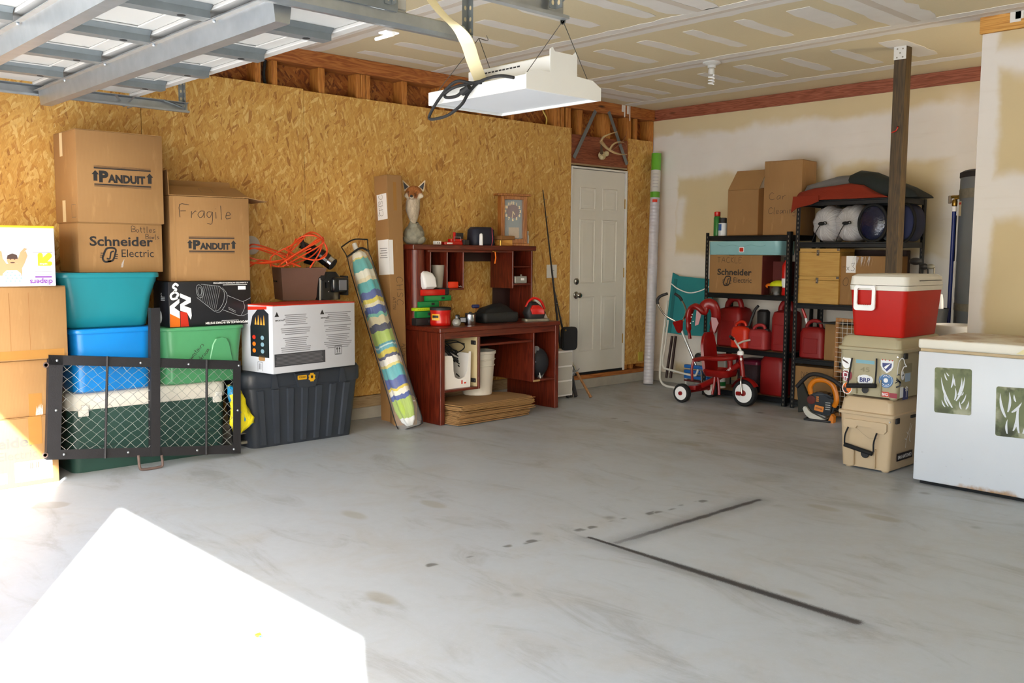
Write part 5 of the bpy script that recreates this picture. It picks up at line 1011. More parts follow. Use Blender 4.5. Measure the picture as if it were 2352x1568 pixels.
# fishing rods, switch, drawer tower and pouch by the door
q = box('light_switch', 'frame_paint', None, .0005, .008, P(1255, 610, x=0).y, P(1278, 610, x=0).y, 1.11, 1.235, .002); tag(q, 'white switch plate on the strand board wall beside the door', 'light switch')
for (lab, a, c, r0, r1) in (('tall black fishing rod leaning on the wall, tip beside the clock', P(1281, 742, x=.12), P(1247, 436, x=.03), .011, .004), ('short dark fishing rod leaning behind the tall rod', P(1290, 745, x=.14), P(1268, 640, x=.02), .009, .004)):
    d = (a-c).normalized(); foot = a+d*((a.z-.003)/-d.z) if d.z < 0 else a; foot = a+(c-a)*((.004-a.z)/(c.z-a.z))
    t = thing('fishing_rod', lab, 'fishing rod', (0, 0, 0)); q = MB(); q.tube([foot, a, a+(c-a)*.5, c], [r0*1.2, r0, (r0+r1)/2, r1], 8); q.build('blank', 'print_black', t)
    for k in (.15, .4, .62, .8, .93): p = a+(c-a)*k+V((.012, .006, 0)); q = MB(); q.lathe([(.008+.002*cos(u), .002*sin(u)) for u in [i*pi/3 for i in range(7)]], 10, Matrix.Translation(p)); q.build('line_guide', 'galvanised_dark', t)
cork = wood('cork', '#7b5431', '#9a6d42', '#ab7e50', 'Z', 2, .8, knots=False); wh = P(1285, 690, x=.2)
for lab, a, c, m in (('fishing rod with cork handle and spinning reel leaning in the corner behind the desk', P(1357, 912, z=.008), P(1303, 815, x=.17), cork), ('black handled fishing rod at the desk end', P(1322, 911, z=.006), P(1304, 848, x=.2), None), ('second black handled fishing rod, nearest the drawer tower', P(1313, 911, z=.006), P(1300, 850, x=.22), None)):
    t = thing('fishing_rod', lab, 'fishing rod', (0, 0, 0)); d = (c-a).normalized(); Lc = (c-a).length
    q = MB(); q.tube([a+d*.0, a+d*.02, a+d*(.28 if m else .35)], [.015, .013, .012], 10); q.build('grip', m or 'print_black', t)
    q = MB(); q.tube([a+d*.29, a+d*.38], [.011, .010], 10); q.build('reel_seat', chrome, t)
    if m: q = MB(); q.tube([a+d*.385, a+d*.52], [.013, .011], 10); q.build('fore_grip', m, t); q = MB(); cp = a+d*.34+V((.03, -.05, -.05)); q.sph(cp, .028, 12, 8); q.tube([cp, a+d*.34], .006, 6); q.tube(smoothpath([cp+V((.02, -.02, .01)), cp+V((.05, .02, .03)), cp+V((.03, .06, .04))], 4), .004, 6); q.build('spinning_reel', mat('reel_silver', '#8f9296', 0.3, 0.7), t)
    q = MB(); q.tube([a+d*.38, a+d*(Lc+.25)], [.007, .004], 8); q.build('blank', 'print_black', t)
dw = thing('drawer_tower', 'white plastic drawer tower between the desk and the door', 'drawer unit', (.36, -1.845, 0), W90)
box('frame', 'bright_white_plastic', dw, 0, .25, 0, .30, .03, .452, .006, 2)
for k in range(3): t = box('drawer', mat('milky_plastic', '#b7b4ab', 0.4), dw, .012, .238, -.006, .0, .045+.135*k, .165+.135*k, .004)
for x in (.03, .22): q = MB(); q.lathe([(.004, -.012), (.015, -.012), (.015, .012), (.004, .012)], 12, Matrix.Translation((x, .03, .0155)) @ Matrix.Rotation(pi/2, 4, 'X')); q.build('caster', 'print_black', dw)
ph = thing('black_pouch', 'black rounded pouch standing on the white drawer tower by the door', 'pouch', (.35, -1.74, .4525), radians(80)); b = MB(); b.prism(rrect(.17, .215, .035, .09, .11), .05, fmtx((0, .03, 0), FRONT, radians(0), 0)); bmesh.ops.bevel(b.bm, geom=b.bm.edges[:], offset=.008, segments=2, affect='EDGES'); b.build('pouch', mat('felt_black', '#15171b', 0.85), ph, smooth=60); q = MB(); q.sph((.03, -.022, .19), .009, 10, 6); q.build('snap', 'brass', ph)

# ------------------------------------------------------------------ black steel shelving along the back wall
bs_ = mat('black_steel', '#15171a', 0.42, 0.3, var=0.3, vs=20); mat('slot_grey', '#6f685c', 0.8, var=0.3); mat('chipboard', '#8a6a40', 0.85, var=0.3, vs=30)
def rack(name, label, loc, rz, w, d, h, levels):
    t = thing(name, label, 'shelving', loc, rz)
    for x, y in ((0, 0), (w, 0), (0, d), (w, d)):
        sx, sy = (1 if x == 0 else -1), (1 if y == 0 else -1); q = MB()
        q.loft([[V((x, y, z)), V((x+sx*.038, y, z)), V((x+sx*.038, y+sy*.003, z)), V((x+sx*.003, y+sy*.003, z)), V((x+sx*.003, y+sy*.04, z)), V((x, y+sy*.04, z))] for z in (0, h)]); q.build('post', 'black_steel', t, smooth=0)
        n = int(h/.038); fo = (x+sx*.019, -.0004 if y == 0 else d-.0034, 0)
        sl = rects(t, 'post_slots', [rrect(.009, .02, .004, 0, .02+.038*k, 2) for k in range(n)], fo, FRONT, 'slot_grey', .0002, .0003); sl['kind'] = 'stuff'
    for z in levels:
        for y0, y1 in ((.0035, .022), (d-.022, d-.0035)): q = MB(); q.bx(.004, w-.004, y0, y1, z-.045, z-.012, .002); q.bx(.004, w-.004, y0-(.003 if y0 < .1 else -.003), y1, z-.012, z, .002); q.build('beam', 'black_steel', t)
        for x0, x1 in ((.004, .02), (w-.02, w-.004)): q = MB(); q.bx(x0, x1, .0225, d-.0225, z-.045, z-.001, .001); q.build('side_beam', 'black_steel', t)
        box('shelf_board', 'chipboard', t, .0205, w-.0205, .0225, d-.0225, z-.016, z-.002, 0)
    return t
S1 = (1.015, -.475, 0.0); A1_ = radians(-3.0); S1L = (.075, .475, .982, 1.515)
r1 = rack('steel_rack', 'narrower black steel shelving unit holding red fuel cans and the tackle box', S1, A1_, .92, .40, 1.545, S1L)
S2 = (1.985, -.525, 0.0); S2L = (.075, .445, .925, 1.452, 1.805)
r2 = rack('steel_rack', 'taller black steel shelving unit with blankets on top', S2, radians(-.5), .925, .45, 1.8055, S2L)
def y1(px, py, dy=0.0): return P(px, py, y=-.48-dy)
def onr(lab, name, cat, px, zl, dy=.03, rz=0.0, group=None, base=-.49):
    """a thing standing on a rack shelf: left edge at pixel column px"""
    return thing(name, lab, cat, (P(px, 600, y=base+dy).x, base+dy, zl+.0008), rz, group)
def wpx(a, c, y=-.46): return P(c, 600, y=y).x-P(a, 600, y=y).x
# top of the first rack
t = onr('green spray can with red cap on the rack top', 'spray_can', 'can', 1645, S1L[3], .10); b = MB(); b.lathe([(.03, 0), (.033, .004), (.033, .17), (.026, .185)], 20); b.build('can', mat('can_green', '#2d7a35', 0.35), t); b = MB(); b.lathe([(.027, .186), (.029, .19), (.029, .225), (.024, .23)], 18); b.build('cap', 'red_plastic', t)
t = onr('white and blue spray can with black lid beside the cardboard box', 'spray_can', 'can', 1658, S1L[3], .08); b = MB(); b.lathe([(.038, 0), (.041, .004), (.041, .115), (.04, .12)], 22); b.build('can', mat('can_white', '#cfd6dc', 0.35), t); b = MB(); b.lathe([(.034, .121), (.036, .125), (.036, .165), (.03, .17)], 18); b.build('lid', 'print_black', t); cyl_patch(t, 'blue_label', .0415, -1.2, .3, .05, .11, mat('label_blue', '#2a5a9a', 0.4))
o1 = thing('cardboard_box', 'open cardboard box on the rack top beside the spray cans', 'box', (P(1669, 540, y=-.43).x, -.43, S1L[3]+.0008), 0); w = wpx(1669, 1740, -.43); box('body', 'cardboard', o1, 0, w, 0, .30, 0, .42, .004)
q = MB(); q.loft([[V((0, 0, .42)), V((w, 0, .42)), V((w+.02, .10, .60)), V((.03, .10, .60))], [V((0, .004, .42)), V((w, .004, .42)), V((w+.02, .104, .60)), V((.03, .104, .60))]]); q.build('flap', 'cardboard_flap', o1, smooth=0); q = MB(); q.loft([[V((w, 0, .0)), V((w+.045, .10, .0)), V((w+.045, .10, .44)), V((w, 0, .42))], [V((w-.004, 0, .0)), V((w+.041, .10, .0)), V((w+.041, .10, .44)), V((w-.004, 0, .42))]]); q.build('side_wall', 'cardboard_dark', o1, smooth=0)
o2 = carton('tall cardboard box marked Car Cleaning on the rack top', (P(1752, 538, y=-.47).x, -.475, S1L[3]+.0008), radians(6), wpx(1752, 1834, -.47), .30, .655); handwriting(o2, 'Car', (.05, 0, .315), FRONT, .06, pen=.003, gap=.3, wide=1.2); handwriting(o2, 'Cleaning', (.05, 0, .19), FRONT, .055, pen=.003, gap=.12)
# second shelf
tk = thing('cardboard_box', 'cardboard box marked Tackle with Schneider Electric print on the rack', 'box', (P(1628, 672, y=-.46).x, -.462, S1L[2]+.0008), radians(-3)); w = wpx(1626, 1751); box('body', 'cardboard', tk, 0, w, 0, .28, 0, .355, .005); schneider(tk, w*.49, .155, w*.66); handwriting(tk, 'TACKLE', (w*.16, 0, .285), FRONT, .05, pen=.003, gap=.28); box('side_print', mat('maroon_card', '#5a1a14', 0.7), tk, w+.001, w+.006, .0, .28, 0, .35, .0005)
tr = thing('blue_tray', 'pale blue plastic drawer tray lying on the tackle box', 'tray', (P(1624, 590, y=-.46).x+.005, -.470, S1L[2]+.3575), radians(-3)); b = MB(); w2 = wpx(1626, 1797); b.rrings([(0, w2-.02, .26, .04, w2/2, .14), (.005, w2-.01, .27, .045, w2/2, .14), (.125, w2, .28, .05, w2/2, .14), (.12, w2-.02, .26, .04, w2/2, .14), (.01, w2-.03, .24, .04, w2/2, .14)], 5); b.build('tray', mat('ice_blue', '#8fbfc4', 0.35), tr, smooth=50); patch(tr, 'badge', rrect(.055, .05, .01), (w2*.5, -.002, .048), FRONT, 'paper', .001); patch(tr, 'badge', rrect(.042, .035, .008), (w2*.5, -.002, .048), FRONT, 'red_print', .002); strokes(tr, 'wave_line', [([(-.28, .035), (-.2, .02), (-.1, .03), (0, .015), (.1, .03), (.2, .015), (.26, .03)], .002)], (w2*.5, -.001, .06), FRONT, mat('wave_blue', '#5d8f97', 0.5))
t = onr('dark red box behind the steel bowl', 'maroon_box', 'box', 1762, S1L[2], .16); box('body', 'maroon_card', t, 0, .24, 0, .15, 0, .30, .004)
t = onr('red fire extinguisher bottle at the rack post', 'fire_extinguisher', 'extinguisher', 1806, S1L[2], .07); b = MB(); b.lathe([(.03, 0), (.034, .005), (.034, .26), (.022, .29), (.012, .295), (.012, .31)], 18); b.build('cylinder', 'red_plastic', t, smooth=50); b = MB(); b.lathe([(.0345, .07), (.0345, .15)], 18); b.build('label', 'paper', t); b = MB(); b.bx(-.02, .03, -.008, .008, .311, .335, .003); b.build('valve', 'print_black', t)
t = onr('steel bowl holding a yellow hat on the middle rack shelf', 'steel_bowl', 'bowl', 1789, S1L[2], .09); b = MB(); b.lathe([(.075, 0), (.082, .004), (.092, .075), (.097, .08), (.092, .08), (.08, .01)], 28); b.build('bowl', 'nickel', t, smooth=50); cp = thing('yellow_hat', 'bright yellow hat lying in the steel bowl', 'hat', t.location+V((.005, 0, .080))); b = MB(); b.sph((0, 0, 0), .085, 20, 10, (1, .9, .62)); b.build('crown', mat('neon_yellow', '#d4dc16', 0.5), cp); b = MB(); b.sph((-.075, -.03, .0), .03, 12, 8, (1.2, 1, .8)); b.build('orange_ball', 'orange_print', cp)
# fuel cans
redcan = mat('fuel_red', '#8a1010', 0.5, var=0.2, vs=4); redcan2 = mat('fuel_faded', '#a22e30', 0.55, var=0.2, vs=4); mat('fuel_orange', '#cc2a0e', 0.4, var=0.15)
def fuel_can(lab, px, zl, dy, w, d, h, m, spout=None, rz=0.0, handle='loop', y0=-.49):
    t = thing('fuel_can', lab, 'fuel can', (P(px, 700, y=y0+dy).x+w/2, y0+dy+d/2, zl+.0008), rz, 'red fuel cans on the racks'); b = MB()
    b.rrings([(0, w-.03, d-.03, .03, 0, 0), (.012, w, d, .04, 0, 0), (h*.68, w, d, .045, 0, 0), (h*.80, w*.86, d*.9, .045, 0, 0), (h*.84, w*.5, d*.6, .03, w*.05, 0)], 5); b.build('tank', m, t, smooth=50)
    hp = [(-w*.34, 0, h*.74), (-w*.30, 0, h*.90), (-w*.1, 0, h), (w*.16, 0, h*.98), (w*.27, 0, h*.80)] if handle == 'loop' else [(-w*.40, 0, h*.70), (-w*.36, 0, h*.97), (w*.0, 0, h), (w*.30, 0, h*.93), (w*.33, 0, h*.74)]
    q = MB(); q.tube(smoothpath(hp, 5), d*.11, 10); q.build('handle', m, t, smooth=60)
    q = MB(); q.bx(-w*.28, w*.28, -d/2-.003, -d/2+.004, h*.14, h*.55, .006); q.build('embossed_panel', m, t)
    if spout:
        q = MB(); s0 = V((w*.34, 0, h*.74)); q.lathe([(.024, 0), (.024, .025), (.018, .03)], 14, Matrix.Translation(s0)); q.build('cap', spout, t)
    return t
fuel_can('tall red fuel can behind the tricycle canopy on the rack', 1645, S1L[1], .08, .27, .24, .445, 'fuel_red')
t = fuel_can('small bright orange-red fuel can with a raised black spout', 1677, S1L[1], .0, .19, .12, .245, 'fuel_orange', 'print_black'); q = MB(); q.tube(smoothpath([(.07, 0, .2), (.09, .01, .27), (.12, .02, .36), (.155, .02, .40)], 5), .013, 8); q.build('spout', 'print_black', t)
fuel_can('faded red fuel can in the middle of the rack shelf', 1717, S1L[1], .01, .20, .14, .225, 'fuel_faded', 'print_black')
t = onr('black spray nozzle lying on the faded can', 'black_nozzle', 'nozzle', 1747, S1L[1], .22); b = MB(); b.rrings([(0, .10, .08, .03, .05, 0), (.34, .11, .09, .03, .05, 0), (.36, .07, .06, .02, .05, 0)], 4); b.build('body', 'print_black', t)
fuel_can('large dark red fuel can standing at the right post of the first rack', 1770, S1L[1], .04, .185, .26, .44, 'fuel_red', 'print_black')
# bottom of the first rack
t = onr('red fuel can with green cap on the bottom rack shelf', 'fuel_can', 'fuel can', 1750, S1L[0], .02, group='red fuel cans on the racks'); b = MB(); w = .25; b.rrings([(0, w-.03, .22, .03, w/2, .12), (.012, w, .24, .04, w/2, .12), (.30, w, .24, .05, w/2, .12), (.355, w*.8, .2, .05, w/2, .12), (.37, w*.4, .12, .03, w/2, .12)], 5); b.build('tank', 'fuel_red', t, smooth=50); q = MB(); q.lathe([(.022, 0), (.022, .03), (.016, .035)], 12, Matrix.Translation((.06, .1, .36))); q.build('cap', mat('cap_green', '#138a3e', 0.4), t); q = MB(); q.tube(smoothpath([(.09, .12, .36), (.12, .12, .40), (.18, .12, .40), (.21, .12, .34)], 4), .018, 8); q.build('handle', 'fuel_red', t)
t = onr('clear plastic bin with plum lid on the bottom rack shelf', 'clear_bin', 'bin', 1696, S1L[0], .03); w = .235; b = MB(); b.rrings([(0, w-.04, .22, .03, w/2, .13), (.005, w-.03, .23, .03, w/2, .13), (.26, w, .26, .03, w/2, .13)], 4); b.build('tub', mat('smoky_plastic', '#4a3a40', 0.2, Alpha=.75), t, smooth=50); b = MB(); b.rrings([(.26, w+.015, .275, .03, w/2, .13), (.285, w+.015, .275, .03, w/2, .13), (.30, w-.03, .23, .03, w/2, .13)], 4); b.build('lid', mat('plum', '#6a1836', 0.4), t, smooth=50)
t = onr('white printed tin behind the tricycle wheel', 'paint_tin', 'tin', 1660, S1L[0], .10); b = MB(); b.lathe([(.06, 0), (.06, .15), (.055, .152)], 22); b.build('tin', 'paper', t); b = MB(); b.lathe([(.0605, .02), (.0605, .06)], 22); b.build('label', 'case_green', t)
t = onr('plain dark crate at the back of the bottom rack shelf', 'dark_crate', 'crate', 1700, S1L[0], .28); box('body', 'dark_board', t, 0, .40, 0, .09, 0, .24, .01)

# second rack: wooden boxes, cartons, bags, blankets
X2 = lambda px, y=-.50: P(px, 600, y=y).x
for k, (zz, hh, lab) in enumerate(((S2L[2], .235, 'pale wooden box with metal clasp, lower of two on the rack'), (S2L[2]+.2365, .235, 'pale wooden box with metal clasp, stacked on its twin'))):
    t = thing('wooden_box', lab, 'box', (X2(1831, -.505), -.505, zz+.0008), 0, 'stacked wooden boxes'); w = wpx(1831, 1928, -.505)
    pw = wood('ply_box', '#b48a44', '#bd954b', '#c39c52', 'X', 1.0, .55, knots=False) if 'ply_box' not in MATS else 'ply_box'
    box('body', pw, t, 0, w, 0, .26, 0, hh-.034, .002); box('lid', pw, t, 0, w, 0, .26, hh-.032, hh, .002)
    b = MB(); b.bx(w*.5-.012, w*.5+.012, -.007, 0, hh-.06, hh-.012, .002); b.sph((w*.5, -.01, hh-.04), .008, 8, 6); b.build('clasp', 'nickel', t)
    for cx in (.012, w-.012): q = MB(); q.bx(cx-.012, cx+.012, -.002, .01, hh-.02, hh+.0005, .001); q.build('corner_plate', 'nickel', t)
wc = thing('cardboard_box', 'cardboard box with loose clear tape beside the wooden boxes, behind the wooden post', 'box', (X2(1930, -.47), -.475, S2L[2]+.0008)); w = wpx(1930, 2048, -.47); box('body', 'cardboard', wc, 0, w, 0, .30, 0, .41, .004); patch(wc, 'tape', rect(.085, .14), (.10, 0, .34), FRONT, 'white_print'); handwriting(wc, '-x3', (.02, 0, .29), FRONT, .06, pen=.003, gap=.2); handwriting(wc, 'O', (.035, 0, .16), FRONT, .07, pen=.003); b = MB(); rnd = random.Random(9)
for k in range(9): b.prism([(.10+k*.022, .32), (.13+k*.02, .40), (.115+k*.022+rnd.uniform(-.02, .02), .41)], .0004, fmtx((0, 0, 0), FRONT, 0, .0015+.0007*k))
b.build('crumpled_tape', 'clear_wrap', wc, smooth=0)
t = thing('dark_carton', 'dark brown carton at the back of the rack shelf under the bags', 'box', (X2(1935, -.3), -.17, S2L[2]+.0008)); box('body', 'dark_board', t, 0, .50, 0, .07, 0, .46, .004)
@reg
def bag_white():
    t = NT('bag_white'); x, y, z = t.sep(); r = t.math('ARCTAN2', z, x); n = t.noise(t.comb(t.math('MULTIPLY', r, 6.0), 0.0, 0.0), 3.0, 3)
    t.bump(t.math('ADD', n, t.math('MULTIPLY', t.noise(scale=14, detail=3), .6)), 0.9, 0.02); return t.out(t.mix(n, '#c3c3c8', '#e9e9ea'), 0.35)
rnd = random.Random(31)
for k, (a, c, lab) in enumerate(((1857, 1918, 'white drawstring trash bag at the end of the upper rack shelf'), (1908, 1978, 'white drawstring trash bag beside the round navy bag'))):
    xx = (X2(a, -.49)+X2(c, -.49))/2; w = wpx(a, c, -.49); t = thing('trash_bag', lab, 'bag', (xx, -.36, S2L[3]+.155), 0, 'white trash bags on the rack'); b = MB(); rings = []
    for dy, s in ((-.155, .05), (-.15, .30), (-.13, .62), (-.09, .86), (-.02, 1.0), (.10, 1.0), (.19, .8), (.22, .2)):
        rings.append([V((w/2*s*cos(u)*(1.08+.05*sin(11*u+k)), dy, max(-.154, .158*s*sin(u)*(1+.05*sin(9*u+2*k))))) for u in [i*2*pi/44 for i in range(44)]])
    b.loft(rings); b.build('sack', 'bag_white', t, smooth=70); q = MB(); q.sph((0, -.16, .0), .022, 10, 6, (1.4, .6, .7)); q.tube(smoothpath([(0, -.165, 0), (.02, -.168, .01), (.045, -.17, .015), (.05, -.17, -.005), (.01, -.168, 0)], 4), .004, 6); q.tube(smoothpath([(0, -.165, 0), (-.03, -.17, -.05), (-.07, -.155, -.12), (-.09, -.14, -.15)], 4), .0035, 6); q.build('drawstring', 'black_gap', t)
for lab, nm, a, c, m, m2, dy in (('round navy bag with clear glossy cover on the upper rack shelf', 'navy_bag', 1969, 2034, 'navy_blue', 'gloss_navy', 0), ('round dark blue bag at the far end of the upper rack shelf', 'blue_bag', 2040, 2090, mat('deep_blue', '#182450', 0.7), 'deep_blue', .06)):
    xx = (X2(a, -.5)+X2(c, -.5))/2; w = wpx(a, c, -.5)/2; t = thing(nm, lab, 'bag', (xx, -.51+dy, S2L[3]+.001)); b = MB(); mat('gloss_navy', '#131833', 0.15, bump=0.8, bs=25)
    M = Matrix.Translation((0, 0, .152)) @ Matrix.Rotation(-pi/2, 4, 'X') @ Matrix.Scale(.149/w if w else 1, 4, (0, 1, 0)); b.lathe([(.01, 0), (w*.8, .002), (w*.97, .015), (w, .04), (w, .20), (w*.8, .22)], 36, M); b.build('bag', m, t, smooth=60); q = MB(); q.lathe([(.01, -.006), (w*.75, -.006), (w*.88, .002)], 30, M); q.build('glossy_end', m2, t, smooth=60); q = MB(); q.tube([M @ V((w*cos(u), w*sin(u), .01)) for u in [i*2*pi/36 for i in range(36)]], .012, 8, closed=True); q.build('welt', 'black_gap', t)
t = thing('grey_pad', 'grey rolled pad between the two round bags', 'pad', (X2(2045, -.40), -.44, S2L[3]+.001)); b = MB(); b.lathe([(.02, 0), (.07, .003), (.075, .02), (.075, .30)], 24, Matrix.Translation((0, 0, .0755)) @ Matrix.Rotation(-pi/2, 4, 'X')); b.build('roll', mat('pad_grey', '#43494c', 0.7), t)
def blanket(name, lab, m, pts_bottom, pts_top, depth, z0, y0=-.52, drape=None, seed=1):
    """thick folded cloth on the rack top: outline in (x,z) along the front with a soft back"""
    t = thing(name, lab, 'blanket', (0, 0, 0)); b = MB(); rnd = random.Random(seed); rings = []; n = len(pts_top)
    for j, (dy, s) in enumerate(((0.0, .78), (.02, .97), (.10, 1.04), (depth*.6, .98), (depth, .55))):
        ring = [V((x, y0+dy+rnd.uniform(-.006, .006), z0+(z-z0)*s+rnd.uniform(-.006, .006))) for x, z in pts_top]+[V((x, y0+dy, z)) for x, z in reversed(pts_bottom)]; rings.append(ring)
    b.loft(rings); b.build('cloth', m, t, smooth=75); return t
TZ2 = S2L[4]+.0015
def xz(px, py, y=-.54): p = P(px, py, y=y); return (p.x, p.z)
rust_c = mat('rust_fleece', '#80260b', 0.95, bump=0.4, bs=90); gry = mat('grey_fleece', '#74726f', 0.95, bump=0.5, bs=120); dgn = mat('dark_green_nylon', '#131c19', 0.75, bump=0.4, bs=30)
tp = [xz(1830, 452), xz(1836, 440), xz(1870, 432), xz(1905, 428), xz(1945, 420), xz(1975, 424), xz(2005, 440), xz(2040, 452)]; bt_ = [(x, TZ2) for x, z in tp]
o = blanket('rust_blanket', 'rust red blanket spilling over the front of the rack top', 'rust_fleece', bt_, tp, .36, TZ2, -.555, seed=4)
q = MB(); front = [xz(px, py, -.57) for px, py in ((1822, 452), (1820, 470), (1817, 488), (1830, 478), (1845, 474), (1862, 470), (1880, 462))]; yy = -.575
q.loft([[V((x, yy, z)) for x, z in front]+[V((x, yy, TZ2+.035)) for x, z in reversed(front)], [V((x, yy+.012, z)) for x, z in front]+[V((x, yy+.012, TZ2+.035)) for x, z in reversed(front)]]); q.build('hanging_corner', 'rust_fleece', o, smooth=60)
tp = [xz(1845, 437, -.42), xz(1850, 425, -.42), xz(1880, 415, -.42), xz(1920, 405, -.42), xz(1945, 404, -.42), xz(1952, 425, -.42)]; blanket('grey_blanket', 'grey fleece blanket behind the rust red one', 'grey_fleece', [(x, TZ2+.055) for x, z in tp], tp, .2, TZ2, -.41, seed=5)
tp = [xz(1950, 420, -.5), xz(1945, 400, -.5), xz(1962, 393, -.5), xz(2000, 396, -.5), xz(2040, 412, -.5), xz(2080, 428, -.5), xz(2098, 436, -.5), xz(2103, 450, -.5)]; low = [xz(1955, 422, -.5), xz(1965, 424, -.5), xz(1980, 430, -.5), xz(2000, 443, -.5), xz(2030, 453, -.5), (tp[5][0], TZ2), (tp[6][0], TZ2), (tp[7][0], TZ2)]
blanket('green_sleeping_bag', 'dark green nylon sleeping bag heaped on the rust red blanket', 'dark_green_nylon', low, tp, .30, TZ2, -.47, seed=6)
t = fuel_can('red fuel can with red and white spout on the taller rack', 1836, S2L[1], .02, .235, .15, .325, 'fuel_red', 'print_black', y0=-.52); q = MB(); q.tube([(-.08, 0, .30), (-.09, -.005, .345)], .012, 8); q.build('white_collar', 'paper', t); q = MB(); q.tube([(-.09, -.005, .346), (-.125, -.01, .43)], .012, 8); q.build('spout', 'red_plastic', t)
t = thing('cardboard_box', 'cardboard box beside the fuel can on the lower shelf of the taller rack', 'box', (X2(1903, -.46), -.48, S2L[1]+.0008)); box('body', 'cardboard', t, 0, .30, 0, .28, 0, .31, .004); q = MB(); q.loft([[V((-.03, -.10, .315)), V((.32, -.10, .325)), V((.31, .28, .325)), V((-.0, .28, .315))], [V((-.03, -.10, .322)), V((.32, -.10, .332)), V((.31, .28, .332)), V((-.0, .28, .322))]]); q.build('dark_lid', 'print_black', t)
ds = thing('cardboard_box', 'cardboard box with scrawled marker on the bottom shelf behind the leaf blower', 'box', (X2(1829, -.50), -.51, S2L[0]+.0008), 0); w = wpx(1829, 1925, -.5); box('body', 'cardboard', ds, 0, w, 0, .28, 0, .30, .004); handwriting(ds, 'DISCOUNT', (.09, 0, .20), FRONT, .05, pen=.003, gap=.1, wide=.7)
# wire-mesh wooden frame panel
mf = thing('mesh_frame', 'wooden frame with white wire mesh standing behind the sticker-covered cooler', 'frame', (P(1914, 870, y=-.72).x, -.72, 0.0), radians(-4)); wf_ = wood('frame_wood', '#93643a', '#ab7a4a', '#b98a58', 'Z', 1.2, .6, knots=False); fh = .83; fw = .62
for x0 in (0, fw-.028): box('stile', wf_, mf, x0, x0+.028, 0, .03, 0, fh, .002)
for z0 in (0.02, .38, fh-.03): box('rail', wf_, mf, .0285, fw-.0285, 0, .03, z0, z0+.028, .002)
q = MB()
for k in range(1, 15): q.tube([(.03+k*.04, -.004, .03), (.03+k*.04, -.004, fh-.01)], .0022, 5)
for k in range(1, 20): q.tube([(.012, -.006, .03+k*.04), (fw-.012, -.006, .03+k*.04)], .0022, 5)
o = q.build('wire_mesh', mat('white_wire', '#d5d3cb', 0.4), mf); o['kind'] = 'stuff'

# ------------------------------------------------------------------ roll, beach chair, tricycle
ra, rb = V((.215, -.335, .052)), P(1508, 352, y=-.10); ra = P(1489, 878, y=-.31); ra.z = .0
t = thing('foam_roll', 'tall wrapped roll of white bubble wrap leaning in the corner with green end label', 'roll', (ra.x, ra.y, .006)); d = (rb-V(t.location)); t.rotation_euler = d.to_track_quat('Z', 'X').to_euler(); Lr = d.length
def wrapped():
    n = NT('bubble_film'); x, y, z = n.sep(); n.bump(n.wave(n.comb(z, 0.0, 0.0), 9.0, 1.5, 2), 0.5, 0.006); return n.out(n.mix(n.noise(scale=4), '#bcbac4', '#d5d4dc'), 0.16)
MATS['bubble_film'] = wrapped()
b = MB(); b.lathe([(.051, 0), (.052, .004), (.050, Lr*.82), (.050, Lr-.002), (.046, Lr)], 28); b.build('roll', 'bubble_film', t, smooth=40)
for nm, k0, k1, m in (('green_label', .925, .998, mat('label_green', '#62a92f', 0.3)), ('paper_label', .832, .924, mat('label_paper', '#c9c7c2', 0.5)), ('green_band', .806, .831, 'label_green')): b = MB(); b.lathe([(.0512, Lr*k0), (.0512, Lr*k1)], 28); b.build(nm, m, t)
cdr = (t.rotation_euler.to_quaternion().inverted() @ (CAM-V(t.location)).normalized()); a0 = math.atan2(cdr.y, cdr.x); q = MB(); q.loft([[V((.0525*cos(a0+u), .0525*sin(a0+u), z)) for u in (-.5, -.25, 0, .25, .5)] for z in (Lr*.785, Lr*.797)], closed=False); q.build('orange_sticker', 'hunter_orange', t); q = MB()
for k in range(5): q.loft([[V((.0522*cos(a0+u), .0522*sin(a0+u), z)) for u in (-.6, -.3, 0, .3, .6)] for z in (Lr*(.85+.014*k), Lr*(.852+.014*k))], closed=False)
q.build('printed_text', 'grey_print', t)
wt = mat('white_tube', '#d9d7d0', 0.3, var=0.05)
bc_ = thing('beach_chair', 'folded teal beach chair with white tube frame leaning on the back wall', 'chair', (0, 0, 0))
yt, yb3 = -.10, -.36
def ch(px, py): k = (py-627)/(885-627); return P(px, py, y=yt+(yb3-yt)*k)
cloth = [ch(1545, 626), ch(1560, 634), ch(1640, 642), ch(1628, 772), ch(1575, 770), ch(1528, 763)]; q = MB(); th = V((0, .012, 0)); q.loft([[p for p in cloth], [p+th for p in cloth]]); q.build('fabric', mat('teal_canvas', '#1d7f86', 0.75, var=0.15, bump=0.2, bs=150), bc_, smooth=0)
q = MB(); q.loft([[ch(1549, 640)+V((0, -.004, 0)), ch(1556, 641)+V((0, -.004, 0)), ch(1541, 764)+V((0, -.004, 0)), ch(1534, 763)+V((0, -.004, 0))], [ch(1549, 640), ch(1556, 641), ch(1541, 764), ch(1534, 763)]]); q.build('hem', mat('teal_dark', '#17696f', 0.75), bc_, smooth=0)
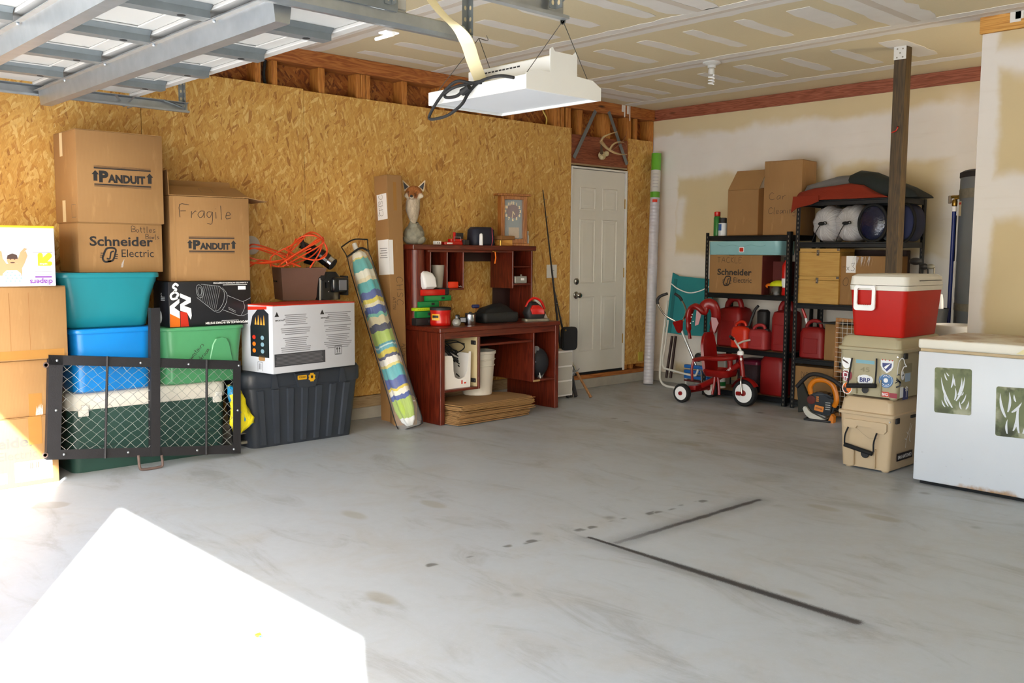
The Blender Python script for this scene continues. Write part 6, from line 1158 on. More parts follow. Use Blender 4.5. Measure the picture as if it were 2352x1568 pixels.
fr = [ch(1533, 690), ch(1527, 740), ch(1520, 800), ch(1516, 850), ch(1517, 872), ch(1526, 884), ch(1545, 889), ch(1580, 892)]; fr[-3].z = max(fr[-3].z, .013); fr[-2].z = .012; fr[-1].z = .012; tube('frame_tube', 'white_tube', bc_, smoothpath(fr, 4), .0115, 10); tube('frame_tube', 'white_tube', bc_, smoothpath([ch(1535, 735), ch(1528, 790), ch(1522, 825), ch(1524, 843), ch(1535, 848), ch(1590, 862), ch(1600, 858), ch(1603, 848)], 4), .0105, 10); tube('carry_strap', 'white_print', bc_, smoothpath([ch(1543, 651)+V((0, -.01, 0)), ch(1560, 663)+V((0, -.02, 0)), ch(1585, 672)+V((0, -.02, 0)), ch(1610, 668)+V((0, -.02, 0)), ch(1636, 655)+V((0, -.01, 0))], 5), .006, 6)
for k, (a, c) in enumerate((((1540, 772), (1526, 868)), ((1548, 772), (1536, 868)))): tube('wood_arm', 'dark_board', bc_, [ch(*a)+V((0, .03, 0)), ch(*c)+V((0, .03, 0))], .014, 8)
sp = thing('blue_folded_seats', 'blue slatted folded seat behind the white chair frame', 'seat', (.62, -.24, 0)); b = MB()
for k, m in enumerate(('seat_blue', 'seat_blue', 'seat_blue', 'maroon_card')):
    mat('seat_blue', '#1f66b4', 0.45); q = MB(); q.bx(0, .29, 0, .05, .10+.052*k if m == 'seat_blue' else .07, .135+.052*k if m == 'seat_blue' else .088, .008, 2); q.build('slat', m, sp)
for x in (.01, .265): box('leg', 'white_tube', sp, x, x+.02, .01, .04, 0, .099, .004)
gc = thing('grey_crate', 'grey plastic crate against the wall behind the tricycle', 'crate', (.70, -.16, 0)); box('body', 'milky_plastic', gc, 0, .36, 0, .12, 0.001, .36, .02, 3); q = MB(); q.sph((.05, -.02, .315), .045, 14, 10, (1, .4, 1)); q.build('black_knob', 'print_black', gc)

tk_ = thing('tricycle', 'red push tricycle with white wheels and a tall parent handle', 'tricycle', (1.172, -.785, 0), radians(1.5)); rp_ = mat('trike_red', '#860d0a', 0.3, var=0.08); tire = mat('tire_black', '#121213', 0.7)
RX = Matrix.Rotation(pi/2, 4, 'X')
def wheel(x, y, r, w, pedal=False):
    M = Matrix.Translation((x, y, r)) @ RX; q = MB(); q.lathe([(r*.80, -w/2), (r*.93, -w/2), (r, -w*.3), (r, w*.3), (r*.93, w/2), (r*.80, w/2)], 30, M); q.build('tire', tire, tk_, smooth=40)
    q = MB(); q.lathe([(.01, w*.52), (r*.6, w*.56), (r*.8, w*.46), (r*.8, -w*.46), (r*.6, -w*.56), (.01, -w*.52)], 30, M); q.build('wheel_disc', 'white_print', tk_, smooth=40)
    q = MB(); q.lathe([(.001, w*.56+.014), (r*.2, w*.56+.011), (r*.23, w*.5), (r*.23, -w*.5), (r*.2, -w*.56-.011), (.001, -w*.56-.014)], 18, M); q.build('hub_cap', rp_, tk_)
wheel(0, -.225, .086, .05); wheel(0, .225, .086, .05); wheel(.505, 0.01, .118, .055)
T = lambda n, pts, r, m=rp_, k=4, sd=8: tube(n, m, tk_, smoothpath(pts, k) if len(pts) > 2 else pts, r, sd)
T('rear_axle', [(0, -.22, .086), (0, .22, .086)], .012); b = MB(); b.loft([[V((-.05, -.16, .10)), V((.07, -.12, .11)), V((.07, .12, .11)), V((-.05, .16, .10))], [V((-.05, -.16, .135)), V((.07, -.12, .15)), V((.07, .12, .15)), V((-.05, .16, .135))]]); b.build('rear_step', rp_, tk_, smooth=0)
T('main_tube', [(.02, 0, .12), (.18, 0, .20), (.34, 0, .30), (.455, 0, .375)], .028, sd=12); lettering(tk_, 'FLYER', (.345, -.031, .305), (V((.8, 0, .6)), V((-.6, 0, .8))), .022, 'white_print', w=.09, shear=.3, lift=.003)
T('fork_stem', [(.455, 0, .46), (.475, 0, .34), (.485, 0, .26)], .021, sd=12)
for sy in (-.042, .052): T('fork_leg', [(.485, sy*.6, .27), (.492, sy, .22), (.505, sy, .118)], .008, 'nickel')
b = MB(); M = Matrix.Translation((.505, .01, .118)) @ RX; b.lathe([(.128, -.04), (.138, -.02), (.14, 0), (.138, .02), (.128, .04)], 16, M, radians(30), radians(165)); b.build('fender', rp_, tk_, smooth=60); sol = tk_.children[-1].modifiers.new('thick', 'SOLIDIFY'); sol.thickness = .006
q = MB(); q.bx(.455, .50, -.07, -.045, .10, .135, .008); q.tube([(.475, -.05, .118), (.505, -.05, .118)], .014, 8); q.bx(.50, .545, .07, .10, .10, .135, .008); q.build('pedal', rp_, tk_)
T('handlebar_post', [(.455, 0, .46), (.452, 0, .50), (.43, -.02, .55), (.44, -.10, .61)], .009, 'white_tube'); T('handlebar', [(.43, -.02, .55), (.44, .06, .57), (.46, .14, .58)], .009, 'white_tube'); q = MB(); q.lathe([(.028, 0), (.03, .02), (.024, .035), (.01, .04)], 16, Matrix.Translation((.455, 0, .455))); q.build('stem_collar', 'white_print', tk_); T('grip', [(.44, -.10, .60), (.45, -.17, .63)], .013, 'print_black')
b = MB(); b.rrings([(.245, .20, .20, .05, .26, 0), (.25, .24, .24, .07, .255, 0), (.30, .27, .27, .08, .25, 0), (.31, .25, .25, .08, .25, 0), (.265, .20, .20, .06, .255, 0)], 5); b.build('seat', rp_, tk_, smooth=60)
b = MB(); pr = lambda z, w, x: [V((x, -w, z)), V((x-.02, -w*.5, z)), V((x-.03, 0, z)), V((x-.02, w*.5, z)), V((x, w, z)), V((x+.022, w*.9, z)), V((x+.0, 0, z)), V((x+.022, -w*.9, z))]; b.loft([pr(.28, .11, .14), pr(.40, .12, .125), pr(.52, .115, .11), pr(.60, .09, .105), pr(.635, .05, .105)]); b.build('seat_back', rp_, tk_, smooth=70)
T('guard_ring', [(.12, -.13, .40), (.05, -.12, .385), (.20, -.17, .415), (.34, -.15, .42), (.40, 0, .425), (.34, .15, .42), (.20, .17, .415), (.10, .13, .40)], .02, sd=10); T('guard_post', [(.36, -.02, .415), (.36, -.01, .32), (.34, 0, .27)], .024); T('harness_strap', [(.05, -.13, .39), (.04, -.14, .30), (.045, -.135, .20)], .012)
T('foot_rest', [(.26, -.10, .25), (.26, -.11, .17), (.25, -.12, .09)], .012); T('foot_rest', [(.28, -.08, .25), (.30, -.09, .15), (.31, -.1, .09)], .012); T('support_strut', [(.06, 0, .13), (.06, -.02, .28)], .008, 'nickel')
def tl(px, py, y): return tk_.matrix_basis.inverted() @ P(px, py, y=y)
ph0 = tl(1598, 838, -.80); ph1 = tl(1564, 756, -.82); T('push_pole', [ph0, ph0*.45+ph1*.55], .011, 'nickel'); T('push_pole', [ph0*.45+ph1*.55, ph1], .014, 'satin_grey'); hbc = tl(1561, 748, -.82)
q = MB(); q.prism([(-.055, .045), (.05, .05), (.035, -.03), (.01, -.07), (-.02, -.06)], .035, fmtx((hbc.x, hbc.y-.017, hbc.z), FRONT, radians(12), -.017)); bmesh.ops.bevel(q.bm, geom=q.bm.edges[:], offset=.006, segments=2, affect='EDGES'); q.build('handle_hub', rp_, tk_)
hl = [tl(1560, 746, -.82), tl(1550, 737, -.83), tl(1528, 724, -.88), tl(1515, 706, -.92), tl(1511, 698, -.93)]; hr = [tl(1563, 746, -.82), tl(1569, 735, -.79), tl(1576, 716, -.73), tl(1572, 700, -.70), tl(1566, 690, -.69)]
T('push_handle', hl, .0085, 'nickel'); T('push_handle', hr, .0085, 'nickel'); T('black_grip', [hl[-1], tl(1510, 689, -.93), tl(1517, 680, -.92), tl(1533, 674, -.90)], .014, 'print_black'); T('black_grip', [hr[-1], tl(1561, 682, -.69), tl(1550, 674, -.70)], .014, 'print_black')
q = MB(); arc = [tl(1585, 778, -.74), tl(1582, 755, -.74), tl(1582, 730, -.74), tl(1587, 710, -.73), tl(1597, 703, -.73), tl(1607, 708, -.72), tl(1614, 715, -.70), tl(1618, 703, -.68), tl(1630, 697, -.66), tl(1641, 706, -.64), tl(1645, 725, -.62), tl(1641, 745, -.62), tl(1637, 765, -.62)]
q.tube(smoothpath(arc, 4), [.020]*4+[.034]*4+[.044]*8+[.05]*20+[.046]*9+[.034]*3+[.022], 12, flat=.6); q.build('canopy_cushion', rp_, tk_, smooth=70)
for pl, yy in (([(1600, 712), (1610, 722), (1604, 745), (1596, 748)], -.78), ([(1633, 728), (1645, 730), (1650, 742), (1640, 766), (1635, 750)], -.69)):
    q = MB(); pp = [tl(a, c, yy) for a, c in pl]; q.loft([pp, [p+V((0, .006, 0)) for p in pp]]); q.build('pink_panel', mat('pale_pink', '#c69a9f', 0.6), tk_, smooth=0)
q = MB()
for px, py in ((1588, 728), (1592, 738), (1586, 742), (1590, 722)): q.sph(tl(px, py, -.79), .006, 8, 6)
o = q.build('polka_dots', 'white_print', tk_); o['kind'] = 'stuff'
q = MB(); M = Matrix.Translation((.475, -.021, .42)) @ RX; q.lathe([(.001, 0), (.012, 0), (.012, .003), (.001, .003)], 14, M); q.build('round_emblem', 'white_print', tk_)

# ------------------------------------------------------------------ wooden post, water heater, pipe, golf bag
po = thing('wooden_post', 'dark brown square wooden post from floor to ceiling with white bracket at top', 'post', (3.135, -1.115, 0)); box('timber', 'treated_post', po, -.0445, .0445, -.0445, .0445, 0.0, 2.838, .003)
b = MB(); b.bx(-.045, .0445, -.0485, -.045, 2.745, 2.8395, .002); b.bx(-.047, -.045, -.0485, .03, 2.745, 2.8395, .001); b.build('post_bracket', 'frame_paint', po)
o = rects(po, 'nail_heads', [ell(.006, .006, x, z, 8) for x, z in ((-.02, .03), (.02, .028), (0, .0), (-.022, -.03), (.02, -.03))], (0, -.0485, 2.79), FRONT, 'dull_steel'); o['kind'] = 'stuff'
hk = P(2052, 298, y=-1.165); tube('hook', 'red_plastic', po, smoothpath([V((.005, -.046, hk.z+.02)), V((.012, -.062, hk.z+.01)), V((.0, -.066, hk.z-.012)), V((-.03, -.06, hk.z-.02))], 5), .004, 6)
wh = thing('water_heater', 'tall grey water heater tank in the nook behind the partition', 'water heater', (3.612, -.42, 0)); tank = mat('tank_grey', '#74797c', 0.35, 0.2, var=.1)
b = MB(); b.lathe([(.27, .02), (.285, .04), (.285, 1.93), (.27, 1.945)], 40); b.build('tank', 'tank_grey', wh, smooth=40); b = MB(); b.lathe([(.286, 1.925), (.290, 1.93), (.290, 1.965), (.26, 1.98), (.01, 1.985)], 40); b.build('top_cap', 'print_black', wh, smooth=40)
for z0, z1 in ((1.77, 1.84), (.93, .985)): b = MB(); b.lathe([(.2865, z0), (.288, z0+.004), (.288, z1-.004), (.2865, z1)], 40); b.build('band', 'dull_steel', wh, smooth=40)
def on_tank(n, a0, a1, z0, z1, m, r=.289): b = MB(); k = 6; b.loft([[V((r*cos(a0+(a1-a0)*i/k), r*sin(a0+(a1-a0)*i/k), z)) for i in range(k+1)] for z in (z0, z1)], closed=False); return b.build(n, m, wh)
d_ = math.atan2(CAM.y+.42, CAM.x-3.575); on_tank('warning_label', d_-1.38, d_-1.15, 1.64, 1.75, 'paper_tape'); on_tank('red_header', d_-1.36, d_-1.17, 1.725, 1.742, 'red_print', .2895); on_tank('rating_label', d_-1.52, d_-1.32, 1.18, 1.30, 'paper'); on_tank('small_label', d_-1.50, d_-1.38, 1.03, 1.10, 'paper')
b = MB(); b.tube([(-.10, -.1, 1.985), (-.10, -.1, 2.10)], .011, 8); b.tube([(.1, -.12, 1.985), (.14, -.14, 2.06), (.2, -.18, 2.10)], .006, 6); b.build('copper_pipe', mat('copper', '#a35a34', 0.3, .8), wh); box('side_conduit', 'print_black', wh, -.30, -.2885, -.10, -.07, 1.30, 1.65, .003)
vp = P(2192, 458, y=-.55); bp2 = thing('blue_pipe', 'upright blue water pipe with brass valve beside the water heater', 'pipe', (vp.x, -.55, 0)); tube('pipe', mat('pex_blue', '#10256f', 0.35), bp2, [(0, 0, .0), (0.004, 0, vp.z-.05)], .0145, 12)
b = MB(); b.lathe([(.018, -.05), (.02, -.045), (.02, -.01), (.014, 0)], 12, Matrix.Translation((0.004, 0, vp.z))); b.tube([(.0, 0, vp.z+.005), (.05, .02, vp.z+.03)], .016, 10); b.tube([(-.02, 0, vp.z+.02), (.03, 0, vp.z+.02)], .012, 8); b.build('brass_valve', 'brass', bp2); b = MB(); b.bx(-.045, -.02, -.006, .006, vp.z-.03, vp.z+.03, .004); b.build('lever', 'nickel', bp2); b = MB(); b.lathe([(.017, vp.z-.09), (.019, vp.z-.085), (.019, vp.z-.052)], 12, Matrix.Translation((.004, 0, 0))); b.build('collar', 'white_print', bp2)
gb_ = thing('golf_bag', 'black golf bag with clubs standing behind the red cooler', 'golf bag', (3.27, -.78, 0)); b = MB(); b.rrings([(0, .22, .24, .10, 0, 0), (.02, .25, .27, .11, 0, 0), (.85, .24, .25, .11, .0, 0), (.95, .26, .27, .12, 0, 0), (.93, .22, .23, .10, 0, 0)], 6); b.build('bag', 'black_nylon', gb_, smooth=60)
def tog(px, py, y): return P(px, py, y=y)-V(gb_.location)
for (px, py), sc, m, nm in (((2103, 600), (.05, .032, .028), 'print_black', 'club'), ((2122, 612), (.035, .028, .024), 'print_black', 'club'), ((2137, 612), (.034, .014, .02), 'dull_steel', 'club'), ((2150, 638), (.034, .028, .03), 'white_print', 'club')):
    h = tog(px, py, -.80); q = MB(); q.sph(h, 1.0, 14, 8, sc); q.tube([h+V((.03, 0, -.01)), V((h.x*.4+.02, h.y*.5, .86))], .006, 6); q.build(nm, m, gb_, smooth=60)
tw = MB(); c = tog(2162, 700, -.80); tw.loft([[V((c.x+w*cos(a), c.y+.02*sin(a)-.02, c.z+dz)) for a in [i*2*pi/14 for i in range(14)]] for dz, w in ((.08, .012), (.04, .02), (-.02, .024), (-.06, .026), (-.08, .014))]); tw.build('towel', 'paper', gb_, smooth=60)
wt2 = thing('white_tub', 'white plastic tub whose rim shows behind the freezer lid', 'tub', (3.66, -1.26, 0)); b = MB(); b.lathe([(.12, 0), (.125, .005), (.155, .82), (.165, .83), (.165, .865), (.15, .87), (.147, .80), (.115, .01)], 30); b.build('tub', 'white_plastic', wt2, smooth=50)

# ------------------------------------------------------------------ leaf blower
lb = thing('leaf_blower', 'black leaf blower with orange handle on the floor before the racks', 'leaf blower', (2.50, -.93, 0), radians(10)); org = mat('orange_handle', '#d57a08', 0.4, var=.1)
def tlb(px, py, y=-.95): p = P(px, py, y=y); return Matrix.Translation(lb.location).inverted() @ p if False else (Matrix.Rotation(-radians(10), 4, 'Z') @ (p-V(lb.location)))
b = MB(); b.prism([(-.10, .20), (-.11, .14), (-.07, .07), (.03, .045), (.10, .06), (.115, .13), (.10, .20), (.03, .235), (-.05, .235)], .13, fmtx((0, -.03, 0), FRONT, 0, -.13)); bmesh.ops.bevel(b.bm, geom=b.bm.edges[:], offset=.018, segments=2, affect='EDGES'); b.build('engine_cover', gl, lb, smooth=50)
tube('handle', org, lb, smoothpath([V((-.085, -.0, .215)), V((-.09, -.01, .275)), V((-.05, -.01, .325)), V((.03, -.01, .335)), V((.09, -.01, .30)), V((.12, -.01, .23)), V((.125, -.01, .17)), V((.105, 0, .13))], 5), .021, 10)
b = MB(); b.prism([(-.14, .10), (-.115, .115), (-.07, .06), (.02, .025), (.06, .02), (.05, .0), (-.06, .004), (-.12, .05)], .09, fmtx((0, -.045, 0), FRONT, 0, -.09)); bmesh.ops.bevel(b.bm, geom=b.bm.edges[:], offset=.008, segments=2, affect='EDGES'); b.build('fuel_tank', mat('milk_tank', '#c9c6ba', .3), lb, smooth=50); b = MB(); b.bx(-.12, .10, -.06, .06, 0.0, .018, .007, 2); b.build('base_foot', 'print_black', lb)
b = MB(); b.prism([(.07, .0), (.12, .0), (.12, .05), (.10, .07), (.085, .03)], .06, fmtx((0, -.05, 0), FRONT, 0, -.06)); b.build('orange_bracket', org, lb)
patch(lb, 'label', rrect(.075, .045, .006), (-.005, -.03, .105), FRONT, org, .001, rot=-.15); lettering(lb, 'POWER', (-.005, -.03, .105), FRONT, .012, 'print_black', w=.055, bold=.02, lift=.0022, rot=-.15); rects(lb, 'orange_marks', [rect(.02, .010, 0, .016*k) for k in range(3)], (-.02, -.03, .165), FRONT, org, .001)['kind'] = 'stuff'
for k in range(4): box('cooling_fin', 'nickel', lb, .045, .085, -.034, -.0312, .10+.018*k, .108+.018*k, .001)
b = MB(); b.lathe([(.035, 0), (.035, .006), (.02, .01), (.002, .01)], 16, fmtx((-.07, -.03, .17), FRONT, 0, 0)); b.build('starter_cap', 'maroon_card', lb)
tube('blower_tube', 'print_black', lb, smoothpath([tlb(1936, 890), tlb(1912, 872), tlb(1885, 861), tlb(1862, 860), tlb(1845, 872), tlb(1830, 888)], 5), .017, 12); b = MB(); k0 = [tlb(1828, 882), tlb(1842, 876), tlb(1866, 930), tlb(1862, 943), tlb(1832, 947), tlb(1834, 915)]
for p in k0: p.z = max(p.z, .006)
b.loft([[p for p in k0], [p+V((0, .035, 0)) for p in k0]]); bmesh.ops.bevel(b.bm, geom=b.bm.edges[:], offset=.006, segments=1, affect='EDGES'); b.build('flared_nozzle', mat('olive_black', '#1d1d14', .5), lb)

# ------------------------------------------------------------------ stack of three coolers
mat('cooler_tan', '#c3ac8b', 0.55, var=.08, bump=.05, bs=200); mat('cooler_sage', '#a99f81', 0.5, var=.08, bump=.05, bs=200)
def roto(label, loc, w, d, h, m, rz=0.0, grip=True):
    """thick-walled cooler seen from its short end: tapered tub, overhanging lid, grip block, rope handle"""
    t = thing('rotomolded_cooler', label, 'cooler', loc, rz); lz = h*.76; b = MB()
    b.rrings([(.012, w-.05, d-.05, .02, w/2, d/2), (.03, w-.045, d-.045, .025, w/2, d/2), (lz, w-.012, d-.012, .03, w/2, d/2)], 5); b.build('tub', m, t, smooth=40)
    b = MB(); b.rrings([(lz+.003, w+.012, d+.012, .03, w/2, d/2), (lz+.02, w+.014, d+.014, .03, w/2, d/2), (lz+.026, w-.012, d-.012, .03, w/2, d/2), (h-.015, w-.03, d-.03, .03, w/2, d/2), (h, w-.06, d-.06, .03, w/2, d/2)], 5); b.build('lid', m, t, smooth=40)
    q = MB(); q.prism([(.05, 0), (.12, 0), (.13, .018), (.22, .018), (.235, -.012), (w-.05, -.012), (w-.035, .005), (w-.035, .048), (w-.05, .055), (.05, .055), (.04, .04), (.04, .012)], .022, fmtx((0, .012, lz-.085), FRONT, 0, -.004)); q.build('grip_block', m, t, smooth=30) if grip else q.bm.free()
    for x in (.06, w-.06):
        for y in (.06, d-.06): q = MB(); q.lathe([(.022, 0), (.026, .012)], 14, Matrix.Translation((x, y, 0))); q.build('foot', m, t)
    for x0 in (w*.31, w*.70): q = MB(); q.bx(x0-.004, x0+.004, -.0, .03, .02, lz*.42, .003); q.build('body_rib', m, t)
    q = MB(); q.bx(w-.01, w+.006, .05, .09, lz-.035, lz+.0, .003); q.bx(w-.012, w+.004, d*.5-.05, d*.5+.05, lz-.02, lz+.01, .003); q.build('latch_slot', 'print_black', t)
    q = MB(); q.lathe([(.001, .0), (.005, .0), (.005, .004), (.001, .004)], 10, fmtx((w-.02, .006, lz-.02), FRONT, 0, 0)); q.build('pin', 'nickel', t); return t
def rope(t, pts, m='rope'):
    mat('rope', '#16161a', .8, bump=.8, bs=300); q = MB(); q.tube(smoothpath(pts, 5), .005, 6); return q.build('rope', m, t)
c1 = roto('tan hard cooler at the bottom of the stack beside the freezer', (3.385, -2.345, 0), .355, .62, .452, 'cooler_tan')
for xa, xb in (((.075, -.008, .262), (.058, -.016, .155)), ((.262, -.008, .248), (.252, -.022, .128))): rope(c1, [V(xa), (V(xa)+V(xb))/2+V((-.006, -.006, 0)), V(xb)])
q = MB(); q.tube([(.06, -.018, .148), (.245, -.024, .118)], .014, 12); q.build('handle_bar', 'black_gap', c1); q = MB(); q.lathe([(.001, 0), (.026, 0), (.028, .006), (.024, .012), (.001, .012)], 20, fmtx((.185, .012, .105), FRONT, 0, 0)); q.build('drain_plug', 'print_black', c1)
strokes(c1, 'embossed_wave', [([(-.10, .03), (-.05, .032), (0, .0), (.04, -.02), (.09, -.012)], .0025)], (.17, .012, .225), FRONT, mat('tan_shadow', '#a8947a', .6), lift=.002)
patch(c1, 'sticker', rect(.22, .048), (.343, .21, .09), RIGHT, mat('deep_maroon', '#1d1013', .4), .0015); lettering(c1, 'SAN ANTONIO', (.343, .21, .09), RIGHT, .022, 'white_print', w=.19, bold=.03, lift=.0028)
strokes(c1, 'antler_sticker', [([(-.03, -.05), (-.02, .0), (.0, .03), (.02, .07)], .005), ([(-.02, .0), (-.045, .01)], .005), ([(.0, .03), (-.02, .05)], .005), ([(.02, .07), (.03, .10)], .004), ([(.04, -.02), (.02, .0), (.03, .05), (.05, .09)], .004)], (.346, .24, .19), RIGHT, 'white_print', lift=.0015)
c2 = roto('sage green cooler covered in stickers in the middle of the stack', (3.36, -2.33, .4535), .405, .62, .385, 'cooler_sage', radians(0), False)
rope(c2, [V((.10, -.008, .245)), V((.092, -.014, .17)), V((.085, -.022, .08))]); rope(c2, [V((.258, -.008, .255)), V((.262, -.014, .18)), V((.262, -.022, .10))]); q = MB(); q.tube([(.08, -.02, .068), (.268, -.024, .088)], .015, 12); q.build('handle_bar', 'black_gap', c2); q = MB(); q.lathe([(.001, 0), (.02, 0), (.022, .006), (.001, .008)], 16, fmtx((.185, .012, .05), FRONT, 0, 0)); q.build('drain_plug', 'print_black', c2)
def sticker(nm, pl, xz_, m, lift=.001, face=FRONT, t=c2, rot=0.0):
    tz = xz_[1]; ins = .0225-(.0165)*(tz-.03)/.26
    o = (xz_[0], ins, tz) if face is FRONT else (.405-ins, xz_[0], tz); return patch(t, nm, pl, o, face, m, lift, .0005, rot)
mr, nv, bl_ = mat('sticker_maroon', '#8e1c30', .4), mat('sticker_navy', '#2a3474', .4), mat('sticker_blue', '#3f6a9c', .4)
sticker('sticker', ell(.031, .042), (.055, .215), 'white_print'); sticker('sticker_art', [(-.028, .012), (-.01, .004), (.005, -.004), (.018, -.018), (.0, -.012), (-.024, .0)], (.055, .22), mat('bird_brown', '#4a3028', .5), .0018); sticker('sticker_art', ell(.012, .008, 0, 0, 12), (.049, .20), 'paper_tape', .0018)
sticker('sticker', ell(.034, .040), (.058, .130), mr); strokes(c2, 'sticker_letter', [([(-.02, .022), (-.02, .034), (.01, .034), (.01, .022)], .007), ([(-.02, .018), (-.02, -.01), (.006, -.01), (.006, .012), (-.02, .018)], .007), ([(.016, .018), (.016, -.014), (-.004, -.016)], .007), ([(-.016, -.014), (-.016, -.034), (-.002, -.034), (-.002, -.012)], .007)], (.058, .0125, .130), FRONT, 'white_print', lift=.0018, k=1)
sticker('sticker', ell(.033, .038), (.060, .048), 'white_print'); sticker('sticker_art', ell(.029, .034), (.060, .048), 'orange_print', .0018); sticker('sticker_art', [(-.026, -.01), (-.02, .02), (-.014, -.002), (-.006, .012), (-.002, -.016), (.012, -.028), (-.01, -.03)], (.060, .048), 'print_black', .0026)
sticker('sticker', ell(.052, .036), (.178, .112), 'white_print'); sticker('sticker_ring', ell(.047, .032), (.178, .112), 'paper', .0018); lettering(c2, 'BRP', (.178, .0175, .112), FRONT, .028, nv, w=.068, bold=.03, lift=.003)
sticker('tape', rect(.12, .022), (.178, .225), mat('light_blue_tape', '#76a6b4', .5)); lettering(c2, '45', (.178, .011, .178), FRONT, .03, mat('sage_dark', '#8f886a', .6), w=.06, lift=.001)
sticker('sticker', [(-.04, .04), (.04, .04), (.04, -.01), (.028, -.035), (0, -.055), (-.028, -.035), (-.04, -.01)], (.318, .222), 'paper'); sticker('sticker_art', [(-.03, .008), (.03, .008), (.028, -.016), (0, -.044), (-.028, -.016)], (.318, .222), nv, .0018); sticker('sticker_art', [(-.018, -.018), (.0, -.004), (.022, .006), (.006, -.014), (-.008, -.03)], (.318, .222), 'white_print', .0026); rects(c2, 'sticker_flags', [rect(.008, .014, x, .03) for x in (-.03, -.012, .014, .032)], (.318, .011, .222), FRONT, 'red_print', .0018)['kind'] = 'stuff'
sticker('sticker', ell(.046, .046), (.312, .122), bl_); sticker('sticker_ring', ell(.041, .041), (.312, .122), mat('pale_blue', '#a9c0d6', .4), .0016); sticker('sticker_ring', ell(.037, .037), (.312, .122), bl_, .0022); sticker('sticker_ring', ell(.014, .014), (.312, .122), 'white_print', .003)
o = strokes(c2, 'sticker_letters', [([(.027*cos(a), .027*sin(a)), (.032*cos(a), .032*sin(a))], .006) for a in [radians(k) for k in (50, 68, 86, 104, 122, -55, -75, -95, -115, -130)]], (.312, .0165, .122), FRONT, 'white_print', lift=.003); o['kind'] = 'stuff'
sticker('sticker', rect(.052, .03), (.305, .035), 'red_print'); lettering(c2, 'BIG', (.305, .0215, .035), FRONT, .018, 'white_print', w=.042, bold=.03, lift=.002); sticker('sticker', rect(.05, .03), (.358, .032), 'sticker_maroon')
strokes(c2, 'duck_sticker', [([(-.03, -.05), (-.028, -.01), (-.02, .03), (-.002, .05), (.014, .044), (.02, .025), (.03, .008), (.038, .0), (.02, -.002), (.012, -.012), (.004, -.03), (.002, -.05)], .006)], (.400, .025, .215), (V((.4, .9, 0)).normalized(), V((0, 0, 1))), 'white_print', lift=.0015); strokes(c2, 'script_sticker', [([(.012, .04), (-.014, .035), (-.018, .01), (.01, -.002), (.016, -.025), (-.008, -.04)], .009), ([(-.01, .02), (.02, -.01), (.01, .0), (-.018, -.016)], .007)], (.383, .02, .125), FRONT, 'print_black', lift=.0012)
for yy, zz, w_, h_, mm in ((.13, .20, .11, .06, 'sage_dark'), (.13, .05, .075, .10, 'sticker_navy'), (.075, .06, .045, .085, 'paper'), (.14, .14, .075, .055, 'pale_blue')): sticker('sticker', rect(w_, h_), (yy, zz), mm, face=RIGHT)
sticker('sticker', ell(.022, .028), (.07, .155), 'paper', face=RIGHT); sticker('sticker_art', [(-.01, -.006), (.008, .0), (.01, .008), (-.006, .004)], (.07, .155), 'print_black', .0018, face=RIGHT)
strokes(c2, 'tree_sticker', [([(0, -.035), (.002, .01)], .006), ([(-.02, .02), (0, .03), (.02, .02)], .008), ([(-.012, .005), (0, .02), (.014, .006)], .007)], (.389, .13, .05), RIGHT, 'white_print', lift=.002)
c3 = thing('ice_chest', 'red ice chest with white lid on top of the cooler stack', 'cooler', (3.405, -2.315, .8395), radians(1)); W3, D3 = .37, .56; b = MB(); b.rrings([(0, W3-.06, D3-.06, .025, W3/2, D3/2), (.01, W3-.05, D3-.05, .03, W3/2, D3/2), (.285, W3-.008, D3-.008, .035, W3/2, D3/2)], 6); b.build('body', mat('chest_red', '#b5170a', .5, var=.06, Specular_IOR_Level=.3), c3, smooth=45)
b = MB(); b.rrings([(.286, W3, D3, .036, W3/2, D3/2), (.315, W3+.006, D3+.006, .038, W3/2, D3/2)], 6); b.build('collar', 'cooler_white', c3, smooth=45); b = MB(); b.rrings([(.318, W3+.004, D3+.004, .04, W3/2, D3/2), (.37, W3-.004, D3-.004, .045, W3/2, D3/2), (.385, W3-.05, D3-.05, .05, W3/2, D3/2)], 6); b.build('lid', 'cooler_white', c3, smooth=45)
b = MB(); b.bx(W3+.0005, W3+.006, .17, .50, .345, .349, .001); b.build('lid_slot', 'print_black', c3); q = MB(); q.prism(rrect(.135, .155, .015), .014, fmtx((.115, .012, .245), FRONT, 0, .012)); q2 = MB()
hp = rrect(.135, .155, .02, .115, .238); hi_ = rrect(.095, .105, .012, .115, .246); b = MB(); yy0, yy1 = -.022, -.008; q.bm.free()
b.loft([[V((x, yy0, z)) for x, z in hp], [V((x, yy1, z)) for x, z in hp], [V((x, yy1, z)) for x, z in hi_], [V((x, yy0, z)) for x, z in hi_], [V((x, yy0, z)) for x, z in hp]], caps=False)
for k in range(5): b.bx(.08+.0145*k, .092+.0145*k, -.022, -.008, .183, .196, .004)
for x in (.062, .168): b.bx(x-.01, x+.01, -.02, .01, .295, .318, .004)
b.build('handle', 'white_print', c3, smooth=40)

